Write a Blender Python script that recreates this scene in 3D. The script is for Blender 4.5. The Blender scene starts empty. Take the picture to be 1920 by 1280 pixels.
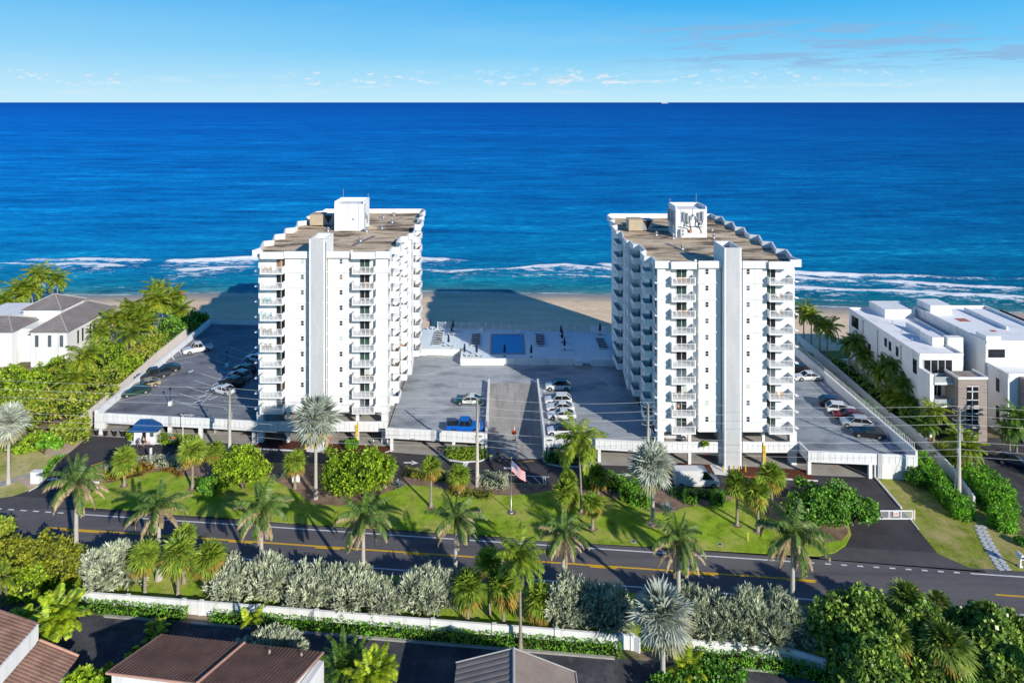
import bpy, math, random
from mathutils import Vector, Matrix, noise
R = random.Random(7)
SC = bpy.context.scene
COL = SC.collection
# ------------------------------------------------------------------ survey of the place
# Metres. The drone hovers at (0, 0, 60) and looks along +Y, out to sea.
F, CX, HY, HC = 1240.0, 944.0, 192.0, 60.0
def G(px, py, z=0.0):
    Y = F * (HC - z) / (py - HY)
    return Vector(((px - CX) / F * Y, Y, z))
def GX(px, X):
    return X * F / (px - CX)
def ZY(py, Y):
    return HC - (py - HY) * Y / F
def rl(c, X):                       # lines running with the coast road: Y = c - X/10
    return c - 0.1 * X

# ------------------------------------------------------------------ mesh builder
class MB:
    def __init__(s):
        s.v = []; s.f = []; s.m = []
    def add(s, vs, fs, m=0):
        b = len(s.v); s.v += [tuple(p) for p in vs]
        for f in fs:
            s.f.append(tuple(i + b for i in f)); s.m.append(m)
    def quad(s, a, b, c, d, m=0):
        s.add((a, b, c, d), ((0, 1, 2, 3),), m)
    def box(s, x0, x1, y0, y1, z0, z1, m=0):
        s.prism([(x0, y0), (x1, y0), (x1, y1), (x0, y1)], z0, z1, m)
    def prism(s, poly, z0, z1, m=0, cap=True, zt=None):
        n = len(poly)
        ar = sum(poly[i][0] * poly[(i + 1) % n][1] - poly[(i + 1) % n][0] * poly[i][1] for i in range(n))
        if ar < 0: poly = poly[::-1]; zt = zt[::-1] if zt else None
        vs = [(p[0], p[1], z0) for p in poly] + [(p[0], p[1], (zt[i] if zt else z1)) for i, p in enumerate(poly)]
        fs = [(i, (i + 1) % n, n + (i + 1) % n, n + i) for i in range(n)]
        if cap: fs += [tuple(range(n - 1, -1, -1)), tuple(range(n, 2 * n))]
        s.add(vs, fs, m)
    def wall(s, a, b, t, z0, z1, m=0):      # straight wall piece from a to b, thickness t
        d = Vector((b[0] - a[0], b[1] - a[1])); L = d.length
        if L < 1e-6: return
        d /= L; n = Vector((-d.y, d.x)) * t / 2
        s.prism([(a[0] - n.x, a[1] - n.y), (b[0] - n.x, b[1] - n.y), (b[0] + n.x, b[1] + n.y), (a[0] + n.x, a[1] + n.y)], z0, z1, m)
    def poly(s, pts, z, m=0):
        n = len(pts)
        ar = sum(pts[i][0] * pts[(i + 1) % n][1] - pts[(i + 1) % n][0] * pts[i][1] for i in range(n))
        if ar < 0: pts = pts[::-1]
        s.add([(p[0], p[1], z) for p in pts], [tuple(range(n))], m)
    def strip(s, pts, w, z, m=0):           # flat painted line along pts
        for a, b in zip(pts[:-1], pts[1:]):
            d = Vector((b[0] - a[0], b[1] - a[1])).normalized(); n = Vector((-d.y, d.x)) * w / 2
            s.add([(a[0] - n.x, a[1] - n.y, z), (b[0] - n.x, b[1] - n.y, z), (b[0] + n.x, b[1] + n.y, z), (a[0] + n.x, a[1] + n.y, z)], [(0, 1, 2, 3)], m)
    def tube(s, pts, rs, n=6, m=0, cap=True):
        pts = [Vector(p) for p in pts]
        if not hasattr(rs, '__len__'): rs = [rs] * len(pts)
        b = len(s.v); k = len(pts)
        for i, p in enumerate(pts):
            t = (pts[min(i + 1, k - 1)] - pts[max(i - 1, 0)]).normalized()
            a = Vector((0, 0, 1)) if abs(t.z) < .9 else Vector((1, 0, 0))
            u = t.cross(a).normalized(); w = t.cross(u)
            for j in range(n):
                q = 2 * math.pi * j / n
                s.v.append(tuple(p + (u * math.cos(q) + w * math.sin(q)) * rs[i]))
        for i in range(k - 1):
            for j in range(n):
                s.f.append((b + i * n + j, b + i * n + (j + 1) % n, b + (i + 1) * n + (j + 1) % n, b + (i + 1) * n + j)); s.m.append(m)
        if cap:
            s.f.append(tuple(b + j for j in range(n))); s.m.append(m)
            s.f.append(tuple(b + (k - 1) * n + n - 1 - j for j in range(n))); s.m.append(m)
    def cyl(s, x, y, z0, z1, r0, r1=None, n=12, m=0):
        s.tube([(x, y, z0), (x, y, z1)], [r0, r0 if r1 is None else r1], n, m)
    def blob(s, c, r, nu=10, nv=7, m=0, amp=.12, seed=0):
        b = len(s.v); c = Vector(c)
        for i in range(nv + 1):
            th = math.pi * i / nv
            for j in range(nu):
                ph = 2 * math.pi * j / nu
                d = Vector((math.sin(th) * math.cos(ph), math.sin(th) * math.sin(ph), math.cos(th)))
                k = 1 + amp * noise.noise(d * 2.2 + Vector((seed, seed * .7, 0)))
                s.v.append((c.x + d.x * r[0] * k, c.y + d.y * r[1] * k, c.z + d.z * r[2] * k))
        for i in range(nv):
            for j in range(nu):
                s.f.append((b + i * nu + j, b + (i + 1) * nu + j, b + (i + 1) * nu + (j + 1) % nu, b + i * nu + (j + 1) % nu)); s.m.append(m)
    def leaf(s, p, d, n, L, w, m=0):        # a pointed leaf
        d = d.normalized(); q = d.cross(n)
        if q.length < 1e-4: q = Vector((1, 0, 0))
        q = q.normalized() * w / 2
        b = p + d * L * .5
        s.add((p, b + q, p + d * L, b - q), ((0, 1, 2, 3),), m)
    def mesh(s, name, mats, smooth=False):
        me = bpy.data.meshes.new(name); me.from_pydata(s.v, [], s.f)
        if not isinstance(mats, (list, tuple)): mats = [mats]
        for m in mats: me.materials.append(m)
        if len(mats) > 1: me.polygons.foreach_set('material_index', s.m)
        if smooth: me.polygons.foreach_set('use_smooth', [True] * len(me.polygons))
        me.update(); return me
    def build(s, name, mats, parent=None, smooth=False):
        return put(name, s.mesh(name, mats, smooth), parent)

def put(name, data, parent=None, loc=None, rz=0):
    o = bpy.data.objects.new(name, data); COL.objects.link(o)
    if parent is not None: o.parent = parent
    if loc is not None: o.location = loc
    if rz: o.rotation_euler = (0, 0, rz)
    return o
def tag(o, label, cat, group=None, kind=None):
    if label: o['label'] = label
    if cat: o['category'] = cat
    if group: o['group'] = group
    if kind: o['kind'] = kind
    return o
def thing(name, label, cat, loc=(0, 0, 0), rz=0, group=None):
    o = put(name, None, None, loc, rz); o.empty_display_size = .3
    return tag(o, label, cat, group)
def struct(name, mb, m, smooth=False):
    o = mb.build(name, m, None, smooth); o['kind'] = 'structure'; return o
KIDS = {}
def copy_tree(o, parent=None):
    c = o.copy(); COL.objects.link(c)
    if parent is not None: c.parent = parent
    for ch in list(o.children): copy_tree(ch, c)
    return c

# ------------------------------------------------------------------ materials
MATS = {}
def nodes(name):
    m = bpy.data.materials.new(name); m.use_nodes = True
    nt = m.node_tree; nt.nodes.clear()
    out = nt.nodes.new('ShaderNodeOutputMaterial'); bs = nt.nodes.new('ShaderNodeBsdfPrincipled')
    nt.links.new(bs.outputs[0], out.inputs[0])
    return m, nt, bs, out
def N(nt, t, **k):
    n = nt.nodes.new('ShaderNode' + t)
    for a, b in k.items(): setattr(n, a, b)
    return n
def mathn(nt, op, a, b=None, c=None, clamp=False):
    n = N(nt, 'Math', operation=op, use_clamp=clamp)
    for i, x in enumerate((a, b, c)):
        if x is None: continue
        if isinstance(x, (int, float)): n.inputs[i].default_value = x
        else: nt.links.new(x, n.inputs[i])
    return n.outputs[0]
def c4(c): return (c[0], c[1], c[2], 1)
def ramp(nt, fac, stops):
    r = N(nt, 'ValToRGB'); e = r.color_ramp.elements
    while len(e) < len(stops): e.new(.5)
    for i, (p, c) in enumerate(stops): e[i].position = p; e[i].color = c4(c)
    nt.links.new(fac, r.inputs[0]); return r.outputs[0]
def coords(nt, scale=(1, 1, 1), rot=0, which='Object'):
    tc = N(nt, 'TexCoord'); mp = N(nt, 'Mapping'); mp.inputs['Scale'].default_value = scale
    mp.inputs['Rotation'].default_value = (0, 0, rot)
    nt.links.new(tc.outputs[which], mp.inputs[0]); return mp.outputs[0]
def noisen(nt, vec, scale, detail=4, rough=.55, dist=0):
    n = N(nt, 'TexNoise'); n.inputs['Scale'].default_value = scale; n.inputs['Detail'].default_value = detail
    n.inputs['Roughness'].default_value = rough; n.inputs['Distortion'].default_value = dist
    nt.links.new(vec, n.inputs['Vector']); return n.outputs['Fac']
def mixc(nt, fac, a, b, mode='MIX'):
    n = N(nt, 'Mix', data_type='RGBA', blend_type=mode)
    for sock, x in ((n.inputs['Factor'], fac), (n.inputs[6], a), (n.inputs[7], b)):
        if isinstance(x, (int, float)): sock.default_value = x
        elif isinstance(x, tuple): sock.default_value = c4(x)
        else: nt.links.new(x, sock)
    return n.outputs[2]
def bumpn(nt, h, bs, strength=.3, dist=.05):
    b = N(nt, 'Bump'); b.inputs['Strength'].default_value = strength; b.inputs['Distance'].default_value = dist
    nt.links.new(h, b.inputs['Height']); nt.links.new(b.outputs[0], bs.inputs['Normal'])
def spec(bs, v): bs.inputs['Specular IOR Level'].default_value = v
def surf(name, c1, c2=None, scale=1.0, rough=.8, stretch=(1, 1, 1), detail=5, lo=.3, hi=.7, fine=0, bump=0, sp=.2, metal=0, stain=None):
    if name in MATS: return MATS[name]
    m, nt, bs, out = nodes(name)
    bs.inputs['Roughness'].default_value = rough; bs.inputs['Metallic'].default_value = metal; spec(bs, sp)
    v = coords(nt, stretch)
    f = noisen(nt, v, scale, detail, .6)
    col = ramp(nt, f, [(lo, c1), (hi, c2 or tuple(x * .9 for x in c1))])
    if fine:
        g = noisen(nt, v, scale * 14, 3, .7)
        col = mixc(nt, fine, col, ramp(nt, g, [(.3, (.25, .25, .25)), (.7, (1.7, 1.7, 1.7))]), 'MULTIPLY')
    if stain:
        g = noisen(nt, coords(nt, stain[2]), stain[1], 6, .65)
        col = mixc(nt, ramp(nt, g, [(stain[3], (0, 0, 0)), (stain[4], (1, 1, 1))]), col, stain[0])
    nt.links.new(col, bs.inputs['Base Color'])
    if bump: bumpn(nt, noisen(nt, v, scale * 6, 4), bs, bump, .1)
    MATS[name] = m; return m
def leafmat(name, cols, trans=.3, rough=.45, sp=.35, clump=.8):
    if name in MATS: return MATS[name]
    m, nt, bs, out = nodes(name)
    geo = N(nt, 'NewGeometry'); oi = N(nt, 'ObjectInfo')
    n = len(cols)
    f = mathn(nt, 'ADD', mathn(nt, 'MULTIPLY', geo.outputs['Random Per Island'], .82), mathn(nt, 'MULTIPLY', oi.outputs['Random'], .18))
    col = ramp(nt, f, [(i / (n - 1), c) for i, c in enumerate(cols)])
    cl = ramp(nt, noisen(nt, coords(nt), 1.1, 5, .7), [(.38, (.22, .26, .30)), (.49, (.90, .90, .90)), (.60, (1.55, 1.5, 1.4))])  # noise paints shaded gaps and brighter clumps into the leaf colour
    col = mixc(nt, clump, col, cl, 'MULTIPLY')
    nt.links.new(col, bs.inputs['Base Color']); bs.inputs['Roughness'].default_value = rough; spec(bs, sp)
    if trans:
        tr = N(nt, 'BsdfTranslucent'); nt.links.new(mixc(nt, .5, col, (1.0, .9, .25), 'MULTIPLY'), tr.inputs[0])
        mx = N(nt, 'MixShader'); mx.inputs[0].default_value = trans
        nt.links.new(bs.outputs[0], mx.inputs[1]); nt.links.new(tr.outputs[0], mx.inputs[2]); nt.links.new(mx.outputs[0], out.inputs[0])
    MATS[name] = m; return m
def paint(name, c, rough=.25, sp=.5, coat=.6):
    if name in MATS: return MATS[name]
    m, nt, bs, out = nodes(name)
    f = noisen(nt, coords(nt), 1.5, 4)
    nt.links.new(ramp(nt, f, [(.3, tuple(x * .9 for x in c)), (.7, c)]), bs.inputs['Base Color'])
    bs.inputs['Roughness'].default_value = rough; spec(bs, sp); bs.inputs['Coat Weight'].default_value = coat
    bs.inputs['Coat Roughness'].default_value = .08
    MATS[name] = m; return m
def glassmat(name, c, rough=.08, sp=.6):
    if name in MATS: return MATS[name]
    m, nt, bs, out = nodes(name)
    f = noisen(nt, coords(nt), .9, 3)
    nt.links.new(ramp(nt, f, [(.35, tuple(x * .6 for x in c)), (.65, c)]), bs.inputs['Base Color'])
    bs.inputs['Roughness'].default_value = rough; spec(bs, sp)
    MATS[name] = m; return m

STUCCO = surf('white_stucco', (.77, .77, .76), (.87, .87, .86), .35, .85, (1, 1, .35), 5, fine=.06, bump=.05, stain=((.58, .55, .50), .8, (1, 1, .07), .54, .84))
WHITE = surf('white_paint', (.80, .80, .79), (.86, .86, .86), 1.2, .6)
SHAFTG = surf('grey_stucco', (.50, .505, .52), (.58, .585, .595), .6, .9, (1, 1, .3), 5, fine=.08)
SILLG = surf('soffit_grey', (.42, .43, .45), (.5, .51, .52), .8, .9)
ROOFT = surf('tan_gravel_roof', (.58, .43, .27), (.78, .62, .43), .30, .95, (1, 1, 1), 8, fine=.40, bump=.3, stain=((.11, .085, .06), .16, (.7, 2.2, 1), .46, .61))
CONC = surf('concrete', (.34, .32, .29), (.46, .44, .40), .4, .9, fine=.15, stain=((.2, .19, .18), .3, (1, 1, 1), .55, .8))
KERB = surf('kerb_paint', (.72, .71, .69), (.8, .8, .78), 1, .8, stain=((.4, .38, .35), .9, (1, 1, 1), .55, .75))
REDK = surf('red_kerb', (.55, .09, .06), (.62, .16, .11), 1.5, .8)
def deckmat(name, a, b):
    m = surf(name, a, b, .13, .75, (1, 2.2, 1), 7, fine=.10, sp=.25, stain=((a[0] * .52, a[1] * .52, a[2] * .55), .11, (1, 2.6, 1), .48, .68))
    return m
DECKC = deckmat('grey_deck_coating', (.355, .38, .395), (.475, .50, .51))
DECKL = deckmat('dark_deck_coating', (.20, .21, .23), (.27, .28, .30))
DECKR = deckmat('blue_grey_deck_coating', (.27, .30, .325), (.36, .39, .41))
ASPH = surf('asphalt', (.050, .047, .050), (.080, .075, .079), .22, .85, (1, 1, 1), 8, fine=.3, bump=.1, stain=((.075, .072, .072), .12, (1, 3, 1), .5, .75))
ROADA = surf('road_asphalt', (.10, .094, .098), (.15, .141, .145), .25, .85, (.25, 2.2, 1), 8, fine=.28, bump=.1, stain=((.16, .15, .15), .1, (.12, 2.5, 1), .48, .66))
OLDA = surf('old_asphalt', (.045, .045, .05), (.105, .10, .10), .3, .9, fine=.3, stain=((.16, .15, .14), .5, (1, 1, 1), .55, .72))
LINEW = surf('line_white', (.68, .68, .67), (.8, .8, .8), 2.5, .7, stain=((.3, .3, .3), 3, (1, 1, 1), .6, .75))
LINEY = surf('line_yellow', (.72, .40, .02), (.82, .5, .04), 2.5, .7)
def grassmat(name, c, dry, thr=(.45, .66)):
    m, nt, bs, out = nodes(name); spec(bs, .1); bs.inputs['Roughness'].default_value = .95
    v = coords(nt)
    a = ramp(nt, noisen(nt, v, .55, 8, .75), [(.32, tuple(x * .45 for x in c)), (.5, tuple(x * .95 for x in c)), (.68, tuple(x * 1.3 for x in c))])
    f = ramp(nt, noisen(nt, v, .21, 7, .7), [(thr[0], (0, 0, 0)), (thr[1], (1, 1, 1))])
    a = mixc(nt, f, a, dry)
    g = ramp(nt, noisen(nt, v, 9, 3, .8), [(.3, (.45, .45, .45)), (.7, (1.5, 1.5, 1.5))])
    nt.links.new(mixc(nt, .8, a, g, 'MULTIPLY'), bs.inputs['Base Color'])
    bumpn(nt, noisen(nt, v, 7, 4, .8), bs, .9, .25); MATS[name] = m; return m
GRASS = grassmat('lawn_grass', (.33, .51, .034), (.66, .60, .17), (.45, .72))
GRASSD = grassmat('dry_grass', (.42, .46, .08), (.76, .63, .32), (.36, .62))
SOIL = surf('sandy_soil', (.20, .15, .10), (.34, .26, .18), .5, .95, fine=.3, stain=((.09, .11, .03), .2, (1, 1, 1), .42, .62))
MULCH = surf('bark_mulch', (.085, .030, .018), (.15, .055, .032), 3, .95, fine=.4, bump=.4)
PAVER = surf('pink_paver', (.50, .36, .28), (.60, .46, .37), .9, .9, fine=.1)
SAND = surf('beach_sand', (.52, .42, .30), (.62, .51, .38), .12, .95, (.5, 2, 1), 8, fine=.12, bump=.35, stain=((.40, .31, .22), .1, (.3, 2, 1), .52, .75))
GL_D = glassmat('dark_glass', (.022, .026, .032))
GL_G = glassmat('green_glass', (.05, .10, .085))
GL_B = glassmat('blue_grey_glass', (.13, .17, .20))
CURT = surf('pale_curtain', (.45, .52, .46), (.60, .66, .60), 6, .8, (6, 1, .4))
CURTB = surf('brown_blind', (.25, .14, .09), (.36, .22, .15), 3, .8, (1, 1, 8))
DARKI = surf('dark_interior', (.035, .037, .042), (.055, .057, .062), .5, .9)
RUBBER = surf('rubber', (.018, .018, .019), (.03, .03, .03), 4, .8)
ALU = surf('brushed_metal', (.50, .51, .53), (.62, .63, .65), 4, .35, metal=.8)
GREYM = surf('grey_metal', (.27, .28, .30), (.35, .36, .38), 2, .5)
NAVY = surf('navy_canvas', (.012, .017, .04), (.022, .03, .065), 3, .8)
BLUEC = surf('blue_canvas', (.008, .055, .18), (.012, .08, .25), 1.2, .75)
YEL = surf('yellow_paint', (.75, .48, .02), (.82, .58, .05), 2, .6)
REDP = surf('red_paint', (.6, .05, .03), (.7, .09, .06), 2, .6)
BLACKP = surf('black_plastic', (.015, .015, .017), (.03, .03, .033), 2, .5)
POLEC = surf('pole_concrete', (.52, .47, .41), (.64, .59, .52), 1.2, .85, (1, 1, .2))
WOODB = surf('grey_wood_cladding', (.25, .20, .175), (.44, .37, .33), 1.1, .8, (.35, .35, 6), 4)
# ------------------------------------------------------------------ camera, sun, sky
cam = bpy.data.cameras.new('camera'); co = bpy.data.objects.new('camera', cam); COL.objects.link(co)
co.location = (0, 0, HC); co.rotation_euler = (math.radians(90), 0, 0)
cam.sensor_width = 36; cam.lens = F / 1920 * 36
cam.shift_x = (960 - CX) / 1920; cam.shift_y = -(640 - HY) / 1920
cam.clip_start = .5; cam.clip_end = 400000
SC.camera = co
SUN_AZ, SUN_EL = 36.3, 24.3          # shadows run about 36 degrees left of straight ahead
az = math.radians(SUN_AZ); el = math.radians(SUN_EL)
sdir = Vector((math.sin(az) * math.cos(el), -math.cos(az) * math.cos(el), math.sin(el)))   # towards the sun
sl = bpy.data.lights.new('sun', 'SUN'); sl.energy = SUN_E = 5.0; sl.angle = math.radians(.53); sl.color = (1.0, .945, .85)
so = bpy.data.objects.new('sun', sl); COL.objects.link(so); so.location = (80, -80, 150)
so.rotation_euler = sdir.to_track_quat('Z', 'Y').to_euler()
w = bpy.data.worlds.new('World'); SC.world = w; w.use_nodes = True
nt = w.node_tree; nt.nodes.clear()
wo = N(nt, 'OutputWorld'); bg = N(nt, 'Background'); bg.inputs[1].default_value = .095
nt.links.new(bg.outputs[0], wo.inputs[0])
sky = N(nt, 'TexSky'); sky.sky_type = 'NISHITA'; sky.sun_disc = False
sky.sun_elevation = el; sky.sun_rotation = math.atan2(sdir.x, sdir.y)
sky.altitude = 0; sky.air_density = 1.0; sky.dust_density = .35; sky.ozone_density = 4.0
tc = N(nt, 'TexCoord'); sx = N(nt, 'SeparateXYZ'); nt.links.new(tc.outputs['Generated'], sx.inputs[0])
yy = mathn(nt, 'MAXIMUM', sx.outputs[1], .05)
U = mathn(nt, 'DIVIDE', sx.outputs[0], yy); V = mathn(nt, 'DIVIDE', sx.outputs[2], yy)
hs = N(nt, 'HueSaturation'); hs.inputs['Saturation'].default_value = 1.15
nt.links.new(sky.outputs[0], hs.inputs['Color'])
def comb(a, b, c=0.0):
    n = N(nt, 'CombineXYZ')
    for i, x in enumerate((a, b, c)):
        if isinstance(x, (int, float)): n.inputs[i].default_value = x
        else: nt.links.new(x, n.inputs[i])
    return n.outputs[0]
def smooth(x, a, b):
    n = N(nt, 'MapRange', interpolation_type='SMOOTHSTEP'); n.inputs[1].default_value = a; n.inputs[2].default_value = b
    nt.links.new(x, n.inputs[0]); return n.outputs[0]
def mul(*a):
    r = a[0]
    for b in a[1:]: r = mathn(nt, 'MULTIPLY', r, b)
    return r
# grey-blue streak clouds to the right
n1 = noisen(nt, comb(mathn(nt, 'MULTIPLY', U, 5.5), mathn(nt, 'ADD', mathn(nt, 'MULTIPLY', V, 60), mathn(nt, 'MULTIPLY', U, -3.4)), 3.1), 1.3, 9, .66)
m1 = mul(smooth(n1, .46, .58), smooth(U, .10, .34), smooth(V, .045, .062), mathn(nt, 'SUBTRACT', 1, smooth(V, .105, .135)))
# thin white veil
n0 = noisen(nt, comb(mathn(nt, 'MULTIPLY', U, 1.4), mathn(nt, 'MULTIPLY', V, 9), 9.0), 1.4, 6, .6)
veil = mul(smooth(n0, .42, .8), .12)
# small cumulus just over the horizon
n2 = noisen(nt, comb(mathn(nt, 'MULTIPLY', U, 44), mathn(nt, 'MULTIPLY', V, 115), 1.7), 1.0, 7, .66)
big = noisen(nt, comb(mathn(nt, 'MULTIPLY', U, 4.3), 5.3, 0.0), 1.0, 2, .5)
m2 = mul(smooth(mathn(nt, 'ADD', n2, mul(smooth(U, -.07, -.02), mathn(nt, 'SUBTRACT', 1, smooth(U, .15, .20)), .05)), .55, .66), smooth(V, .022, .028), mathn(nt, 'SUBTRACT', 1, smooth(V, .042, .056)), mathn(nt, 'MAXIMUM', smooth(big, .38, .52), mul(smooth(U, -.07, -.02), mathn(nt, 'SUBTRACT', 1, smooth(U, .15, .20)))))
n3 = noisen(nt, comb(mathn(nt, 'MULTIPLY', U, 9), mathn(nt, 'MULTIPLY', V, 90), 7.7), 1.0, 6, .6)
m3 = mul(smooth(n3, .5, .7), smooth(V, .006, .016), mathn(nt, 'SUBTRACT', 1, smooth(V, .03, .05)), .35)
shade = smooth(noisen(nt, comb(mathn(nt, 'MULTIPLY', U, 44), mathn(nt, 'MULTIPLY', mathn(nt, 'ADD', V, -.004), 115), 1.7), 1.0, 7, .66), .50, .66)
kk = 1 / .095
def kc(r, g, b): return (r * kk, g * kk, b * kk)
elv = mathn(nt, 'ARCSINE', mathn(nt, 'MINIMUM', mathn(nt, 'MAXIMUM', sx.outputs[2], 0.0), 1.0))
GRAD = ramp(nt, mathn(nt, 'DIVIDE', elv, 1.5708), [(0, (.56, .85, .98)), (.020, (.38, .74, .97)), (.05, (.17, .59, .95)), (.098, (.040, .43, .90)), (.13, (.045, .36, .82)), (.24, (.022, .28, .62)), (.42, (.001, .076, .33)), (1, (.0008, .046, .25))])
GK = N(nt, 'VectorMath', operation='SCALE'); nt.links.new(GRAD, GK.inputs[0]); GK.inputs['Scale'].default_value = 1 / .095
# the sky is paler toward the left of the view
lrn = N(nt, 'MapRange', interpolation_type='SMOOTHSTEP'); lrn.inputs[1].default_value = .55; lrn.inputs[2].default_value = -.9; lrn.inputs[3].default_value = 0; lrn.inputs[4].default_value = .20
nt.links.new(U, lrn.inputs[0])
SKYTINT = mixc(nt, .99, hs.outputs[0], GK.outputs[0])
c = mixc(nt, mul(lrn.outputs[0], mathn(nt, 'SUBTRACT', 1, smooth(V, .10, .25))), SKYTINT, kc(.66, .88, .98))
c = mixc(nt, veil, c, kc(.72, .88, .98))
c = mixc(nt, mul(m1, .75), c, kc(.27, .47, .74))
c = mixc(nt, m3, c, kc(.80, .86, .93))
c = mixc(nt, mul(m2, .62), c, mixc(nt, shade, kc(.90, .91, .95), kc(.56, .67, .82)))
nt.links.new(c, bg.inputs[0])
SC.view_settings.view_transform = 'Standard'; SC.view_settings.look = 'None'
SC.view_settings.exposure = 0; SC.view_settings.gamma = 1
SC.render.engine = 'CYCLES'
SC.cycles.max_bounces = 5; SC.cycles.diffuse_bounces = 2; SC.cycles.glossy_bounces = 2; SC.cycles.transparent_max_bounces = 6
SC.cycles.use_denoising = True
# ------------------------------------------------------------------ ground, roads, beach, sea
def lerp_tab(tab, x):
    if x <= tab[0][0]: return tab[0][1]
    for (a, b), (c, d) in zip(tab[:-1], tab[1:]):
        if x <= c:
            t = (x - a) / (c - a); t = t * t * (3 - 2 * t); return b + (d - b) * t
    return tab[-1][1]
COAST = [(-900, 222), (-136, 213), (-25, 216.5), (34, 213), (97, 199.7), (150, 194.6), (900, 170)]
SEA = -2.0
def coast(X): return lerp_tab(COAST, X) + 1.6 * noise.noise(Vector((X * .035, 3.3, 0))) + .5 * noise.noise(Vector((X * .12, 8, 0)))

g = MB(); g.poly([(-900, -200), (900, -200), (900, 160), (-900, 160)], -.06)
struct('ground', g, SOIL)
# beach sheet, sloping under the water
g = MB(); xs = [-900, -600, -400] + [-300 + 6 * i for i in range(101)] + [400, 600, 900]
rows = [0, .15, .3, .45, .6, .7, .8, .87, .93, 1.0, 1.06, 1.15, 1.3, 1.6]
for X in xs:
    yc = coast(X)
    for t in rows:
        Y = 146 + (yc - 146) * t
        z = -.03 if t < .12 else (-.03 - 1.97 * ((t - .12) / .88) ** 1.6)
        z += .16 * noise.noise(Vector((X * .09, Y * .13, 0))) * min(1, t * 2) * (1 if t < .9 else .2)
        g.v.append((X, Y, z if t > .12 else -.09))
n = len(rows)
for i in range(len(xs) - 1):
    for j in range(n - 1):
        g.f.append((i * n + j, (i + 1) * n + j, (i + 1) * n + j + 1, i * n + j + 1)); g.m.append(0)
SANDW, snt, sbs, _ = nodes('shore_sand'); spec(sbs, .3)
v = coords(snt, (.5, 2, 1)); tcz = N(snt, 'SeparateXYZ'); tcc = N(snt, 'TexCoord'); snt.links.new(tcc.outputs['Object'], tcz.inputs[0])
mr = N(snt, 'MapRange', interpolation_type='SMOOTHSTEP'); mr.inputs[1].default_value = -1.15; mr.inputs[2].default_value = -1.85
snt.links.new(mathn(snt, 'ADD', tcz.outputs[2], mathn(snt, 'MULTIPLY', noisen(snt, v, .07, 4), .35)), mr.inputs[0])
dry = ramp(snt, noisen(snt, v, .12, 9, .65), [(.32, (.86, .61, .37)), (.68, (1.0, .78, .52))])
dry = mixc(snt, .8, dry, ramp(snt, noisen(snt, coords(snt, (.3, 1.3, 1)), 1.4, 5, .75), [(.3, (.72, .72, .72)), (.7, (1.2, 1.2, 1.2))]), 'MULTIPLY')
snt.links.new(mixc(snt, mr.outputs[0], dry, (.33, .29, .25)), sbs.inputs['Base Color'])
rr = N(snt, 'MapRange'); rr.inputs[3].default_value = .95; rr.inputs[4].default_value = .35
snt.links.new(mr.outputs[0], rr.inputs[0]); snt.links.new(rr.outputs[0], sbs.inputs['Roughness'])
bumpn(snt, noisen(snt, coords(snt, (.5, 1.6, 1)), .9, 6, .7), sbs, .5, .5)
struct('beach', g, SANDW, True)

# ---- the sea: one sheet, fine near the breakers, stretching to the horizon
def bellf(x, c, w): return math.exp(-((x - c) / w) ** 2)
def tabx(tab, x): return lerp_tab(tab, x)
# breaker rows: (distance off the waterline along the coast, width, strength along X, front foam)
ROWS = [
    ([(-200, 47), (-100, 47), (-30, 45), (20, 40), (90, 40), (140, 40), (210, 36)], 3.4,
     [(-200, .0), (-176, .55), (-140, .55), (-138, .1), (-134, .1), (-128, 1), (-98, 1), (-94, .3), (-91, .3), (-89, 1), (-60, .9), (-34, .75), (-24, .6), (-20, .3), (0, .1), (34, .1), (40, .75), (60, .9), (110, 1), (124, .95), (130, .5), (160, .3), (200, .2)]),
    ([(-200, 41), (-160, 40), (-120, 33), (-60, 34), (-20, 28), (20, 37), (60, 30), (110, 33), (200, 25)], 2.2,
     [(-200, .4), (-150, .7), (-140, .3), (-120, .9), (-98, .85), (-92, .4), (-85, .95), (-60, .8), (-34, .5), (-15, .55), (0, .3), (12, .8), (30, .8), (50, .6), (70, .9), (130, .95), (200, 1)]),
    ([(-200, 25), (-60, 21), (0, 23), (60, 21), (120, 20), (200, 14)], 1.8,
     [(-200, .0), (-110, .05), (-90, .35), (-70, .55), (-55, .5), (-40, .1), (-10, .15), (10, .3), (40, .35), (60, .6), (90, .85), (130, .95), (200, 1)]),
    ([(-200, 9), (200, 8)], .8, [(-200, .0), (-110, .25), (-60, .25), (0, .1), (60, .3), (200, .35)]),
    ([(-200, .6), (200, .6)], .55, [(-200, .55), (0, .6), (100, .75), (200, .9)]),
]
vd = []; d = -10.0
while d < 75: vd.append(d); d += .55
while d < 400: vd.append(d); d *= 1.035
while d < 260000: vd.append(d); d *= 1.28
us = [i / 520 * 2 - 1 for i in range(521)]
sea = MB(); foam = []; off = []
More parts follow.
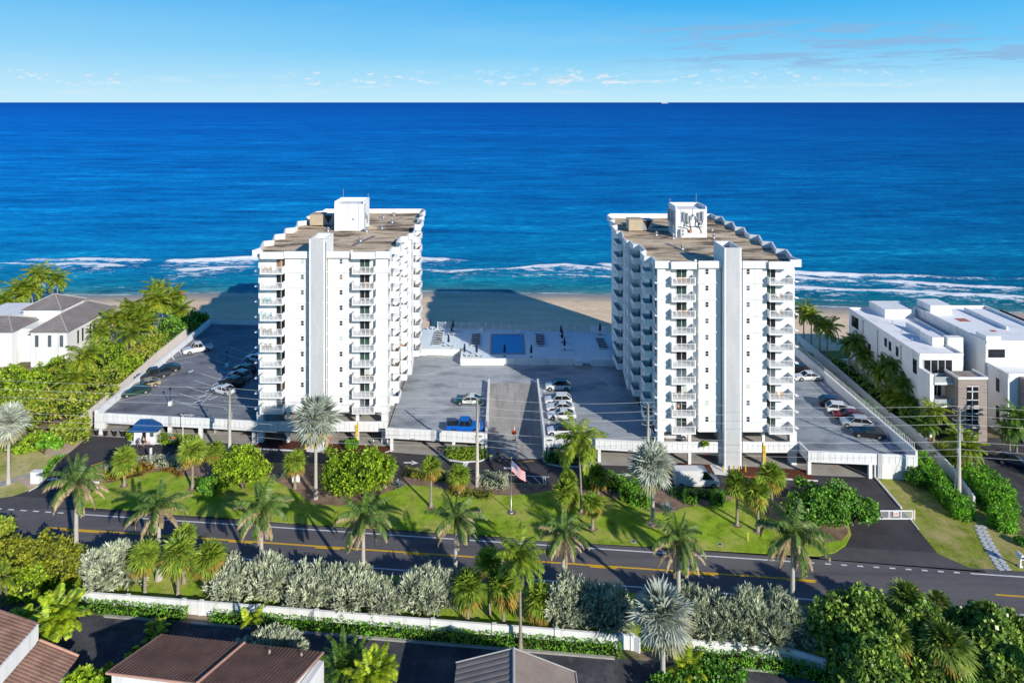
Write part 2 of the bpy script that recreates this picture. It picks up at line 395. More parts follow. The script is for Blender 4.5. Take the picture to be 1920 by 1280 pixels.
for d in vd:
    hw = 215 + max(0, d) * 1.1
    for u in us:
        X = u * hw; yc = coast(X) if d < 500 else 210 - 0.03 * X * 0
        Y = (coast(X) if d < 2000 else 208) + d
        z = SEA; f = 0
        if d < 80:
            wob = 2.4 * noise.noise(Vector((X * .045, d * .02, 1.7))) + .9 * noise.noise(Vector((X * .19, d * .05, 5.1)))
            for k, (dt, wd, st) in enumerate(ROWS):
                c = tabx(dt, X) + wob * (1 if k < 4 else .35)
                s = tabx(st, X)
                s *= max(0, min(1, 1.05 + 1.5 * noise.noise(Vector((X * .06, k * 7.7, 0))))) if k < 4 else .7 + .5 * noise.noise(Vector((X * .1, 2, 0)))
                x = d - c
                wid = wd * (.7 + .5 * noise.noise(Vector((X * .3, k * 3.1, 4))))
                if s > .02:
                    f = max(f, s * math.exp(-(x / max(.3, wid)) ** 2) * 1.25)
                    if x < 0 and k < 3:      # spent foam trailing shoreward is seen as thin lace
                        f = max(f, s * (.95 if X < 45 else .78) * math.exp(x / ((13 if k < 2 else 8) * (1.2 if X < 45 else 1.25))) * (.55 + .8 * noise.noise(Vector((X * .22, d * .5, k)))))
                    if k < 3:
                        z += (.85 if k == 0 else .5) * s * math.exp(-((x - .6) / 2.0) ** 2)
            z += .10 * noise.noise(Vector((X * .05, d * .22, 0))) + .2 * bellf(d, 60 + wob, 4) * .7
        elif d < 420:
            z += .45 * noise.noise(Vector((X * .012, d * .10, 2))) * min(1, (d - 75) / 40) * max(0, 1 - d / 420)
        sea.v.append((X, Y, z)); foam.append(max(0, min(1, f))); off.append(d)
nu = len(us)
for i in range(len(vd) - 1):
    for j in range(nu - 1):
        sea.f.append((i * nu + j, i * nu + j + 1, (i + 1) * nu + j + 1, (i + 1) * nu + j)); sea.m.append(0)
SEAM, snt, sbs, sout = nodes('sea_water')
at = N(snt, 'Attribute'); at.attribute_name = 'foam'; ao = N(snt, 'Attribute'); ao.attribute_name = 'offshore'
lg = mathn(snt, 'LOGARITHM', mathn(snt, 'MAXIMUM', ao.outputs['Fac'], 1.0), 10.0)     # 1 m -> 0, 100 km -> 5
lgn = mathn(snt, 'DIVIDE', lg, 5.0)
deep = ramp(snt, lgn, [(0, (.25, .38, .36)), (.13, (.05, .28, .32)), (.22, (.006, .245, .35)), (.30, (.003, .225, .41)), (.38, (.0014, .225, .49)), (.47, (.0009, .20, .52)), (.62, (.0005, .145, .50)), (.80, (.0003, .10, .43)), (1, (.0002, .08, .37))])
vo = coords(snt, (.24, 1, 1)); vo2 = coords(snt, (.45, 1, 1)); vo3 = coords(snt, (.30, 1, 1), .05)
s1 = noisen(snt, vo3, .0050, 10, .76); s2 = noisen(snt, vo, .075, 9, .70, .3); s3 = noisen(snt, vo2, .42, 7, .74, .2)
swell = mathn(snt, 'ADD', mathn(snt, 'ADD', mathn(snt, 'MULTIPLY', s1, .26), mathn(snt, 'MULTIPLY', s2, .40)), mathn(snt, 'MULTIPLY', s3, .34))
var = ramp(snt, swell, [(.40, (.15, .36, .50)), (.465, (.70, .78, .84)), (.515, (1.05, 1.02, 1.0)), (.56, (2.2, 1.42, 1.22)), (.61, (9.0, 2.3, 1.6))])  # trough shade and crest highlights painted into the water colour
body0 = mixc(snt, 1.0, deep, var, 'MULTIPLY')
# sea side tint: brighter to the left under the bright sky
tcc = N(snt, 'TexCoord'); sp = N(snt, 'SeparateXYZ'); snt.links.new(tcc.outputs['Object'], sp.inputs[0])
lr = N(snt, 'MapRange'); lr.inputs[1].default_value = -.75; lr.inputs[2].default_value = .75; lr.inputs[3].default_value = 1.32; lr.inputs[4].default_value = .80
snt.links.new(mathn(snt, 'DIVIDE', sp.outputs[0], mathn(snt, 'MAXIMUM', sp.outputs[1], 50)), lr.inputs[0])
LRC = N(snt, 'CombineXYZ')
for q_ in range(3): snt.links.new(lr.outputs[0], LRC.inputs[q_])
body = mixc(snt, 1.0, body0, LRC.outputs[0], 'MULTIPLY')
# lacy foam
fn = noisen(snt, coords(snt, (.55, 1, 1)), .75, 7, .72, .6); fn2 = noisen(snt, coords(snt, (.4, 1, 1)), 2.6, 4, .7)
fm = mathn(snt, 'ADD', at.outputs['Fac'], mathn(snt, 'MULTIPLY', mathn(snt, 'SUBTRACT', mathn(snt, 'ADD', mathn(snt, 'MULTIPLY', fn, .65), mathn(snt, 'MULTIPLY', fn2, .35)), .5), 2.3))
fs = N(snt, 'MapRange', interpolation_type='SMOOTHSTEP'); fs.inputs[1].default_value = .24; fs.inputs[2].default_value = .56
snt.links.new(fm, fs.inputs[0])
fmask = mathn(snt, 'MULTIPLY', fs.outputs[0], mathn(snt, 'MINIMUM', mathn(snt, 'MULTIPLY', at.outputs['Fac'], 5), 1))
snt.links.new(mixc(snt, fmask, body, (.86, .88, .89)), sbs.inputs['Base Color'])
rg = mathn(snt, 'ADD', .22, mathn(snt, 'MULTIPLY', fmask, .6)); snt.links.new(rg, sbs.inputs['Roughness'])
spec(sbs, .0)
h = mathn(snt, 'ADD', mathn(snt, 'MULTIPLY', s2, 1.6), mathn(snt, 'MULTIPLY', s3, .5))
bumpn(snt, h, sbs, .55, 1.6)
gls = N(snt, 'BsdfGlossy'); gls.inputs['Roughness'].default_value = .25; gls.inputs['Color'].default_value = (.8, .9, 1, 1)
mxs = N(snt, 'MixShader'); mxs.inputs[0].default_value = .035
bnode = [n for n in snt.nodes if n.type == 'BUMP'][0]; snt.links.new(bnode.outputs[0], gls.inputs['Normal'])
snt.links.new(sbs.outputs[0], mxs.inputs[1]); snt.links.new(gls.outputs[0], mxs.inputs[2]); snt.links.new(mxs.outputs[0], sout.inputs[0])
me = sea.mesh('sea', SEAM, True)
for nm, arr in (('foam', foam), ('offshore', off)):
    a = me.attributes.new(nm, 'FLOAT', 'POINT'); a.data.foreach_set('value', arr)
o = put('sea', me); o['kind'] = 'structure'

# ---- coast road
g = MB(); g.poly([(-260, rl(82.6, -260)), (260, rl(82.6, 260)), (260, rl(91.35, 260)), (-260, rl(91.35, -260))], .0)
struct('road', g, ROADA)
def seg(g, c, x0, x1, w, z=.015, m=0): g.strip([(x0, rl(c, x0)), (x1, rl(c, x1))], w, z, m)
g = MB()
c1 = 90.25
def PX(px, c):      # X on a road line for a picture column
    t = (px - CX) / F; return c * t / (1 + .1 * t)
seg(g, c1, PX(142, c1), PX(1527, c1), .21)
seg(g, c1, PX(1820, c1), PX(2400, c1), .21)
for i in range(9): seg(g, c1, PX(1547 + 30.2 * i, c1), PX(1558 + 30.2 * i, c1), .24)
for i in range(-6, 6): seg(g, c1, PX(-8 + 23.3 * i, c1), PX(3 + 23.3 * i, c1), .24)
seg(g, 83.6, PX(-300, 83.6), PX(1660, 83.6), .21)
for i in range(12): seg(g, 83.6, PX(1850 + 31 * i, 83.6), PX(1861 + 31 * i, 83.6), .17)
seg(g, 86.95, PX(92, 87), PX(1530, 87), .26, .015, 1)
for i in range(12):
    x = -62 + 12.2 * i
    if i < 2: x0, x1 = x, x + 5.5
    else: x0, x1 = x, x + 3.4
    seg(g, 86.67, x0, x1, .24, .015, 1)
struct('road_markings', g, [LINEW, LINEY])

# ---- condominium driveway and its forks to the road
W2 = lambda pts, z=0: [tuple(G(x, y, z)[:2]) for x, y in pts]
left = W2([(166, 818), (130, 849), (100, 875), (88, 886), (78, 907), (52, 920), (23, 930), (-40, 941)])
right = W2([(1637, 890), (1690, 955), (1720, 990), (1755, 1035), (1800, 1062), (1850, 1073)])
g = MB(); g.poly(left + [(left[-1][0], rl(91.1, left[-1][0])), (right[-1][0], rl(91.1, right[-1][0]))] + right[::-1] + [(-73, rl(112.4, -73))], .006)
struct('driveway', g, ASPH)
g = MB()
g.poly(W2([(-60, 942), (23, 930), (152, 936), (152, 951), (-60, 960)]), .012)
g.poly(W2([(1588, 1026), (1755, 1036), (1830, 1069), (1535, 1047)]), .012)
struct('driveway_apron', g, surf('apron_asphalt', (.085, .082, .082), (.12, .115, .115), .4, .9, fine=.25))
# lawn island between driveway and road
island = [(151, 950), (221, 955), (325, 964.5), (443, 972), (545, 981), (750, 994), (954, 1007), (1012, 1013), (1194, 1023), (1452, 1039), (1535, 1042.5), (1565, 1036), (1585, 1023), (1596, 1002), (1592, 985), (1566, 962), (1500, 934), (1430, 931), (1382, 931), (1350, 926), (1290, 917), (1200, 907), (1110, 903), (1045, 909), (955, 906), (946, 890), (897, 886), (740, 877), (650, 872), (500, 868), (400, 862), (302, 858), (255, 859), (211, 864), (182, 873), (165, 890), (153, 918)]
g = MB(); g.prism(W2(island), -.03, .11)
struct('island_lawn', g, GRASS)
g = MB()
beds = [
    [(183, 875), (211, 865), (255, 860), (302, 859), (400, 863), (500, 869), (500, 890), (452, 897), (400, 897), (345, 893), (322, 886), (300, 884), (270, 889), (235, 899), (200, 907), (175, 902)],
    [(500, 869), (650, 873), (740, 878), (897, 887), (944, 891), (955, 907), (1040, 910), (1040, 920), (960, 930), (900, 928), (860, 922), (800, 912), (760, 910), (710, 930), (640, 950), (585, 945), (560, 925), (520, 905), (500, 890)],
    [(1062, 909), (1110, 904), (1200, 908), (1290, 918), (1380, 932), (1360, 945), (1320, 950), (1285, 952), (1255, 963), (1215, 960), (1180, 944), (1130, 930), (1085, 926)],
    [(1430, 932), (1500, 935), (1564, 963), (1588, 985), (1590, 1000), (1578, 1014), (1550, 1018), (1510, 1002), (1470, 985), (1420, 960)]]
for b in beds: g.poly(W2(b), .125)
for p in [(808, 952), (1091, 962), (1111, 993), (1382, 986), (1421, 998), (1224, 986), (959, 962), (361, 918), (233, 912), (1120, 930)]:
    q = G(*p); n = 10
    g.poly([(q.x + .75 * math.cos(i * .628) * (.8 + .3 * R.random()), q.y + .6 * math.sin(i * .628)) for i in range(n)], .13)
struct('planting_bed', g, surf('sandy_mulch', (.16, .095, .065), (.34, .25, .18), .8, .95, fine=.4))
# hatched paint beside the flagpole, arrows and lines on the driveway
g = MB()
def pl(pts, w, m=0, z=.02): g.strip(W2(pts), w, z, m)
pl([(897, 886.5), (1030, 894)], .16); pl([(955, 905.5), (1032, 909)], .14)
for a, b in (((975, 891), (996, 907)), ((999, 893), (1016, 909)), ((1018, 894), (1020, 908.5)), ((1022, 894), (1024, 909))): pl([a, b], .13)
pl([(945, 877), (960, 878)], .5)
pl([(868, 880), (874, 866)], .9)
pl([(757 + 0, 867), (774, 867)], .35); 
g.add([(*p, .02) for p in W2([(772, 863), (785, 868), (771, 871)])], [(0, 1, 2)], 0)
pl([(1158, 889.5), (1174, 889.5)], .35); g.add([(*p, .02) for p in W2([(1172, 886.5), (1187, 890.5), (1171, 893)])], [(0, 1, 2)], 0)
g.add([(*p, .02) for p in W2([(1577, 911), (1590, 913), (1589.5, 919.5)])], [(0, 1, 2)], 0); g.add([(*p, .02) for p in W2([(1577, 903), (1580, 902.5), (1584.5, 911.5), (1580.5, 911)])], [(0, 1, 2, 3)], 0)
pl([(170, 873), (211, 861), (236, 856), (270, 855), (302, 855.5)], .22, 1)
pl([(975, 866.5), (1000, 863.5)], .14, 1)
pl([(108, 891), (115, 888)], .25); pl([(93, 899), (112, 897.5)], .18)
pl([(306, 858), (318, 848)], .12)
struct('driveway_markings', g, [LINEW, LINEY])
# concrete aprons and floor under the parking decks
g = MB()
fl = [(-74, rl(111.6, -74)), (-43.8, rl(111.6, -43.8)), (-19.6, rl(111.6, -19.6)), (-2.6, rl(110.8, -2.6)), (-2.6, 160), (-74, 160)]
g.poly(fl, .02)
g.poly([(6.6, rl(110.8, 6.6)), (26, rl(111.4, 26)), (49, rl(111.4, 49)), (66, rl(112.0, 66)), (68, 150), (6.6, 150)], .02)
struct('garage_floor', g, CONC)
g = MB()
for x0, x1, ca, cb in ((-43.2, -34.2, 110.4, 113.4), (-30.6, -19.4, 110.2, 113.2), (26.6, 34.2, 110.5, 112.9), (36.8, 49.6, 109.9, 112.9)):
    g.prism([(x0, rl(ca, x0)), (x1, rl(ca, x1)), (x1, rl(cb, x1)), (x0, rl(cb, x0))], 0, .10)
struct('mulch_bed', g, MULCH)
g = MB()
def kerb(pts, m=0, w=.18, h=.15): 
    for a, b in zip(pts[:-1], pts[1:]): g.wall(a, b, w, 0, h, m)
def rk(c, x0, x1, m=0): kerb([(x0, rl(c, x0)), (x1, rl(c, x1))], m)
rk(110.3, -43.4, -35.2); rk(110.1, -30.8, -20.2, 1); rk(110.1, -20.2, -19.2); rk(110.4, 26.4, 33.4); rk(109.8, 36.7, 42.0, 1); rk(109.8, 42.0, 49.8)
kerb(W2([(735, 845), (722, 849)])); kerb(W2([(570, 843), (580, 838), (600, 842)]))
kerb(W2([(815, 843), (833, 858), (842, 863), (870, 866.5), (900, 865), (912, 860), (917, 853)]))
kerb(W2([(1017, 853), (1018, 862), (1026, 870), (1050, 875), (1090, 876), (1106, 872), (1112, 862)]))
kerb(W2([(240, 820), (243, 826), (252, 830), (270, 831), (345, 833)]))
kerb(W2([(1637, 891), (1660, 918), (1690, 953)]), 0, .22, .22); kerb(W2([(1706, 972), (1722, 992)]), 0, .14, .1)
kerb(W2([(116, 852), (100, 878), (88, 893), (76, 909), (54, 921)]), 0, .14, .1)
g.prism([(36.0 - 1.9, rl(110.2, 34)), (36.3, rl(110.0, 36)), (36.3, rl(112.6, 36)), (34.1, rl(112.8, 34))], 0, .12, 0)
g.prism([(-34.0, rl(110.3, -34)), (-30.8, rl(110.2, -31)), (-30.8, rl(112.6, -31)), (-34.0, rl(112.8, -34))], 0, .12, 0)
for b in ([(836, 848), (846, 861), (872, 864), (900, 862.5), (912, 856), (914, 842), (845, 838)], [(1019, 853), (1022, 863), (1030, 869), (1060, 873), (1100, 872), (1108, 862), (1108, 850), (1022, 846)]):
    g.prism(W2(b), .0, .12, 2)
struct('kerbs', g, [KERB, REDK, SOIL])
# left verge, pavement, brick path; right verge
g = MB(); g.poly(W2([(-60, 845), (60, 838), (84, 852), (112, 853), (98, 876), (86, 889), (76, 908), (52, 921), (22, 931), (-60, 938)]), -.03); struct('left_verge', g, GRASSD)
g = MB(); g.poly(W2([(-60, 920), (0, 903), (64, 884), (68, 891), (0, 912), (-60, 930)]), -.015); struct('pavement', g, CONC)
g = MB(); g.poly(W2([(29, 897), (45, 893), (66, 909), (56, 915)]), -.01); g.poly(W2([(168, 818), (128, 850), (114, 853), (84, 853), (86, 842), (140, 797), (166, 782)]), -.01); struct('brick_path', g, PAVER)
g = MB(); g.poly(W2([(1637, 891), (1660, 870), (1790, 860), (1850, 940), (1900, 1000), (2100, 1100), (1850, 1072), (1800, 1062), (1757, 1036), (1720, 990), (1690, 954)]), -.02)
struct('right_verge', g, grassmat('right_grass', (.28, .36, .035), (.58, .47, .20), (.40, .64)))
g = MB(); g.poly(W2([(1800, 838), (1850, 820), (2200, 820), (2200, 1010), (1925, 972), (1888, 935), (1868, 905), (1845, 880)]), .01); struct('neighbour_driveway', g, OLDA)
# strip of grass south of the road, private road with kerb
g = MB(); g.poly([(-260, rl(74, -260)), (260, rl(74, 260)), (260, rl(82.65, 260)), (-260, rl(82.65, -260))], -.03); struct('south_verge', g, GRASS)
g = MB(); g.poly([(-150, rl(40, -150)), (150, rl(40, 150)), (150, rl(72.7, 150)), (-150, rl(72.7, -150))], -.03); struct('private_road', g, surf('private_asphalt', (.04, .042, .05), (.10, .10, .11), .35, .9, fine=.25, stain=((.17, .165, .16), .3, (1, 1, 1), .52, .75)))
g = MB()
for x0, x1 in ((-46.6, -39), (-36, 12.0), (19, 46)): 
    g.wall((x0, rl(72.62, x0)), (x1, rl(72.62, x1)), .3, -.03, .14)
struct('private_kerb', g, CONC)
# ------------------------------------------------------------------ the two towers
FH, Z0, NF = 2.71, 5.70, 10
ZR = Z0 + NF * FH            # 32.8 roof slab
TW, TD = 23.1, 46.0
def tower(side, X0, Y0, sg, label, word):
    T = thing('condominium_tower', label, 'tower', (X0, Y0, 0))
    rnd = random.Random(11 if sg > 0 else 23)
    x = lambda u: u * sg
    P = lambda pts: [(x(a), b) for a, b in pts]
    outline = [(0, .9), (5.0, .9), (5.0, 0), (9.1, 0), (9.1, .9), (12.6, .9), (12.6, 0), (16.3, 0), (16.3, .9), (21.0, .9), (21.0, 0), (TW, 0),
               (TW, 16), (TW + 1.9, 16), (TW + 1.1, 25), (TW + 1.1, 30.6), (TW + .5, 43.5), (TW, TD), (0, TD)]
    m = MB(); m.prism(P(outline), Z0 - .25, ZR); m.build('wall', STUCCO, T)
    # lips at each floor
    for i in range(NF):
        z = Z0 + i * FH
        m = MB(); d = .17
        for u0, u1, v in ((5.0, 9.3, 0), (12.5, 16.5, 0), (21.0, TW + .2, 0)):
            m.box(x(u0 - (.12 if u0 < 20 else 0)), x(u1), v - d, v, z - .02, z + .13)
        m.box(x(-.55), x(0), .55, 1.25, z - .02, z + .11); m.box(x(-.25), x(0), 1.25, TD - 1, z - .02, z + .11)
        m.box(x(TW), x(TW + d), .02, 16, z - .02, z + .13); m.box(x(TW), x(TW + .45), -.16, .5, z - .015, z + .12)
        m.box(x(TW), x(TW + 2.05), 16 - d, 16, z - .02, z + .13)
        m.prism(P([(TW + 1.9, 16), (TW + 2.07, 16), (TW + 1.27, 25), (TW + 1.1, 25)]), z - .02, z + .13)
        m.build('floor_ledge', STUCCO, T)
    # front balconies
    def balc(u0, u1, solid_left):
        b = MB()
        b.box(x(u0), x(u1), -1.05, .88, -.12, .10)
        ul = u0 if solid_left else u1 - .12
        b.box(x(u0), x(u0 + .12), -1.05, .88, .10, 1.18)
        b.box(x(u1 - .12), x(u1), -1.05, .88 if u1 > 6 else -.02, .10, 1.18)
        r = MB()
        r.box(x(u0 + .12), x(u1 - .12), -1.04, -.99, 1.10, 1.18); r.box(x(u0 + .12), x(u1 - .12), -1.03, -1.0, .18, .23)
        for k in range(6):
            uu = u0 + .15 + (u1 - u0 - .3) * k / 5; r.box(x(uu - .03), x(uu + .03), -1.05, -.985, .1, 1.14)
        k = u0 + .26
        while k < u1 - .2: r.box(x(k - .014), x(k + .014), -1.03, -1.0, .2, 1.12); k += .125
        return b.mesh('balcony', WHITE), r.mesh('railing', WHITE)
    BL = balc(.95, 4.97, True); BR = balc(17.05, 21.0, True)
    pal = [GL_D, GL_D, GL_D, GL_G, GL_G, CURT, GL_G, GL_B, GL_D, GL_D, CURTB if sg > 0 else GL_D]
    fr = MB(); fr.box(x(0), x(1.8), .80, .90, 0, .06); fr.box(x(0), x(1.8), .80, .90, 2.08, 2.15)
    for u in (0, .86, 1.74): fr.box(x(u), x(u + .06), .80, .90, 0.06, 2.08)
    FRM = fr.mesh('sliding_door', WHITE)
    pn = MB(); pn.box(x(.05), x(.87), .84, .895, .06, 2.08); PNE = {}
    def pane_mesh(mat):
        if mat.name not in PNE: PNE[mat.name] = pn.mesh('pane', mat)
        return PNE[mat.name]
    # small windows
    wf = MB(); wf.box(x(0), x(.58), -.05, 0, 0, .05); wf.box(x(0), x(.58), -.05, 0, .85, .9); wf.box(x(0), x(.05), -.05, 0, .05, .85); wf.box(x(.53), x(.58), -.05, 0, .05, .85); wf.box(x(.05), x(.53), -.045, -.001, .42, .48)
    WFM = wf.mesh('window', WHITE); wp = MB(); wp.box(x(.05), x(.53), -.025, -.002, .05, .85); WPM = {}
    # side windows in the corner strip
    sw = MB(); sw.box(x(0), x(.05), 0, 1.15, 0, 1.2); SWM = sw.mesh('side_window', GL_B)
    # solid side balconies (parapet with a drain slot)
    def sbal(L, pr):
        b = MB(); e = .12
        b.box(x(0), x(pr), 0, L, -.1, .1)
        b.box(x(0), x(pr), 0, e, .1, 1.12); b.box(x(0), x(pr), L - e, L, .1, 1.12)
        b.box(x(pr - e), x(pr), e, L - e, .1, 1.12)
        b.box(x(pr - .02), x(pr + .012), L * .22, L * .80, .16, .27, 1)
        return b.mesh('side_balcony', [STUCCO, DARKI])
    SC_, SB_, SA_ = sbal(3.0, 1.45), sbal(3.0, 1.45), sbal(5.5, 1.25)
    sd = MB(); sd.box(x(0), x(.04), 0, 1.9, .12, 2.15); SDM = {k.name: sd.mesh('balcony_door', k) for k in (GL_D, GL_G, CURT)}
    for i in range(NF):
        z = Z0 + i * FH
        for (bm, rm), ud in ((BL, 3.18), (BR, 18.0)):
            b = put('balcony', bm, T, (0, 0, z)); put('railing', rm, b)
            d = put('sliding_door', FRM, T, (x(ud), 0, z + .12))
            a = rnd.choice(pal); put('pane', pane_mesh(a), d, (0, 0, 0))
            put('pane', pane_mesh(a if rnd.random() < .5 else rnd.choice(pal)), d, (x(.86), 0, 0))
        for u in (7.80, 14.62):
            wdw = put('window', WFM, T, (x(u), 0, z + 1.45)); a = rnd.choice([GL_D, GL_D, GL_D, GL_B, CURTB if sg > 0 and rnd.random() < .4 else GL_D, CURT if rnd.random() < .4 else GL_D])
            if a.name not in WPM: WPM[a.name] = wp.mesh('pane', a)
            put('pane', WPM[a.name], wdw)
        put('side_window', SWM, T, (x(TW), .7, z + .95))
        for mm, v, u in ((SC_, 3.2, TW), (SB_, 12.9, TW), (SA_, 25.1, TW + 1.1)):
            b = put('side_balcony', mm, T, (x(u), v, z)); put('balcony_door', SDM[rnd.choice(['dark_glass', 'dark_glass', 'green_glass', 'pale_curtain'])], b, (x(0.005), .6, 0))
    # windows on the slanted flank
    m = MB()
    for i in range(NF):
        z = Z0 + i * FH
        for v in (17.5, 20.5):
            ua, ub = TW + 1.9 - (v - 16) * .0889, TW + 1.9 - (v + 1.1 - 16) * .0889
            m.prism(P([(ua - .1, v), (ua + .03, v), (ub + .03, v + 1.1), (ub - .1, v + 1.1)]), z + .95, z + 2.1)
    m.build('flank_window', GL_D, T)
    # stair shaft
    m = MB(); m.box(x(9.65), x(12.45), -1.35, 4.2, 0, 35.2); m.box(x(9.65), x(12.45), -1.35, -1.1, 35.2, 36.2); m.box(x(9.65), x(12.45), 3.95, 4.2, 35.2, 36.2)
    m.box(x(9.65), x(9.9), -1.1, 3.95, 35.2, 36.2); m.box(x(12.2), x(12.45), -1.1, 3.95, 35.2, 36.2)
    s = m.build('stair_shaft', STUCCO, T)
    m = MB(); m.box(x(9.95), x(12.15), -1.375, -1.352, 0, 36.18); m.build('grey_panel', SHAFTG, s)
    m = MB(); m.box(x(9.9), x(12.2), -1.1, 3.95, 35.2, 35.23); m.build('shaft_roof', surf('dark_roof_felt', (.10, .105, .11), (.16, .165, .17), .8, .9), s)
    # parapet and cornice
    m = MB(); zb, zt = ZR - .15, 33.85
    def corn(u0, u1, v):
        m.box(x(u0), x(u1), v, v + .28, zb, zt); m.box(x(u0), x(u1), v + .28, 1.0, zb, ZR + .02)
    corn(-.9, .93, .35); corn(.95, 5.0, -1.0); corn(5.02, 9.4, -.5); corn(12.48, 16.45, -.5); corn(16.85, 21.05, -1.0); corn(21.07, TW + .5, -.5)
    for u0, u1 in ((9.4, 9.62), (16.45, 16.83)): m.box(x(u0), x(u1), .5, .75, zb, zt)
    m.box(x(9.3), x(9.65), .4, .7, zb, zt)
    t = .26
    sawR = [(TW + .25, -.2), (TW + .25, 3.0), (TW + 1.5, 3.2), (TW + 1.5, 6.2), (TW + .35, 7.6), (TW + .35, 12.6), (TW + 1.5, 12.9), (TW + 1.5, 15.8), (TW + 2.2, 15.8), (TW + 2.2, 19), (TW + 1.35, 25), (TW + 2.5, 25.2), (TW + 2.5, 30.7), (TW + 1.1, 32), (TW + 1.9, 37), (TW + .8, 38.2), (TW + 1.4, 43.5), (TW + .5, TD)]
    sawL = [(-.9, .6), (-.25, 2.4), (-1.75, 8.2), (-.2, 9.0), (-1.75, 14.5), (-.2, 15.3), (-1.75, 20.8), (-.2, 21.6), (-.2, 23.4), (-1.75, 29), (-.2, 29.8), (-1.65, 35.5), (-.2, 36.3), (-1.5, 42), (-.2, 42.8), (-.2, TD)]
    for saw in (sawR, sawL):
        for a, b in zip(saw[:-1], saw[1:]):
            m.wall((x(a[0]), a[1]), (x(b[0]), b[1]), t, zb, zt)
        inner = [(TW - .2 if saw is sawR else .2, p[1]) for p in saw]
        for k in range(len(saw) - 1):
            m.prism(P([saw[k], saw[k + 1], inner[k + 1], inner[k]]), ZR - .12, ZR + .02)
    m.box(x(-.1), x(TW + .5), TD - .1, TD + .16, zb, zt)
    m.build('parapet', STUCCO, T)
    m = MB(); m.prism(P([(.15, 1.0), (TW - .1, 1.0), (TW - .1, TD - .15), (.15, TD - .15)]), ZR, ZR + .05)
    for saw, ui in ((sawR, TW - .1), (sawL, .15)):
        for a, b in zip(saw[:-1], saw[1:]):
            s1 = -1 if saw is sawR else 1
            m.prism(P([(a[0] + .14 * s1, a[1]), (b[0] + .14 * s1, b[1]), (ui, b[1]), (ui, a[1])]), ZR + .021, ZR + .046)
    m.box(x(12.6), x(21), -.6, 1.0, ZR + .021, ZR + .045); m.box(x(1.1), x(9.2), -.2, 1.0, ZR + .021, ZR + .045)
    m.build('roof', ROOFT, T)
    m = MB()
    for a, b, w_ in (((14.8, 8.5), (17.3, 18), .9), ((5.5, 14), (8, 23), .5), ((16.5, 24), (19.5, 40), .35)): m.strip(P([a, b]), w_, ZR + .056)
    m.build('roof_walkway_pad', surf('grey_roof_pad', (.19, .18, .17), (.30, .29, .27), .7, .9, stain=((.1, .09, .08), .6, (1, 1, 1), .5, .7)), T)
    # roof vents and pipes
    for u, v, h in ((15.6, 12.5, .9), (17.4, 25.5, .8), (14.9, 21.8, 1.2), (6.6, 22.6, .9), (18.4, 32.5, .9), (15.4, 38.5, 1.1), (4.5, 30.5, .7), (17.2, 42, .8)):
        b = MB(); b.cyl(0, 0, 0, h * .7, .2, .2, 10); b.cyl(0, 0, h * .7, h * .78, .42, .42, 10); b.cyl(0, 0, h * .78, h, .36, .1, 10); b.box(-.35, .35, -.35, .35, 0, .12)
        o = b.build('roof_vent', ALU, T, True); o.location = (x(u), v, ZR + .05)
    # lift machine room
    pu0, pu1, pv0, pv1 = 7.75, 14.0, 23.3, 29.0
    m = MB(); m.box(x(pu0), x(pu1), pv0, pv1, ZR + .05, 38.4)
    m.box(x(pu0), x(pu1), pv0, pv0 + .2, 38.4, 38.55); m.box(x(pu0), x(pu1), pv1 - .2, pv1, 38.4, 39.1)
    m.box(x(pu0), x(pu0 + .2), pv0 + .2, pv1 - .2, 38.4, 39.1); m.box(x(pu1 - .2), x(pu1), pv0 + .2, pv1 - .2, 38.4, 39.1)
    ph = m.build('machine_room', STUCCO, T)
    m = MB()
    m.box(x(pu1 - 1.1), x(pu1 - 1.02), pv0 - .06, pv0, 33.2, 38.5); m.tube([(x(pu0 + .6), pv1 - .4, 39), (x(pu0 + .6), pv1 - .4, 41.0)], .04, 6)
    m.tube([(x(pu1 - .2), pv1 - .3, 39), (x(pu1 - .2), pv1 - .3, 40)], .06, 6); m.tube([(x(pu0 + 2.9), pv0 - .06, 36.8), (x(pu0 + 2.9), pv0 - .06, 38.9)], .035, 6)
    m.box(x(pu0 + 3.9), x(pu0 + 4.25), pv0 - .1, pv0, 35.1, 35.4)
    m.build('mast', GREYM, ph)
    m = MB(); m.box(x(pu1 if sg > 0 else pu1), x(pu1 + .25), pv0 + .6, pv0 + 1.5, 35.2, 36.4); m.box(x(pu1), x(pu1 + .2), pv0 + 2.4, pv0 + 3.1, 34, 35.6); m.tube([(x(pu1 + .15), pv0 + .3, 33), (x(pu1 + .15), pv0 + .3, 38.6)], .06, 6)
    m.build('cabinet', ALU, ph)
    if sg < 0:
        def ant(u, zz, h=1.9, w_=.32, front=True, v=None):
            b = MB()
            if front: b.box(x(u), x(u) + w_, pv0 - .42, pv0 - .22, zz, zz + h); b.box(x(u) + .1, x(u) + .2, pv0 - .22, pv0, zz + .3, zz + .4); b.box(x(u) + .1, x(u) + .2, pv0 - .22, pv0, zz + h - .4, zz + h - .3)
            else: b.box(x(pu1) - .45, x(pu1) - .25, v, v + w_, zz, zz + h); b.box(x(pu1) - .25, x(pu1), v + .1, v + .2, zz + .4, zz + .55)
            b.build('antenna_panel', GREYM, ph)
        for u, zz in ((12.6, 36.2), (11.9, 36.0), (9.6, 36.1), (8.85, 36.3)): ant(u, zz)
        for v in (24, 25.1, 26.6, 27.8): ant(0, 35.4, 2.6, .4, False, v)
        for u, zz, hh in ((11.2, 36.4, .9), (10.1, 36.6, .6), (11.7, 35.7, .5), (9.2, 35.5, .5), (10.7, 37.2, .4), (12.3, 35.2, .45)):
            b = MB(); b.box(x(u), x(u) + .38, pv0 - .3, pv0, zz, zz + hh); b.build('radio_unit', ALU, ph)
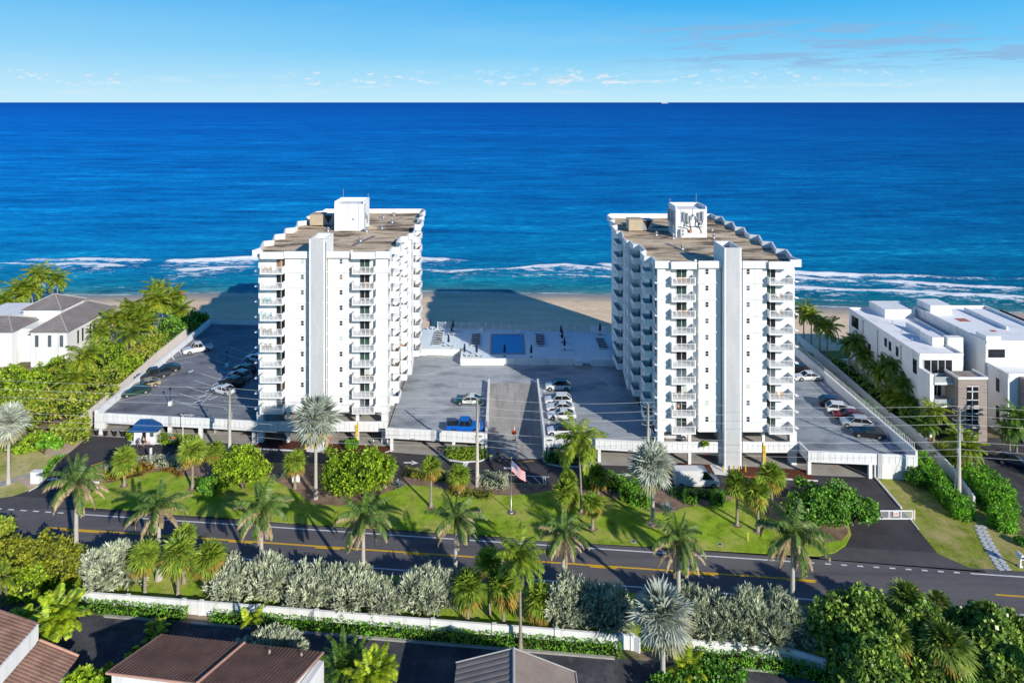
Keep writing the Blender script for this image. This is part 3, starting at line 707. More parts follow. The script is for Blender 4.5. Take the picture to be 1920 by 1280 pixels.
        b = MB()
        for pts in ([(12.4, 36.2), (12.2, 35.4), (11.6, 35.1), (10.6, 35.0), (9.8, 35.2), (8.8, 34.9)], [(11.2, 36.4), (11.1, 35.0), (10.9, 34.3)], [(10.0, 36.6), (10.1, 35.1), (9.3, 34.8), (8.9, 34.2), (8.9, 33.7)], [(9.5, 36.1), (9.4, 35.1), (9.0, 35.0)], [(13.6, 35.0), (12.4, 34.9), (11.6, 34.6), (11.5, 33.9)], [(11.9, 36), (11.95, 35.2)], [(8.7, 37.6), (8.6, 36.2), (8.8, 35.4)]):
            b.tube([(x(a), pv0 - .1, c) for a, c in pts], .065, 5)
        b.build('cable_run', BLACKP, ph)
        b = MB(); b.box(x(11.25), x(10.75), pv0 - .28, pv0, 33.9, 34.5); b.build('junction_box', surf('rust_orange', (.5, .2, .08), (.62, .30, .15), 3, .8), ph)
        b = MB(); b.box(x(13.2), x(12.4), pv0 - .8, pv0 - .35, 33.3, 34.75); ac = b.build('condenser', WHITE, T)
        b = MB()
        for zz in (33.68, 34.38):
            for r0 in (.3,): b.tube([(x(12.8), pv0 - .83, zz), (x(12.8), pv0 - .80, zz)], r0, 14)
        b.build('fan', GREYM, ac)
    else:
        m = MB(); m.box(x(pu1 - 2.55), x(pu1 - 2.2), pv0 - .05, pv0, 35.2, 35.5); m.build('wall_lamp', GREYM, ph)
    # base: open parking storey on columns
    m = MB(); m.box(x(2.8), x(TW - 2.8), 5.5, TD - 3, 0.02, Z0 - .25); m.build('core', surf('core_paint', (.30, .31, .33), (.40, .41, .43), .5, .8), T)
    m = MB(); m.prism(P([(0.05, .5), (TW - .05, .2), (TW - .05, TD), (.05, TD)]), 2.7, 3.0); m.build('parking_floor', CONC, T)
    def colm(u0, u1, v0, v1, z0, z1, mat=STUCCO):
        b = MB(); b.box(x(u0), x(u1), v0, v1, z0, z1); b.build('column', mat, T)
    slope = .105 * sg
    for u0, u1 in ((.02, 1.15), (5.3, 5.75), (9.2, 9.62), (12.48, 12.85), (17.5, 18.0), (22.0, TW - .02)):
        colm(u0, u1, .05, .55 if u1 - u0 < .6 else 1.1, 0, 2.7); colm(u0, u1, .05, .55 if u1 - u0 < .6 else 1.1, 3.0, Z0 - .25)
    for v in (8, 14, 20, 27, 34, 41):
        colm(TW - .9, TW - .2, v, v + .7, 3.0, Z0 - .25); colm(.2, .9, v, v + .7, 3.0, Z0 - .25)
    for u, v in ((6, 4.6), (14.5, 4.6), (19.5, 4.6)): colm(u, u + .4, v, v + .4, 0, 2.7)
    pp = MB()
    for u0, u1 in ((-.0, 9.62), (12.48, TW)):
        pp.box(x(u0), x(u1), -.32, -.08, 2.2, 3.95)
        k = u0 + .5
        while k < u1: pp.box(x(k), x(k + .06), -.335, -.315, 2.55, 3.7, 1); k += .86
    pp.build('garage_parapet', [STUCCO, SILLG], T)
    yu = 17.55 if sg > 0 else 5.35; m = MB(); m.box(x(yu), x(yu + .26), -.52, -.36, .05, 3.4); m.box(x(yu + .34), x(yu + .46), -.48, -.36, .6, 3.9)
    m.build('yellow_guard', YEL, T)
    for u in (9.3, 12.9, 11.2, 10.4): m = MB(); m.cyl(x(u), -2.1, 0, 1.0, .1, .1, 8); m.build('bollard', YEL, T)
    m = MB()
    if sg > 0: m.box(x(13.0), x(13.2), -.6, -.35, .1, 2.0)
    else: m.box(x(14.0), x(14.7), 2.5, 3.0, .1, 1.9)
    m.build('standpipe', REDP, T)
    if sg > 0:
        m = MB(); m.cyl(x(20.8), -.9, 0, .9, .22, .22, 10); m.cyl(x(20.8), -.9, .9, 1.1, .14, .02, 10); m.build('hydrant', ALU, T)
    m = MB(); m.tube([(x(9.5 if sg < 0 else 12.55), -1.28, .3), (x(9.5 if sg < 0 else 12.55), -1.28, 35.6)], .06, 6); m.build('drainpipe', surf('dark_pipe', (.10, .10, .11), (.15, .15, .16), 1, .6), T)
    return T
tower('left', -43.5, 116.5, 1, 'white ten-storey balcony tower on the left with a plain rooftop machine room', 'left')
tower('right', 48.6, 109.5, -1, 'white ten-storey balcony tower on the right with antennas on its rooftop room', 'right')

def air_handler(loc, label):
    T = thing('rooftop_air_handler', label, 'air handler', loc)
    m = MB(); m.box(0, 2.9, 0, 3.2, .25, 2.5); m.box(-.05, 2.95, -.05, 3.25, 2.5, 2.58); m.box(.1, 2.8, -.02, .02, .4, .48); m.build('cabinet', surf('tan_sheet_metal', (.46, .36, .24), (.56, .46, .33), .9, .6, fine=.06), T)
    m = MB(); m.box(2.9, 5.0, .4, 3.0, .25, 2.4); m.build('duct', GREYM, T)
    m = MB(); m.add([(3.05, .385, 2.3), (4.85, .385, 2.3), (3.95, .385, .55), (3.05, .36, 2.3), (4.85, .36, 2.3), (3.95, .36, .55)], [(0, 1, 2), (5, 4, 3), (0, 3, 4, 1), (1, 4, 5, 2), (2, 5, 3, 0)]); m.build('intake_hood', BLACKP, T)
    m = MB()
    for a in (.1, 2.6, 4.6):
        for b in (.2, 2.8): m.box(a, a + .2, b, b + .2, 0, .25)
    m.build('stand', GREYM, T); return T
air_handler((-42.4, 144.8, 32.85), 'tan rooftop air handler beside the plain machine room of the left tower')
air_handler((26.3, 138.6, 32.85), 'tan rooftop air handler beside the antenna room of the right tower')

# ------------------------------------------------------------------ parking decks
def panel_wall(mb, a, b, z0=2.2, z1=3.95, t=.26, ribs=True, step=.92):
    mb.wall(a, b, t, z0, z1)
    if not ribs: return
    d = Vector((b[0] - a[0], b[1] - a[1])); L = d.length; d /= L; n = Vector((d.y, -d.x))
    if n.y > 0: n = -n
    k = .5
    while k < L - .2:
        p = Vector(a) + d * k + n * (t / 2); q = p + d * .06
        mb.wall(tuple(p + n * .0), tuple(q + n * .0), .035, z0 + .32, z1 - .25, 1); k += step
def deck(label, poly, mat, name='parking_deck'):
    T = thing(name, label, 'parking deck', (poly[0][0], poly[0][1], 0))
    o = Vector((poly[0][0], poly[0][1]))
    L = [(p[0] - o.x, p[1] - o.y) for p in poly]
    m = MB(); m.prism(L, 2.62, 2.985); m.build('slab', CONC, T)
    m = MB(); m.poly(L, 3.0); m.build('deck_surface', mat, T)
    return T, (lambda p: (p[0] - o.x, p[1] - o.y))
D3 = lambda pts: [tuple(G(px, py, 3.0)[:2]) for px, py in pts]
# -- left deck
YF = lambda X: 112 - .105 * X
T, q = deck('grey rooftop parking deck left of the left tower with angled bays', [(-73.6, YF(-73.6)), (-43.6, YF(-43.6)), (-43.6, 168.5), (-75.2, 170.0)], DECKL)
m = MB(); panel_wall(m, q((-73.6, YF(-73.6) - .1)), q((-43.5, YF(-43.5) - .1))); m.build('front_parapet', [STUCCO, SILLG], T)
m = MB(); m.wall(q((-73.75, YF(-73.6))), q((-75.35, 170)), .55, 0, 4.3); m.wall(q((-75.3, 170.1)), q((-43.5, 168.6)), .26, 0, 4.0); m.wall(q((-73.7, YF(-73.6))), q((-71.9, YF(-71.9))), .4, 0, 2.2); m.build('side_wall', STUCCO, T)
m = MB()
for px in (172, 255.5, 313, 374, 384 + 95): 
    X = (px - CX) / F * 117.5; p = q((X, YF(X) + .05)); m2 = MB(); m2.box(p[0] - .3, p[0] + .3, p[1], p[1] + .5, 0, 2.62); m2.build('column', STUCCO, T)
for X in (-59.5, -48.5): p = q((X, YF(X) - .28)); m.box(p[0] - .3, p[0] + .3, p[1], p[1] + .12, 2.15, 4.0)
m.build('expansion_joint', SILLG, T)
m = MB(); m.wall(q((-73.3, 133)), q((-44, 131)), .3, 0, 2.62); m.wall(q((-53, 131)), q((-52.4, 120)), .3, 0, 2.62); m.build('inner_wall', surf('garage_wall', (.42, .42, .42), (.52, .52, .52), .5, .9), T)
m = MB()
def st(pts, w_=.13, z=3.02): m.strip([q(p) for p in D3(pts)], w_, z)
for a, b in (((210, 753.6), (284, 738)), ((287, 722), (300, 724)), ((292, 717), (316, 711)), ((318, 703), (329, 700)), ((326, 692), (344, 688)), ((311, 686), (357.5, 677.5)), ((308, 678.5), (370, 667)), ((322, 668), (376, 657.5)), ((395, 640), (408, 637))): st([a, b])
for a, b in (((308, 678.5), (313, 685.5)), ((322, 668), (327.5, 675)), ((335, 656), (341, 663))): st([a, b], .3)
for k in range(9):
    x0, y0 = 323 + 13.6 * k, 749.6 - 12.3 * k; s = 1 - .035 * k
    st([(x0, y0), (x0 + 47 * s, y0 + 15 * s)])
for k in range(11):
    x0, y0 = 358 + 14.5 * k * .93, 757.5 - 12.8 * k * .93; s = 1 - .035 * k; st([(x0, y0), (x0 + 17 * s, y0 - 6.8 * s)], .32)
st([(371, 764), (400, 735), (475, 655)]); st([(340, 754), (425, 764)]); st([(391, 749), (408, 743)], .3)
st([(344, 778), (357, 778)], .5); m.add([(*q(p), 3.02) for p in D3([(356, 775.5), (366, 778.5), (355, 781)])], [(0, 1, 2)])
st([(362, 693), (358, 697)], .4); m.add([(*q(p), 3.02) for p in D3([(353, 699), (361.5, 697.5), (355, 694.5)])], [(0, 1, 2)])
m.build('bay_markings', LINEW, T)
# -- centre deck with the ramp cut into it
T, q = deck('light grey parking deck between the two towers with an entry ramp', [(-20.2, YF(-20.2)), (-2.9, YF(-2.9)), (-2.9, 134.2), (6.9, 134.2), (6.9, YF(6.9)), (25.8, YF(25.8)), (25.8, 143.7), (-9.3, 143.7), (-9.3, 149.2), (-20.2, 149.2)], DECKC)
m = MB(); panel_wall(m, q((-20.3, YF(-20.3) - .1)), q((-3.2, YF(-3.2) - .1))); m.build('front_parapet', [STUCCO, SILLG], T); m = MB(); panel_wall(m, q((7.2, YF(7.2) - .1)), q((25.9, YF(25.9) - .1))); m.build('front_parapet', [STUCCO, SILLG], T)
m = MB(); m.wall(q((-2.95, YF(-2.95) - .2)), q((-2.95, 134.2)), .34, 0, 3.95); m.wall(q((6.95, YF(6.95) - .2)), q((6.95, 134.2)), .34, 0, 3.95); m.build('ramp_wall', STUCCO, T)
m = MB(); ys = [YF(0) - .6 + (134.3 - YF(0) + .6) * k / 8 for k in range(9)]
for k in range(8):
    za, zb_ = .03 + 2.95 * k / 8, .03 + 2.95 * (k + 1) / 8
    a, b, c_, d_ = q((-2.78, ys[k])), q((6.78, ys[k])), q((6.78, ys[k + 1])), q((-2.78, ys[k + 1])); m.quad((*a, za), (*b, za), (*c_, zb_), (*d_, zb_))
m.build('ramp', surf('ramp_concrete', (.30, .285, .26), (.40, .385, .355), .25, .9, (1.6, .4, 1), 7, fine=.2, stain=((.17, .165, .16), .22, (2.2, .35, 1), .5, .75)), T)
for X in (-19.3, -8.5, -3.5, 7.6, 16, 25.2):
    p = q((X, YF(X) + .05)); m2 = MB(); m2.box(p[0] - .25, p[0] + .25, p[1], p[1] + .45, 0, 2.62); m2.build('column', STUCCO, T)
m = MB(); m.wall(q((-20, 126)), q((-3.1, 126)), .3, 0, 2.62); m.wall(q((7.1, 126)), q((25.8, 126)), .3, 0, 2.62); m.build('inner_wall', MATS['garage_wall'], T)
m = MB()
for X in (-12.0,): p = q((X, YF(X) - .28)); m.box(p[0] - .28, p[0] + .28, p[1], p[1] + .12, 2.15, 4.0)
m.build('expansion_joint', SILLG, T)
m = MB()
for X in (-15.4, -3.9, 7.9, 21.2): p = q((X, YF(X) - .26)); m.box(p[0] - .55, p[0] + .55, p[1], p[1] + .06, 2.28 if abs(X) > 10 else 3.3, 2.4 if abs(X) > 10 else 3.48)
m.build('vent_slot', BLACKP, T)
m = MB()
st([(744, 702.5), (795, 702.5), (805, 701), (825, 695), (845, 690.5), (862, 688.5), (900, 687.5), (1050, 688), (1080, 691), (1110, 699), (1135, 713), (1150, 730), (1172, 743)], .14)
st([(862, 718.5), (911, 718.5)]); st([(862, 725), (909, 725)]); st([(862, 718.5), (862, 725)])
for k in range(5): st([(869 + 9 * k, 719), (876 + 9 * k, 725)], .1)
for y, xa, xb in ((741, 868, 906), (775, 854, 904)): st([(xa, y), (xb, y)])
for y in (739, 760, 777, 792, 806): st([(1022, y), (1052, y + 1)], .12)
for px, py in ((1021, 728), (1022.5, 741), (1026, 771), (1029, 789), (1031, 802), (905, 733), (901, 783)): st([(px, py), (px + .3, py + 7)], .4)
m.build('bay_markings', LINEW, T)
# -- right deck
T, q = deck('grey parking deck right of the right tower along a tall white wall', [(49.0, YF(48.9) - .25), (65.4, YF(65.4) + .2), (65.9, 158.5), (48.7, 158.5)], DECKR)
m = MB(); panel_wall(m, q((49.0, YF(48.9) - .4)), q((65.7, YF(65.6)))); m.wall(q((49.05, YF(48.9) - .3)), q((48.9, 109.4)), .26, 2.2, 3.95); m.build('front_parapet', [STUCCO, SILLG], T)
m = MB(); p0, p1 = q((65.6, YF(65.6) - .1)), q((66.1, 158.6)); m.wall(p0, p1, .35, 0, 4.7); m.wall(q((48.7, 158.6)), q((66.2, 158.6)), .3, 0, 4.7); m.wall(q((59.3, YF(59.3))), q((65.4, YF(65.4) + .1)), .3, 0, 2.2); m.build('side_wall', STUCCO, T)
for X in (49.3, 58.6):
    p = q((X, YF(X) - .3)); m2 = MB(); m2.box(p[0] - .28, p[0] + .28, p[1], p[1] + .5, 0, 2.62); m2.build('column', STUCCO, T)
m = MB(); p = q((60.0, YF(60) - .36)); m.box(p[0] - .35, p[0] + .35, p[1], p[1] + .14, .1, 4.0); m.build('expansion_joint', SILLG, T)
m = MB(); m.wall(q((50, 124)), q((65.3, 124)), .3, 0, 2.62); m.build('inner_wall', MATS['garage_wall'], T)
m = MB()
for py, xa, xb in ((716.5, 1502, 1537), (727, 1502, 1551), (738, 1512, 1564), (749, 1530, 1575), (825, 1624, 1662), (841, 1640, 1684)): st([(xa, py), (xb, py)], .11)
for px, py in ((1538, 716), (1550, 727), (1562, 739), (1573, 750), (1663, 831)): st([(px, py), (px + 9, py + 8)], .3)
m.build('bay_markings', LINEW, T)
m = MB()      # white rail on the wall
a, b = Vector((65.62, 105.6)), Vector((66.1, 158)); k = 0; Lr = (b - a).length
while k <= Lr:
    p = a + (b - a) * (k / Lr); pq = q(p); m.box(pq[0] - .02, pq[0] + .02, pq[1] - .02, pq[1] + .02, 4.7, 5.7); k += .45
for zz in (4.82, 5.62): m.wall(q(a), q(b), .05, zz, zz + .06)
m.build('rail', WHITE, T)

# ------------------------------------------------------------------ pool terrace
g = MB(); g.prism([(-20, 149.2), (-9.3, 149.2), (-9.3, 143.8), (26, 143.8), (26, 162.6), (-20, 166.4)], -1.2, 3.38)
struct('pool_terrace', g, surf('terrace_paving', (.62, .72, .75), (.74, .82, .84), .9, .85, (1, 1, 1), 5, fine=.12))
def thingmesh(name, mb, mat, label, cat, group=None):
    return tag(mb.build(name, mat), label, cat, group)
m = MB()
for a, b in (((-20, 149.1), (-9.4, 149.1)), ((-9.3, 149.2), (-9.3, 143.6)), ((-9.3, 143.6), (15.2, 143.6)), ((18.8, 143.0), (26, 143.0))): m.wall(a, b, .26, 3.0, 4.45)
m.prism([(15.3, 142.6), (17.0, 142.6), (17.0, 143.9), (15.3, 143.9)], 3.0, 4.3)
thingmesh('terrace_wall', m, STUCCO, 'low white wall between the parking deck and the pool terrace', 'wall')
m = MB()
for k in range(4): m.box(15.2, 19.0, 142.9 - .5 * k, 143.4 - .5 * k, 3.0, 3.36 - .09 * k)
thingmesh('terrace_steps', m, CONC, 'concrete steps up to the gate of the pool terrace', 'steps')
m = MB(); m.box(-17, -13.6, 148.1, 148.9, 3.0, 3.15); thingmesh('terrace_step', m, CONC, 'single wide step at the lit terrace wall beside the left tower', 'steps')
pa, pb, pc, pd = G(924.4, 628.5, 3.4), G(976.4, 627.8, 3.4), G(980.6, 661.2, 3.4), G(922.6, 661.7, 3.4)
T = thing('swimming_pool', 'small rectangular blue swimming pool in the shaded terrace', 'pool', ((pa + pc) / 2)[:])
o = (pa + pc) / 2; lc = [((p.x - o.x), (p.y - o.y)) for p in (pa, pb, pc, pd)]
m = MB()
x0, x1, y0, y1 = -3.55, 3.55, -6.0, 6.0
for r in ((x0 - .45, x1 + .45, y1, y1 + .45), (x0 - .45, x1 + .45, y0 - .45, y0), (x0 - .45, x0, y0, y1), (x1, x1 + .45, y0, y1)): m.box(*r, 0.0, .07)
m.build('coping', surf('coping_tile', (.22, .25, .30), (.30, .33, .38), 2, .6), T)
m = MB(); m.quad((x0, y0, .03), (x1, y0, .03), (x1, y1, .03), (x0, y1, .03))
PW, pnt, pbs, _ = nodes('pool_water'); v = coords(pnt); pnt.links.new(ramp(pnt, noisen(pnt, v, 1.2, 4, .6, 1.0), [(.3, (.014, .15, .50)), (.7, (.034, .23, .60))]), pbs.inputs['Base Color']); pbs.inputs['Roughness'].default_value = .12; spec(pbs, .3); bumpn(pnt, noisen(pnt, v, 2.2, 4), pbs, .3, .1)
m.build('water', PW, T)
m = MB()
for s in (-.3, .3): m.tube([(x1 + .9, y1 - 1.2 + s, 0), (x1 + .9, y1 - 1.2 + s, .9), (x1 + .2, y1 - 1.2 + s, 1.0), (x1 - .3, y1 - 1.2 + s, .1)], .03, 6)
m.build('handrail', ALU, T, True)
# fence along the beach edge of the terrace
T = thing('terrace_fence', 'pale picket fence along the beach edge of the pool terrace', 'fence', (-16.5, 166.1, 3.38))
a, b = Vector((0, 0)), Vector((38, -3.3)); L = (b - a).length; d = (b - a) / L
m = MB(); k = 0
while k < L: p = a + d * k; m.box(p.x - .025, p.x + .025, p.y - .02, p.y + .02, .06, 1.5); k += .17
for zz in (.1, 1.42): m.wall(a, b, .05, zz, zz + .06)
m.build('pickets', surf('pale_blue_pickets', (.50, .56, .62), (.6, .66, .7), 1, .6), T)
for i in range(20):
    p = a + d * (L * i / 19); m = MB(); m.box(p.x - .06, p.x + .06, p.y - .06, p.y + .06, 0, 1.62); m.build('post', WHITE, T)
m = MB(); m.box(38, 42, -3.45, -3.25, 0, 1.6); m.build('end_panel', WHITE, T)
T2 = bpy.data.meshes
m = MB(); n = 20; ring = [(math.cos(i * 2 * math.pi / n) * .33, 0, math.sin(i * 2 * math.pi / n) * .33) for i in range(n + 1)]; m.tube(ring, .08, 8, 0, False)
o = thingmesh('lifebuoy', m, surf('lifebuoy_white', (.78, .78, .76), (.82, .8, .78), 2, .5), 'white ring lifebuoy hung on the pool terrace fence', 'lifebuoy'); o.location = (1.6, 164.45, 4.35)
for X, Y, lb in ((-5.6, 164.3, 'small white box left of the lifebuoy by the terrace fence'), (3.6, 162.6, 'low white storage box right of the lifebuoy by the terrace fence')):
    m = MB(); m.box(-.5, .5, -.3, .3, 0, .55); m.box(-.54, .54, -.34, .34, .55, .63); o = thingmesh('deck_box', m, WHITE, lb, 'box'); o.location = (X, Y, 3.39)
# ------------------------------------------------------------------ neighbouring houses
def hip(mb, x0, x1, y0, y1, ze, zr, ins=None, ov=.5, m=0):
    x0 -= ov; x1 += ov; y0 -= ov; y1 += ov
    if x1 - x0 < y1 - y0:
        i = (x1 - x0) / 2 if ins is None else ins; xm = (x0 + x1) / 2
        a, b = (xm, y0 + i, zr), (xm, y1 - i, zr)
        v = [(x0, y0, ze), (x1, y0, ze), (x1, y1, ze), (x0, y1, ze), a, b]
        f = [(0, 1, 4), (1, 2, 5, 4), (2, 3, 5), (3, 0, 4, 5), (3, 2, 1, 0)]
    else:
        i = (y1 - y0) / 2 if ins is None else ins; ym = (y0 + y1) / 2
        a, b = (x0 + i, ym, zr), (x1 - i, ym, zr)
        v = [(x0, y0, ze), (x1, y0, ze), (x1, y1, ze), (x0, y1, ze), a, b]
        f = [(0, 1, 5, 4), (1, 2, 5), (2, 3, 4, 5), (3, 0, 4), (3, 2, 1, 0)]
    mb.add(v, f, m); return v
GREYROOF = surf('grey_tile_roof', (.21, .185, .175), (.29, .26, .245), .4, .9, (1, 1, 1), 5, fine=.12, bump=.1, stain=((.13, .115, .11), 2.2, (.15, 6, 6), .5, .62))
RIDGE = surf('roof_ridge', (.42, .40, .38), (.5, .48, .46), 1, .9)
def win(T, name, box, mat=GL_D, frame=None):
    m = MB(); m.box(*box); return m.build(name, mat, T)
T = thing('villa', 'white villa with grey hipped roofs left of the parking deck', 'house', (-103, 150, 0)); ox, oy = -103, 150
m = MB()
m.box(-107.2 - ox, -99 - ox, 0, 18, 0, 8); m.box(-127 - ox, -111.5 - ox, 0, 9, 0, 8); m.box(-115 - ox, -106 - ox, 8.4, 17, 0, 10.4); m.box(-111.5 - ox, -107.2 - ox, 3, 16, 0, 7.6); m.box(-127 - ox, -115 - ox, 9, 19, 0, 8.8)
m.build('wall', STUCCO, T)
for x0, x1, y0, y1, ze, zr, ins in ((-107.2, -99, 150, 168, 8.0, 10.8, 4.2), (-127, -111.5, 150, 159, 8.0, 10.2, 4.6), (-115, -106, 158.4, 167, 10.4, 12.9, None)):
    m = MB(); v = hip(m, x0 - ox, x1 - ox, y0 - oy, y1 - oy, ze + .02, zr, ins); r = m.build('roof', GREYROOF, T)
    m = MB(); up = Vector((0, 0, .05))
    for a, b in ((0, 4), (1, 5 if abs(v[5][1] - v[4][1]) < .1 and x1 - x0 > y1 - y0 else 4), (2, 5), (3, 5 if x1 - x0 < y1 - y0 else 4), (4, 5)):
        if (Vector(v[a]) - Vector(v[b])).length > .3: m.tube([Vector(v[a]) + up, Vector(v[b]) + up], .10, 5)
    m.build('ridge', RIDGE, r)
for x in (-106.2, -103.3, -100.6): win(T, 'window', (x - ox, x + .75 - ox, -.08, .02, 4.6, 7.2), GL_B)
for y in (153.6, 155.3, 158.2, 159.8, 163.5, 165): win(T, 'window', (-99.02 - ox, -98.92 - ox, y - oy, y + .5 - oy, 4.0, 7.0), GL_D)
win(T, 'window', (-111.52 - ox, -111.42 - ox, 4, 4.8, 3.2, 6.2), GL_D); win(T, 'window', (-117 - ox, -116.2 - ox, -.08, .02, 2.2, 4.0), GL_B)
m = MB(); m.tube([(-117.5 - ox, -.1, 6.2), (-117.5 - ox, .02, 6.2)], .5, 14); m.tube([(-111.4 - ox, 3.4, 7.0), (-111.52 - ox, 3.4, 7.0)], .35, 12); m.build('round_window', GL_D, T)

# -- modern three-storey house by the right deck
BLK = surf('black_metal', (.02, .02, .022), (.035, .035, .038), 1, .5)
WROOF = surf('white_roof_membrane', (.86, .86, .85), (.92, .92, .91), .5, .8, stain=((.6, .6, .62), .25, (1, 1, 1), .55, .75))
T = thing('modern_house', 'white flat-roofed modern house with wood-clad tower and balconies by the palm row', 'house', (76.4, 121.5, 0)); ox, oy = 76.4, 121.5
pp = [(0, 0), (8.0, 0), (8.0, 5.5), (11.4, 5.5), (12.1, 27), (1.2, 27)]
m = MB(); m.prism(pp, 0, 13.5)
for a, b in zip(pp, pp[1:] + pp[:1]): m.wall(a, b, .3, 13.5, 13.95)
m.box(5.8, 12.2, 21, 27.2, 13.5, 15.4); m.box(5.4, 7.6, 4.6, 8.4, 13.5, 15.2); m.box(8.0, 11.0, 4.2, 5.5, 4, 15.3); m.box(6.6, 6.85, 10, 15, 13.5, 14.7)
m.box(0.0, .75, -3.0, 0, 0, 11.3); m.box(4.1, 8.2, -1.0, 0, 0, 9.6)
m.build('wall', STUCCO, T)
m = MB(); m.prism([(.15, .15), (7.85, .15), (7.85, 5.7), (11.2, 5.7), (11.9, 26.8), (1.35, 26.8)], 13.5, 13.56); m.build('roof', WROOF, T)
for u, v in ((4, 12), (5, 17), (3, 7)): m = MB(); m.cyl(u, v, 13.56, 14.3, .09, .09, 8); m.build('roof_pipe', ALU, T)
for z in (5.5, 9.5):
    m = MB(); m.box(.75, 4.1, -3.2, 0, z, z + .36); b = m.build('balcony', STUCCO, T)
    m = MB(); m.box(.75, 4.1, -3.15, -3.1, z + .36, z + 1.4); b_ = m.build('glass_rail', surf('rail_glass', (.35, .38, .39), (.48, .51, .52), 1, .2), b)
    for x in (1.1, 2.1, 3.2):
        m = MB(); m.box(x, x + .7, -1.8, -1.1, z + .36, z + .75); m.box(x, x + .7, -1.1, -.95, z + .36, z + 1.15); m.build('lounge_chair', surf('grey_cushion', (.45, .46, .46), (.55, .56, .55), 2, .9), b)
for x0, x1, y, z0, z1 in ((.75, 6.0, -.06, 10.4, 12.8), (.9, 4.0, -.05, 6.1, 9.3), (.9, 4.0, -.05, 2.0, 5.2)):
    m = MB(); m.box(x0, x1, y, 0, z0, z1); wd = m.build('window', GL_D, T)
    m = MB(); k = x0
    while k <= x1 + .01: m.box(k - .05, k + .05, y - .05, y, z0, z1); k += (x1 - x0) / 4
    m.box(x0, x1, y - .05, y, z1 - .08, z1 + .05); m.build('frame', WHITE, wd)
m = MB(); m.box(4.0, 9.1, -4.6, -1.0, 0, 11.1); m.build('wood_tower', WOODB, T)
m = MB(); m.box(3.9, 9.2, -4.72, -4.5, 11.1, 11.5); m.box(3.9, 4.15, -4.5, -1, 11.1, 11.5); m.box(8.95, 9.2, -4.5, -1, 11.1, 11.5); m.build('tower_parapet', STUCCO, T)
for z0, z1 in ((6.5, 9.8), (3.0, 5.9), (.2, 2.5)):
    m = MB(); m.box(5.5, 7.5, -4.66, -4.59, z0, z1); wd = m.build('window', GL_D, T)
    m = MB(); m.box(5.4, 7.6, -4.7, -4.66, z1, z1 + .1); m.box(5.4, 7.6, -4.7, -4.66, z0 - .1, z0); m.box(6.35, 6.5, -4.7, -4.66, z0, z1); m.box(5.5, 7.5, -4.7, -4.662, z1 - .9, z1 - .78); m.box(5.5, 7.5, -4.7, -4.662, z0 + .9, z0 + 1.02); m.build('frame', WHITE, wd)
wl = lambda Y: 1.2 * (Y - 121.5) / 27
for Y, z0, z1, l in ((144.2, 10.4, 12.8, 3.0), (132.6, 10.9, 12.6, .9), (131.0, 10.7, 12.5, .9), (128.4, 10.6, 12.4, .9), (134, 6.9, 8.9, .9), (129.8, 7.1, 8.9, .9), (126.5, 6.5, 8.5, .9), (122.3, 9.7, 12.3, 1.2), (139, 7.3, 9.1, 1)):
    m = MB(); m.prism([(wl(Y) - .06, Y - oy), (wl(Y) + .1, Y - oy), (wl(Y + l) + .1, Y + l - oy), (wl(Y + l) - .06, Y + l - oy)], z0, z1); m.build('window', GL_D, T)
for Y in (142, 136, 127.4):
    m = MB(); m.box(wl(Y) - .16, wl(Y) - .03, Y - oy, Y - oy + .12, .5, 13.2); m.box(wl(Y) - .22, wl(Y) - .02, Y - oy - .08, Y - oy + .2, 12.8, 13.2); m.build('drainpipe', ALU, T)
m = MB(); m.box(.8, 3.8, -3.1, -3.0, .2, 3.2); m.build('garage_door', BLK, T)
T = thing('modern_house', 'second white flat-roofed house at the right edge of the photo', 'house', (89.9, 118, 0)); ox, oy = 89.9, 118
pp = [(-.2, 5), (15, 5), (15, 26), (-.4, 26)]
m = MB(); m.prism(pp, 0, 15.2); m.box(0.1, 8.0, 0, 5, 0, 11.0)
for a, b in zip(pp, pp[1:] + pp[:1]): m.wall(a, b, .35, 15.2, 15.8)
p2 = [(0.1, 5), (0.1, 0), (8, 0), (8, 5)]
for a, b in zip(p2, p2[1:]): m.wall(a, b, .3, 11.0, 11.7)
m.box(.2, 4.6, 21.5, 26.2, 15.2, 17.2); m.box(-.2, 2.6, 4.9, 7.6, 15.2, 16.6); m.box(9, 9.3, 12, 24, 15.2, 16)
m.build('wall', STUCCO, T)
m = MB(); m.prism([(.1, 5.3), (14.8, 5.3), (14.8, 25.8), (.1, 25.8)], 15.2, 15.26); m.build('roof', WROOF, T)
for bx in ((.3, 3.3, 4.9, 4.99, 12.6, 14.1), (.04, .12, 2.0, 2.8, 7.4, 9.8), (.04, .12, 2.0, 2.8, 2.2, 4.8), (2.2, 7, -.06, .0, 5.8, 9.0), (2.2, 7, -.06, 0, .8, 4)): win(T, 'window', bx)
m = MB(); m.box(2.0, 8, -2.2, -.1, 0, 11.2); m.build('wood_tower', WOODB, T)
for Y in (4, 11): m = MB(); m.box(-.34, -.22, Y + 1, Y + 1.12, .5, 14.5); m.build('drainpipe', ALU, T)
for bx in ((3.4, 5.6, 17, 19), (5.5, 6.5, 11, 12)): m = MB(); m.box(*bx, 15.26, 15.30); m.build('roof_patch', surf('faded_red_mat', (.42, .14, .11), (.5, .2, .16), 2, .8), T)
T = thing('beach_house', 'low flat-roofed house with black fascia behind the second white house', 'house', (121, 150, 0))
m = MB(); m.box(0, 26, 0, 11, 0, 8.6); m.build('wall', STUCCO, T)
m = MB(); m.box(-.3, 26, -.3, .2, 8.6, 9.6); m.box(-.3, .2, .2, 11, 8.6, 9.6); m.build('fascia', BLK, T)
m = MB(); m.box(.2, 26, .2, 11, 8.6, 8.7); m.build('roof', PAVER, T)

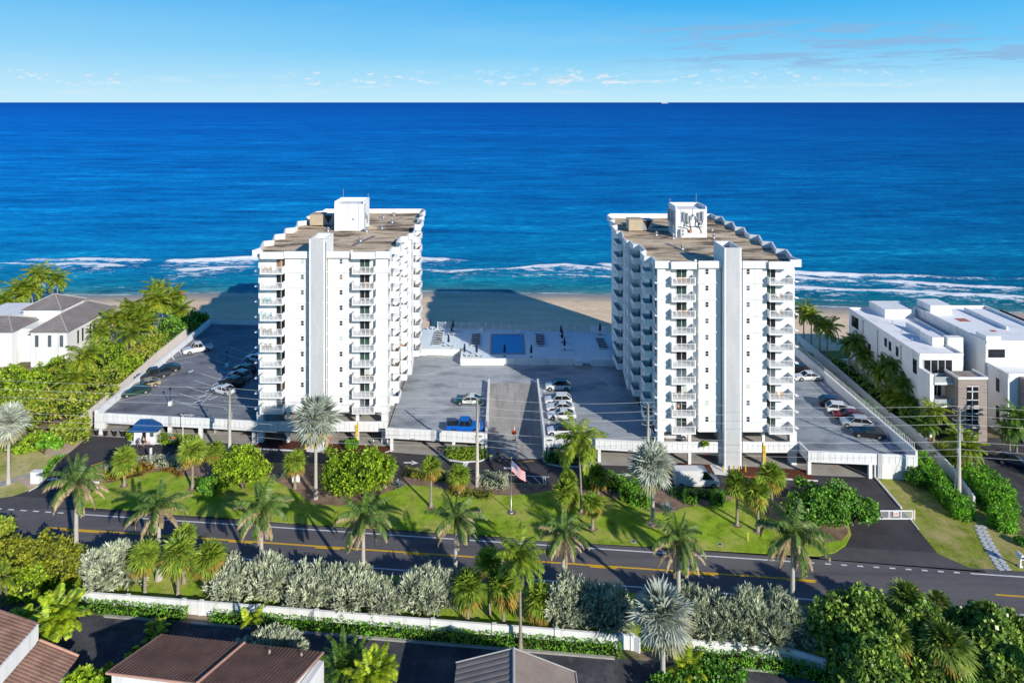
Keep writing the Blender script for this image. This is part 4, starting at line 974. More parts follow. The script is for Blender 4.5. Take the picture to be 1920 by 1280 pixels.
# -- tiled houses in the foreground
TILE = surf('brown_clay_tile', (.16, .085, .06), (.27, .155, .11), .7, .85, (1, 1, 1), 6, fine=.25, stain=((.07, .045, .035), .35, (1, 1, 1), .5, .75))
TILED = surf('terracotta_tile', (.20, .115, .085), (.34, .20, .15), .6, .85, (1, 1, 1), 6, fine=.25, stain=((.09, .055, .04), .35, (1, 1, 1), .52, .75))
SLATE = surf('brown_grey_shingle', (.17, .135, .115), (.24, .20, .175), .5, .9, fine=.15)
def ribbed(mb, a, b, c, d, n, h=.10, m=0, steps=0):
    # a-b runs across the ribs, a-d along them
    a, b, c, d = map(Vector, (a, b, c, d)); nn = (b - a).cross(d - a).normalized()
    if nn.z < 0: nn = -nn
    for i in range(n):
        t0, t1, t2, t3 = i / n, (i + .3) / n, (i + .7) / n, (i + 1) / n
        P = lambda t, s, k: (a + (b - a) * t) * (1 - s) + (d + (c - d) * t) * s + nn * k
        for ta, tb, ka, kb in ((t0, t1, 0, h), (t1, t2, h, h), (t2, t3, h, 0)):
            mb.quad(P(ta, 0, ka), P(tb, 0, kb), P(tb, 1, kb), P(ta, 1, ka), m)
# house A, bottom left corner
T = thing('tiled_house', 'brown tiled house with white gable wall in the bottom left corner', 'house', (-48, 66, 0)); ox, oy = -48, 66
m = MB(); m.prism([(-9, -12), (-.1, -12), (-.1, 2.1), (-9, 2.1)], 0, 5.8); m.box(-.1, .05, -12, 2.2, 4.6, 6.25); m.box(.05, 3.4, -12, 1.9, 0, 2.7); m.build('wall', STUCCO, T)
m = MB(); ribbed(m, (0.05, 2.5, 6.15), (0.05, -12, 6.15), (-9, -12, 9.2), (-9, 2.5, 9.2), 38, .06); m.build('upper_roof', TILED, T)
m = MB(); ribbed(m, (4.1, 2.3, 2.75), (4.1, -12, 2.75), (0.05, -12, 4.4), (0.05, 2.3, 4.4), 38, .06); m.build('lower_roof', TILED, T)
m = MB(); m.tube([(4.1, 2.35, 2.85), (.05, 2.35, 4.5)], .12, 6); m.build('edge_tile', surf('salmon_tile', (.5, .27, .19), (.6, .35, .26), 1, .8), T)
# house B: one wide slope rising toward the camera
T = thing('tiled_house', 'wide house with ribbed dark brown roof and white walls at the bottom', 'house', (-36, 64, 0)); ox, oy = -36, 64
fl, fr_, nl, nr = Vector((.9, 3.9, 5.4)), Vector((18.1, 1.7, 5.4)), Vector((-.3, -3.6, 7.9)), Vector((16.7, -5.8, 7.9))
m = MB(); ribbed(m, fl, fr_, nr, nl, 46, .09); m.build('roof', TILE, T)
m = MB(); k = .52; m.tube([fl.lerp(fr_, k) + Vector((0, 0, .12)), nl.lerp(nr, k) + Vector((0, 0, .12))], .14, 6); m.tube([fl, nl], .1, 6); m.tube([fr_, nr], .1, 6); m.tube([nl, nr], .1, 6); m.build('ridge', surf('salmon_tile', (.5, .27, .19)), T)
wv = [(1.2, 3.4), (17.6, 1.4), (16.5, -5.5), (0.1, -3.4)]
m = MB(); m.prism(wv, 0, 5, zt=[5.25, 5.25, 7.6, 7.6]); m.prism([(16.6, -5.6), (17.75, 1.35), (18.3, 1.2), (17.3, -5.9)], 0, 4.9, zt=[6.9, 5.0, 4.95, 6.7]); m.build('wall', STUCCO, T)
m = MB(); m.prism([(17.62, -3.6), (17.75, -2.6), (17.95, -2.65), (17.82, -3.65)], 2.6, 4.6); m.build('window', GL_D, T)
m = MB(); m.cyl(13.0, 1.0, 5.7, 6.2, .12, .12, 8); m.cyl(16.2, .8, 5.6, 6.1, .1, .1, 8); m.build('roof_pipe', PAVER, T)
# house C: grey gable roof
T = thing('shingled_house', 'house with grey-brown seamed gable roof at the bottom centre', 'house', (1, 62, 0))
m = MB(); m.prism([(-5.2, -14), (5.2, -14), (5.2, 2.4), (-5.2, 2.9)], 0, 4.6); m.build('wall', STUCCO, T)
m = MB(); ribbed(m, (-5.6, 3.2, 4.75), (-6.2, -14, 4.75), (-.2, -14, 6.3), (0, 3.0, 6.3), 26, .05)
m.build('ribbed_slope', surf('seamed_metal_roof', (.20, .17, .15), (.27, .235, .21), .6, .8, fine=.1), T)
m = MB(); m.quad((0, 3.0, 6.3), (-.2, -14, 6.3), (6, -14, 4.8), (5.9, 2.1, 4.8)); m.build('smooth_slope', surf('shingle_roof', (.30, .235, .19), (.37, .30, .25), .8, .9, fine=.2), T)
m = MB(); m.tube([(0, 3.05, 6.38), (-.2, -14, 6.38)], .13, 6); m.tube([(-5.7, 3.25, 4.8), (0, 3.05, 6.38), (6, 2.1, 4.85), (6.1, -10, 4.85)], .07, 5); m.build('ridge', RIDGE, T)
# guard booth with a blue awning roof
T = thing('guard_booth', 'white guard booth under a blue hipped canvas roof by the left driveway', 'guard booth', (-63.4, 117.0, 0))
m = MB(); m.box(-1.9, 2.0, -.2, 1.4, .06, 2.45); m.box(-2.1, 2.2, -1.0, 1.5, 0, .06); m.build('wall', STUCCO, T)
m = MB(); v = hip(m, -2.1, 2.2, -.5, 1.2, 2.35, 3.9, 1.5, .38); m.box(-2.48, 2.58, -.88, -.83, 2.08, 2.36); m.box(2.55, 2.6, -.88, 1.58, 2.08, 2.36); m.box(-2.5, -2.45, -.88, 1.58, 2.08, 2.36); m.build('canopy', BLUEC, T)
m = MB(); m.box(-.35, .25, -.26, -.2, .15, 2.2); m.build('door', GL_D, T)
m = MB(); m.box(1.0, 1.6, -.26, -.2, 1.0, 2.1); m.build('window', GL_B, T)
m = MB(); m.box(-.4, .35, -.62, -.3, .06, .75); m.build('bench', surf('brown_wood', (.28, .13, .06), (.36, .18, .09), 2, .8), T)

# -- boundary walls
def wallthing(label, pts, t, z0, z1, caps=0, mat=STUCCO, name='garden_wall', cap_step=7):
    T = thing(name, label, 'wall', (pts[0][0], pts[0][1], 0)); o = pts[0]
    m = MB()
    for a, b in zip(pts[:-1], pts[1:]): m.wall((a[0] - o[0], a[1] - o[1]), (b[0] - o[0], b[1] - o[1]), t, z0, z1)
    m.build('panel', mat, T)
    if caps:
        m = MB()
        for a, b in zip(pts[:-1], pts[1:]):
            a2, b2 = Vector(a[:2]), Vector(b[:2]); L = (b2 - a2).length; k = 0
            while k < L: p = a2 + (b2 - a2) * k / L; m.box(p.x - o[0] - .25, p.x - o[0] + .25, p.y - o[1] - .2, p.y - o[1] + .2, z0, z1 + .08); k += cap_step
        m.build('pier', mat, T)
    return T
R2 = lambda c, x: (x, rl(c, x))
wallthing('low white wall along the private road, left part up to the hedge gap', [R2(74.1, -51.6), R2(74.1, -35.5)], .25, -.05, 1.5, 1)
wallthing('low white wall along the private road, long middle part between the two hedge gaps', [R2(74.1, -35.5), R2(74.1, -8), R2(74.1, 14.2), (14.9, 72.2)], .25, -.05, 1.5, 1)
wallthing('low white wall along the private road on the right beyond the silver palm', [(17.6, 71.8), R2(74.1, 18.6), R2(74.1, 30.5), (36, 68.6), (40, 66.4)], .25, -.05, 1.5, 1)
wallthing('pale garden wall between the right deck and the palm row', [(73.8, 166), (72.3, 125.5), (73.0, 117.5), (72.4, 111), (71.6, 105.5), (69.4, 97.5)], .3, -.05, 2.0, 0, surf('pale_grey_stucco', (.80, .78, .74), (.86, .84, .80), .5, .9, fine=.06))
wallthing('pinkish retaining wall with planters left of the left deck', [(-76.4, 119.2), (-77.2, 133), (-78.8, 151), (-79.8, 170)], .35, -.05, 3.2, 0, surf('pink_stucco', (.80, .69, .60), (.86, .76, .67), .5, .9, fine=.12), 'retaining_wall')
# ------------------------------------------------------------------ vehicles
TYRE, RIM = RUBBER, surf('alloy_rim', (.38, .39, .40), (.5, .51, .52), 6, .4, metal=.6)
wm = MB(); wm.tube([(0, -.11, 0), (0, .11, 0)], .34, 16); WHEEL_T = wm.mesh('tyre', TYRE)
wm = MB(); wm.tube([(0, -.125, 0), (0, .125, 0)], .21, 12); WHEEL_R = wm.mesh('rim', RIM)
SPEC = {  # L, half width, belt height, hood height, tail height, roof height, (windscreen base, roof front, roof rear, rear base) from the nose
    'sedan': (4.8, .92, .90, .86, .96, 1.42, (1.30, 2.15, 3.35, 4.40)),
    'suv': (4.7, .95, 1.02, .99, 1.06, 1.64, (1.20, 2.0, 3.85, 4.62)),
    'hatch': (3.9, .88, .93, .92, .96, 1.42, (1.10, 1.7, 3.1, 3.8)),
    'pickup': (5.8, 1.0, 1.12, 1.12, 1.12, 1.90, (1.6, 2.25, 3.55, 3.85)),
    'van': (7.0, 1.04, 1.28, 1.10, 1.35, 2.5, (.85, 2.1, 6.85, 6.96)),
}
def car_meshes(kind, colname, c, roofc=None):
    L, w, bh, hh, th, rh, (a0, a1, a2, a3) = SPEC[kind]
    body = paint('car_paint_' + colname, c)
    m = MB()
    # lower body as lofted rings along x (nose at -L/2)
    st = [(0, .42, hh - .28, .80), (.12, .30, hh - .12, .93), (.55, .24, hh - .02, .99), (a0, .22, bh - .0, 1.0), ((a1 + a2) / 2, .22, bh, 1.0), (a3, .22, max(bh, th), 1.0)]
    if kind == 'pickup': st += [(a3 + .05, .3, th, 1.0)]
    if kind != 'van' or True: st += [(L - .35, .28, th, .98), (L - .06, .36, th - .06, .94), (L, .45, th - .2, .86)]
    rings = []
    for x, zb, zt, k in st:
        W = w * k; zm = .55
        rings.append([(x - L / 2, -W * .90, zb), (x - L / 2, -W, min(zm, zt - .1)), (x - L / 2, -W * .97, zt - .06), (x - L / 2, -W * .86, zt), (x - L / 2, W * .86, zt), (x - L / 2, W * .97, zt - .06), (x - L / 2, W, min(zm, zt - .1)), (x - L / 2, W * .90, zb)])
    vs = [p for r in rings for p in r]; n = 8; fs = []
    for i in range(len(rings) - 1):
        for j in range(n): fs.append((i * n + j, (i + 1) * n + j, (i + 1) * n + (j + 1) % n, i * n + (j + 1) % n))
    fs += [tuple(range(n)), tuple(reversed(range((len(rings) - 1) * n, len(rings) * n)))]
    m.add(vs, fs)
    X = lambda a: a - L / 2
    wb, wr = w * .93, w * (.80 if kind != 'van' else .86)
    # roof and pillars
    rz = rh
    hull = [(X(a0), wb, bh - .02), (X(a1), wr, rz), (X(a2), wr, rz), (X(a3), wb, max(bh, th) - .02)]
    def pillar(p, q, t=.034):
        m.tube([p, q], t, 5, 1)
    for s in (1, -1):
        P = [(x, y * s, z) for x, y, z in hull]
        pillar(P[0], P[1]); pillar(P[1], P[2]); pillar(P[2], P[3])
        mid = (a1 * .48 + a2 * .52); pillar((X(mid), wb * s, bh), (X(mid - .05), wr * s, rz), .035)
        if kind == 'van': pillar((X(a2 - .35), wb * s, bh), (X(a2 - .3), wr * s, rz), .05)
    rp = [(X(a1) - .02, -wr, rz + .012), (X(a2) + .02, -wr, rz + .012), (X(a2) + .02, wr, rz + .012), (X(a1) - .02, wr, rz + .012)]
    mid = [(X(a1 + .25), -wr * .8, rz + .05), (X(a2 - .2), -wr * .8, rz + .05), (X(a2 - .2), wr * .8, rz + .05), (X(a1 + .25), wr * .8, rz + .05)]
    m.add(rp + mid, [(4, 5, 6, 7), (0, 1, 5, 4), (1, 2, 6, 5), (2, 3, 7, 6), (3, 0, 4, 7)], 1)
    if kind == 'van':       # panel sides behind the cab door
        for s in (1, -1):
            m.add([(X(2.75), wb * s * 1.0, bh - .03), (X(a3), wb * s, bh - .03), (X(a2), wr * s * 1.01, rz + .01), (X(2.55), wr * s * 1.01, rz + .01)], [(0, 1, 2, 3) if s < 0 else (3, 2, 1, 0)])
        m.add([(X(a3), -wb, bh), (X(a3), wb, bh), (X(a2) + .03, wr, rz), (X(a2) + .03, -wr, rz)], [(0, 1, 2, 3)])
        m.add([(X(1.8), -wr * .99, 2.24), (X(1.8), wr * .99, 2.24), (X(a1), wr, rz), (X(a1), -wr, rz)], [(3, 2, 1, 0)])
    # wheel arches as dark discs stand in for the shade round the wheels, built with the underbody
    g = MB(); e = .012; sc = .985
    q = [(X(a0) + .03, wb * sc, bh - .03), (X(a1) + .03, wr * sc, rz - .02), (X(a2) - .03, wr * sc, rz - .02), (X(a3) - .03, wb * sc, max(bh, th) - .03)]
    gv = [(x, y, z) for x, y, z in q] + [(x, -y, z) for x, y, z in q]
    g.add(gv, [(0, 1, 2, 3), (7, 6, 5, 4), (0, 4, 5, 1), (3, 2, 6, 7)])
    d = {'L': L, 'w': w, 'body': m.mesh('body', [body, paint('car_paint_' + roofc[0], roofc[1]) if roofc else body], False), 'glass': g.mesh('windows', GL_D)}
    h = MB(); h.box(X(.02), X(.16), -.28 / 2, .14, 0, .13); d['hl'] = h.mesh('headlight', surf('headlight_lens', (.62, .64, .66), (.75, .76, .78), 4, .15, sp=.6)); d['hlx'] = (hh - .33, w * .62)
    t = MB(); t.box(X(L - .14), X(L + .012), -.15, .15, 0, .17); d['tl'] = t.mesh('tail_light', surf('tail_lens', (.32, .012, .01), (.42, .02, .015), 4, .25, sp=.5)); d['tz'] = th - .36
    tr = MB(); tr.box(X(.3), X(L - .3), -w * .9, w * .9, .2, .3)
    for ax in (a0 - .40 if kind != 'van' else 1.05, L - .95 if kind != 'pickup' else L - 1.25):
        for s in (1, -1): tr.tube([(X(ax), s * (w - .03), .36), (X(ax), s * (w + .004), .36)], .40, 16)
    d['trim'] = tr.mesh('underbody', BLACKP)
    d['ax'] = [(X(a0 - .40 if kind != 'van' else 1.05)), X(L - .95 if kind != 'pickup' else L - 1.25)]
    if kind == 'pickup':
        b = MB(); b.box(X(a3 + .12), X(L - .12), -w * .82, w * .82, th - .02, th + .015); d['bed'] = b
    mr = MB()
    for s in (1, -1): mr.box(X(a0 + .42), X(a0 + .56), s * (w * 1.0), s * (w + .17), bh, bh + .14)
    d['mir'] = mr.mesh('mirror', body)
    return d
CARS = {}
def car(kind, colname, c, loc, ang, label, name='parked_car', cat='car', roofc=None, group=None, bed=None, noroot=False):
    k = (kind, colname, roofc[0] if roofc else '')
    if k not in CARS: CARS[k] = car_meshes(kind, colname, c, roofc)
    d = CARS[k]
    T = thing(name, label, cat, loc, ang, group); T.scale = (1.09, 1.09, 1.09) if kind != 'van' else (1, 1, 1)
    put('body', d['body'], T); put('windows', d['glass'], T); put('underbody', d['trim'], T); put('mirror', d['mir'], T)
    for ax in d['ax']:
        for s in (1, -1):
            w_ = put('wheel', WHEEL_T, T, (ax, s * (d['w'] - .10), .34)); put('rim', WHEEL_R, w_)
    for s in (1, -1):
        put('headlight', d['hl'], T, (0, s * d['hlx'][1], d['hlx'][0])); put('tail_light', d['tl'], T, (0, s * d['w'] * .72, d['tz']))
    if bed is not None: d['bed'].build('bed_cover', bed, T)
    return T
A = math.atan2
WH, BLK_, DKG, GRN, BEI, SIL, RED_, BLU, DGR, NVY = ('white', (.78, .78, .77)), ('black', (.012, .013, .016)), ('charcoal', (.035, .038, .045)), ('dark_green', (.008, .055, .04)), ('beige', (.42, .33, .20)), ('silver', (.42, .45, .48)), ('dark_red', (.16, .012, .018)), ('bright_blue', (.008, .13, .55)), ('police_green', (.004, .06, .035)), ('navy', (.012, .022, .055))
def at3(px, py, z=3.005): return G(px, py, z)
LG = 'cars parked on the left deck'; CG = 'cars parked on the centre deck'; RG = 'cars parked on the right deck'
aL = A(3.3, 5.2)         # nose toward the wall (the nose is at -x)
car('pickup', *WH, at3(371, 659), aL, 'white pickup truck at the far end of the left row beside the wall', 'pickup_truck', 'pickup', group=LG, bed=surf('bed_floor', (.45, .46, .48), (.55, .56, .58), 1, .6))
car('sedan', *BLK_, at3(313, 697.5), aL, 'black car just behind the charcoal pickup on the left deck', group=LG)
car('pickup', *DKG, at3(288, 708.5), aL, 'charcoal pickup truck between a black car and a beige car', 'pickup_truck', 'pickup', group=LG, bed=BLACKP)
car('sedan', *BEI, at3(274, 725.5), aL, 'beige sedan half hidden behind the dark green sedan', group=LG)
car('sedan', *GRN, at3(255.5, 739), aL, 'dark green sedan nearest the camera in the left row', group=LG)
aR = A(-3.1, 6.4)
car('sedan', *WH, at3(481, 676), aR, 'white car partly hidden behind the left tower corner on the left deck', group=LG)
car('suv', *NVY, at3(458, 699), aR, 'dark suv in the tower shadow behind the pale hatch on the left deck', group=LG)
car('suv', *SIL, at3(450, 709.5), aR, 'pale silver suv in the tower shadow between two dark ones', group=LG)
car('suv', *BLK_, at3(435.5, 722.5), aR, 'black suv right behind the white sedan near the utility pole', group=LG)
car('sedan', *WH, at3(419.5, 736.5), aR, 'white sedan beside the utility pole, nearest in the right row of the left deck', group=LG)
PC = car('sedan', *DGR, at3(879, 755.5), 0, 'green and white police sedan with a roof light bar left of the ramp', 'police_car', 'police car', roofc=WH)
for s in (1, -1):
    m = MB(); m.box(-1.05, 1.4, s * .90, s * .938, .38, .9); m.build('white_door', paint('car_paint_white', WH[1]), PC)
m = MB(); m.box(-.15, .15, -.6, .6, 1.52, 1.62); m.build('light_bar', GREYM, PC)
def text(name, body, size, mat, parent, loc, rot, bold=.0):
    cu = bpy.data.curves.new(name, 'FONT'); cu.body = body; cu.size = size; cu.align_x = 'CENTER'; cu.align_y = 'CENTER'; cu.extrude = .004; cu.offset = bold
    tmp = bpy.data.objects.new('t', cu); COL.objects.link(tmp)
    bpy.context.view_layer.update()
    me = bpy.data.meshes.new_from_object(tmp.evaluated_get(bpy.context.evaluated_depsgraph_get())); bpy.data.objects.remove(tmp)
    me.materials.clear(); me.materials.append(mat)
    o = put(name, me, parent, loc); o.rotation_euler = rot; return o
text('lettering', 'SHERIFF', .34, surf('gold_lettering', (.22, .19, .05), (.30, .25, .08), 2, .6), PC, (.15, -.948, .68), (math.radians(90), 0, 0), .006)
car('pickup', *BLU, at3(871, 806.5), math.pi, 'bright blue pickup truck with a black bed cover left of the ramp', 'pickup_truck', 'pickup', bed=BLACKP)
car('suv', *WH, at3(1046.5, 729), 0, 'white suv with a black roof, farthest in the row right of the ramp', group=CG, roofc=BLK_)
car('suv', *WH, at3(1046.5, 756), 0, 'white suv with dark sunroof, second of the row right of the ramp', group=CG)
car('sedan', *WH, at3(1050.5, 769), 0, 'white sedan squeezed between a white suv and another white sedan', group=CG)
car('sedan', *WH, at3(1053, 783.5), 0, 'white sedan second nearest in the row right of the ramp', group=CG)
car('hatch', *WH, at3(1049, 813.5), 0, 'white hatchback with a black roof beside the coconut palm crown', group=CG, roofc=BLK_)
car('sedan', *WH, at3(1514, 711), 0, 'white car partly hidden by the right tower on the right deck', group=RG)
car('suv', *BLK_, at3(1494, 699), 0, 'black car behind the white one at the corner of the right tower', group=RG)
aQ = math.radians(-14)
car('suv', *NVY, at3(1563, 762), aQ + math.pi, 'dark navy suv, farthest of the five cars along the right wall', group=RG)
car('suv', *WH, at3(1577, 773.5), aQ + math.pi, 'white suv between a navy suv and a dark red car by the right wall', group=RG)
car('sedan', *RED_, at3(1591, 784.5), aQ, 'dark red car between a white suv and a silver suv', group=RG)
car('suv', *SIL, at3(1605.5, 799), aQ, 'silver suv beside the dark red car on the right deck', group=RG)
car('sedan', *BLK_, at3(1627, 817.5), aQ, 'black sedan nearest the camera on the right deck', group=RG)
car('van', *WH, G(1305, 908), math.pi, 'long white cargo van in dappled shade on the front driveway', 'cargo_van', 'van')
car('pickup', *WH, (28.5, 112.6, 3.01), math.pi, 'white pickup parked behind the parapet under the right tower', 'pickup_truck', 'pickup', bed=BLACKP)
car('suv', *SIL, (-57.5, 124.0, .03), 0, 'pale car in the dim garage behind the guard booth hedge')
car('suv', *NVY, (84.5, 109.5, .03), math.radians(140), 'dark car in the shade on the drive of the wood-clad house')
# ------------------------------------------------------------------ poles and wires
def upole(px, X, Y, h, label, arms):
    T = thing('utility_pole', label, 'utility pole', (X, Y, 0))
    m = MB(); m.tube([(0, 0, 0), (0, 0, h)], [.30, .17], 12); m.build('pole', POLEC, T, True)
    for z in arms:
        m = MB(); m.box(-.09, .09, -.35, .35, z - .05, z + .05)
        m.tube([(-.9, 0, z + .25), (0, 0, z), (.9, 0, z + .25)], .045, 5); m.build('bracket', GREYM, T)
        for s in (-1, 1):
            m = MB(); m.cyl(s * .9, 0, z + .2, z + .5, .07, .05, 8); m.build('insulator', ALU, T)
    m = MB(); m.box(-.35, -.17, -.2, .2, h * .52, h * .58); m.box(.17, .42, -.2, .2, h * .66, h * .73); m.build('junction_box', GREYM, T)
    return T
PO = [(430, -44.3, 107.0, 13.6, 'utility pole in front of the left deck near the white sedan'), (895, -4.1, 103.3, 13.7, 'tall pale utility pole by the blue pickup left of the ramp'), (1215, 22.0, 100.7, 14.2, 'utility pole rising behind the silver palm left of the right tower'), (1792, 68.2, 99.0, 14.4, 'tall utility pole beside the garden wall on the right')]
TOPS = []
for px, X, Y, h, lb in PO:
    upole(px, X, Y, h, lb, (h - .7, h - 2.1, h - 3.4) if px != 895 else (h - 1.0, h - 2.2)); TOPS.append((X, Y, h))
T = thing('overhead_wires', 'overhead wires strung between the utility poles along the driveway', 'wires', (0, 103, 0))
ends = [(-130, 115.5, 13.8)] + TOPS + [(150, 90.5, 14.6)]
for dz, side, r in ((-.25, .9, .017), (-1.65, .9, .017), (-2.95, .9, .017), (-5.4, .2, .02), (-6.6, .2, .017), (-7.6, -.2, .014)):
    m = MB()
    for a, b in zip(ends[:-1], ends[1:]):
        pts = []
        for k in range(13):
            t = k / 12; sag = 4 * t * (1 - t) * .55
            pts.append((a[0] + (b[0] - a[0]) * t, a[1] + (b[1] - a[1]) * t - 103 + (.0 if abs(side) > .5 else -.25), a[2] + (b[2] - a[2]) * t + dz - sag + .45))
        m.tube(pts, r, 4)
    m.build('wire', surf('wire_metal', (.60, .60, .60), (.66, .66, .66), 1, .6), T)
m = MB()
for i in range(3): m.tube([(68.3 - .0 + .05 * i, -4, 9.5 - i), (66.5 + .5 * i, -5.0 + .6 * i, .0)], .03, 4)
m.build('stay_wire', GREYM, T)
# ------------------------------------------------------------------ flag
T = thing('flagpole', 'flagpole with a stars and stripes flag on the island lawn', 'flagpole', G(958.5, 961))
m = MB(); m.tube([(0, 0, 0), (0, 0, 8.0)], [.07, .04], 8); m.cyl(0, 0, .1, .25, .35, .3, 12); m.build('pole', ALU, T, True)
m = MB(); m.blob((0, 0, 8.05), (.09, .09, .09), 8, 6, 0, 0); m.build('finial', YEL, T)
fm, fnt, fbs, _ = nodes('flag_cloth'); uvn = N(fnt, 'Attribute'); uvn.attribute_name = 'flaguv'
sp_ = N(fnt, 'SeparateXYZ'); fnt.links.new(uvn.outputs['Vector'], sp_.inputs[0])
stripe = mathn(fnt, 'MODULO', mathn(fnt, 'FLOOR', mathn(fnt, 'MULTIPLY', sp_.outputs[1], 13)), 2)
base = mixc(fnt, stripe, (.55, .015, .03), (.82, .82, .82))
canton = mathn(fnt, 'MULTIPLY', mathn(fnt, 'LESS_THAN', sp_.outputs[0], .4), mathn(fnt, 'LESS_THAN', sp_.outputs[1], .5385))
vx = mathn(fnt, 'SUBTRACT', mathn(fnt, 'FRACT', mathn(fnt, 'MULTIPLY', sp_.outputs[0], 15)), .5); vy = mathn(fnt, 'SUBTRACT', mathn(fnt, 'FRACT', mathn(fnt, 'MULTIPLY', sp_.outputs[1], 9.3)), .5)
star = mathn(fnt, 'LESS_THAN', mathn(fnt, 'ADD', mathn(fnt, 'MULTIPLY', vx, vx), mathn(fnt, 'MULTIPLY', vy, vy)), .06)
fnt.links.new(mixc(fnt, canton, base, mixc(fnt, star, (.012, .03, .17), (.75, .77, .8))), fbs.inputs['Base Color']); fbs.inputs['Roughness'].default_value = .8; spec(fbs, .1)
m = MB(); nx, ny = 22, 14; uvs = []
for j in range(ny + 1):
    for i in range(nx + 1):
        u, v_ = i / nx, j / ny
        x = u * 2.25 * (1 - .12 * u); z = 7.75 - v_ * 1.65 - u * 1.75 - .5 * u * (1 - u)
        y = .22 * math.sin(u * 7 + v_ * 1.5) * u
        m.v.append((x + .06 + .12 * v_ * u, y, z)); uvs.append((u, v_, 0))
for j in range(ny):
    for i in range(nx): a = j * (nx + 1) + i; m.f.append((a, a + nx + 1, a + nx + 2, a + 1)); m.m.append(0)
me = m.mesh('flag', fm, True); at_ = me.attributes.new('flaguv', 'FLOAT_VECTOR', 'POINT'); at_.data.foreach_set('vector', [c for p in uvs for c in p]); put('flag', me, T)
# ------------------------------------------------------------------ gates, signs, bollards, bins
T = thing('swing_gate', 'white barred swing gate across the right driveway with a small red-lettered sign', 'gate', G(1645, 973)); gx = (G(1711, 973).x - G(1645, 973).x)
m = MB()
for z0, z1 in ((.02, .16), (1.16, 1.30)): m.box(0, gx, -.05, .05, z0, z1)
for i in range(4): m.box(gx * i / 3 - .06, gx * i / 3 + .06, -.05, .05, .16, 1.16)
m.build('frame', WHITE, T)
m = MB(); k = .12
while k < gx - .1: m.box(k - .018, k + .018, -.02, .02, .16, 1.16); k += .16
m.build('bars', WHITE, T); m = MB(); m.box(gx + .12, gx + .34, -.1, .1, 0, 1.35); m.build('post', surf('pinkish_post', (.7, .55, .48), (.75, .6, .52), 1, .7), T)
m = MB(); m.box(gx * .44, gx * .60, -.085, -.055, .5, 1.12); sg_ = m.build('sign', WHITE, T)
text('lettering', 'DO NOT\nENTER', .19, REDP, sg_, (gx * .52, -.092, .8), (math.radians(90), 0, 0), .008)
text('pavement_lettering', 'STOP', 1.15, LINEW, None, (*G(105.5, 898.3)[:2], .022), (0, 0, math.radians(180 - 4)), .02)['kind'] = 'structure'
T = thing('barrier_gate', 'raised red and white barrier arm at the foot of the ramp', 'barrier', G(970, 861))
m = MB(); m.box(-.22, .22, -.2, .2, 0, 1.15); m.build('cabinet', surf('pinkish_white', (.75, .52, .45), (.8, .58, .5), 1, .6), T)
m = MB(); n = 9
for i in range(n): m.tube([(-.03 - .06 * i, 0, 1.0 + .56 * i), (-.09 - .06 * i, 0, 1.56 + .56 * i)], .055, 6, i % 2)
m.build('arm', [surf('orange_red', (.70, .18, .08), (.78, .25, .12), 1, .5), WHITE], T)
m = MB(); m.tube([(-.55, -.02, 4.55), (-.55, .02, 4.55)], .42, 14); m.box(-.85, -.25, -.03, .03, 3.2, 3.35); m.build('sign', REDP, T)
T = thing('warning_post', 'pink bollard post left of the barrier arm', 'bollard', G(948, 864)); m = MB(); m.tube([(0, 0, 0), (0, 0, 1.5)], .07, 8); m.cyl(0, 0, 0, .12, .18, .15, 8); m.cyl(0, 0, 1.5, 1.62, .09, .03, 8); m.build('post', surf('pink_plastic', (.72, .35, .40), (.78, .42, .46), 1, .5), T)
T = thing('gate_post', 'slim white post standing by the silver hedge near the guard booth', 'post', G(283, 871)); m = MB(); m.box(-.14, .14, -.12, .12, 0, 2.7); m.box(-.16, .16, -.14, .14, 2.7, 2.78); m.build('column', WHITE, T); m = MB(); m.box(-.05, .2, -.14, -.12, 1.3, 1.9); m.build('panel', GREYM, T)
T = thing('street_lamp', 'slim lamp post with a bent arm by the hedge right of the guard booth', 'street lamp', G(343, 833)); m = MB(); m.tube([(0, 0, 0), (0, 0, 4.9), (-.1, 0, 5.2), (-.5, 0, 5.3)], [.09, .05, .05, .04], 8); m.cyl(0, 0, 0, .9, .2, .2, 8); m.build('post', WHITE, T); m = MB(); m.box(-.95, -.45, -.1, .1, 5.24, 5.34); m.build('lamp_head', BLACKP, T)
for px, py, lb in ((319, 759.5, 'black lamp post on a white block near the front of the left deck'), (425.5, 687, 'black lamp post on a white block in the shaded part of the left deck')):
    T = thing('deck_lamp', lb, 'lamp', at3(px, py)); m = MB(); m.box(-.28, .28, -.28, .28, 0, .75); m.build('base', WHITE, T); m = MB(); m.tube([(0, 0, .75), (0, 0, 3.0)], [.07, .05], 8); m.box(-.16, .16, -.16, .16, 3.0, 3.25); m.build('post', BLACKP, T)
for i, (px, py) in enumerate(((181.5, 815), (197.5, 816), (215, 816.4), (230.5, 817))):
    T = thing('waste_bin', ('leftmost', 'second from left', 'third from left', 'rightmost')[i] + ' of the four black bins under the left deck', 'bin', G(px, py, .02), 0, 'black bins under the left deck')
    m = MB(); m.tube([(0, 0, 0), (0, 0, 1.05)], [.30, .42], 12); m.build('tub', BLACKP, T); m = MB(); m.cyl(0, 0, 1.05, 1.1, .46, .44, 12); m.build('rim', GREYM, T)
T = thing('utility_cabinet', 'plain white utility cabinet on the verge beside the left driveway', 'cabinet', G(68.5, 904)); m = MB(); m.box(-.7, .7, -.4, .4, 0, 1.75); m.box(-.76, .76, -.46, .46, 1.75, 1.82); m.build('body', WHITE, T); m = MB(); m.box(-.6, -.02, -.43, -.4, .2, 1.6); m.box(.02, .6, -.43, -.4, .2, 1.6); m.build('door', surf('white_enamel', (.74, .74, .74), (.8, .8, .8), 1, .5), T)
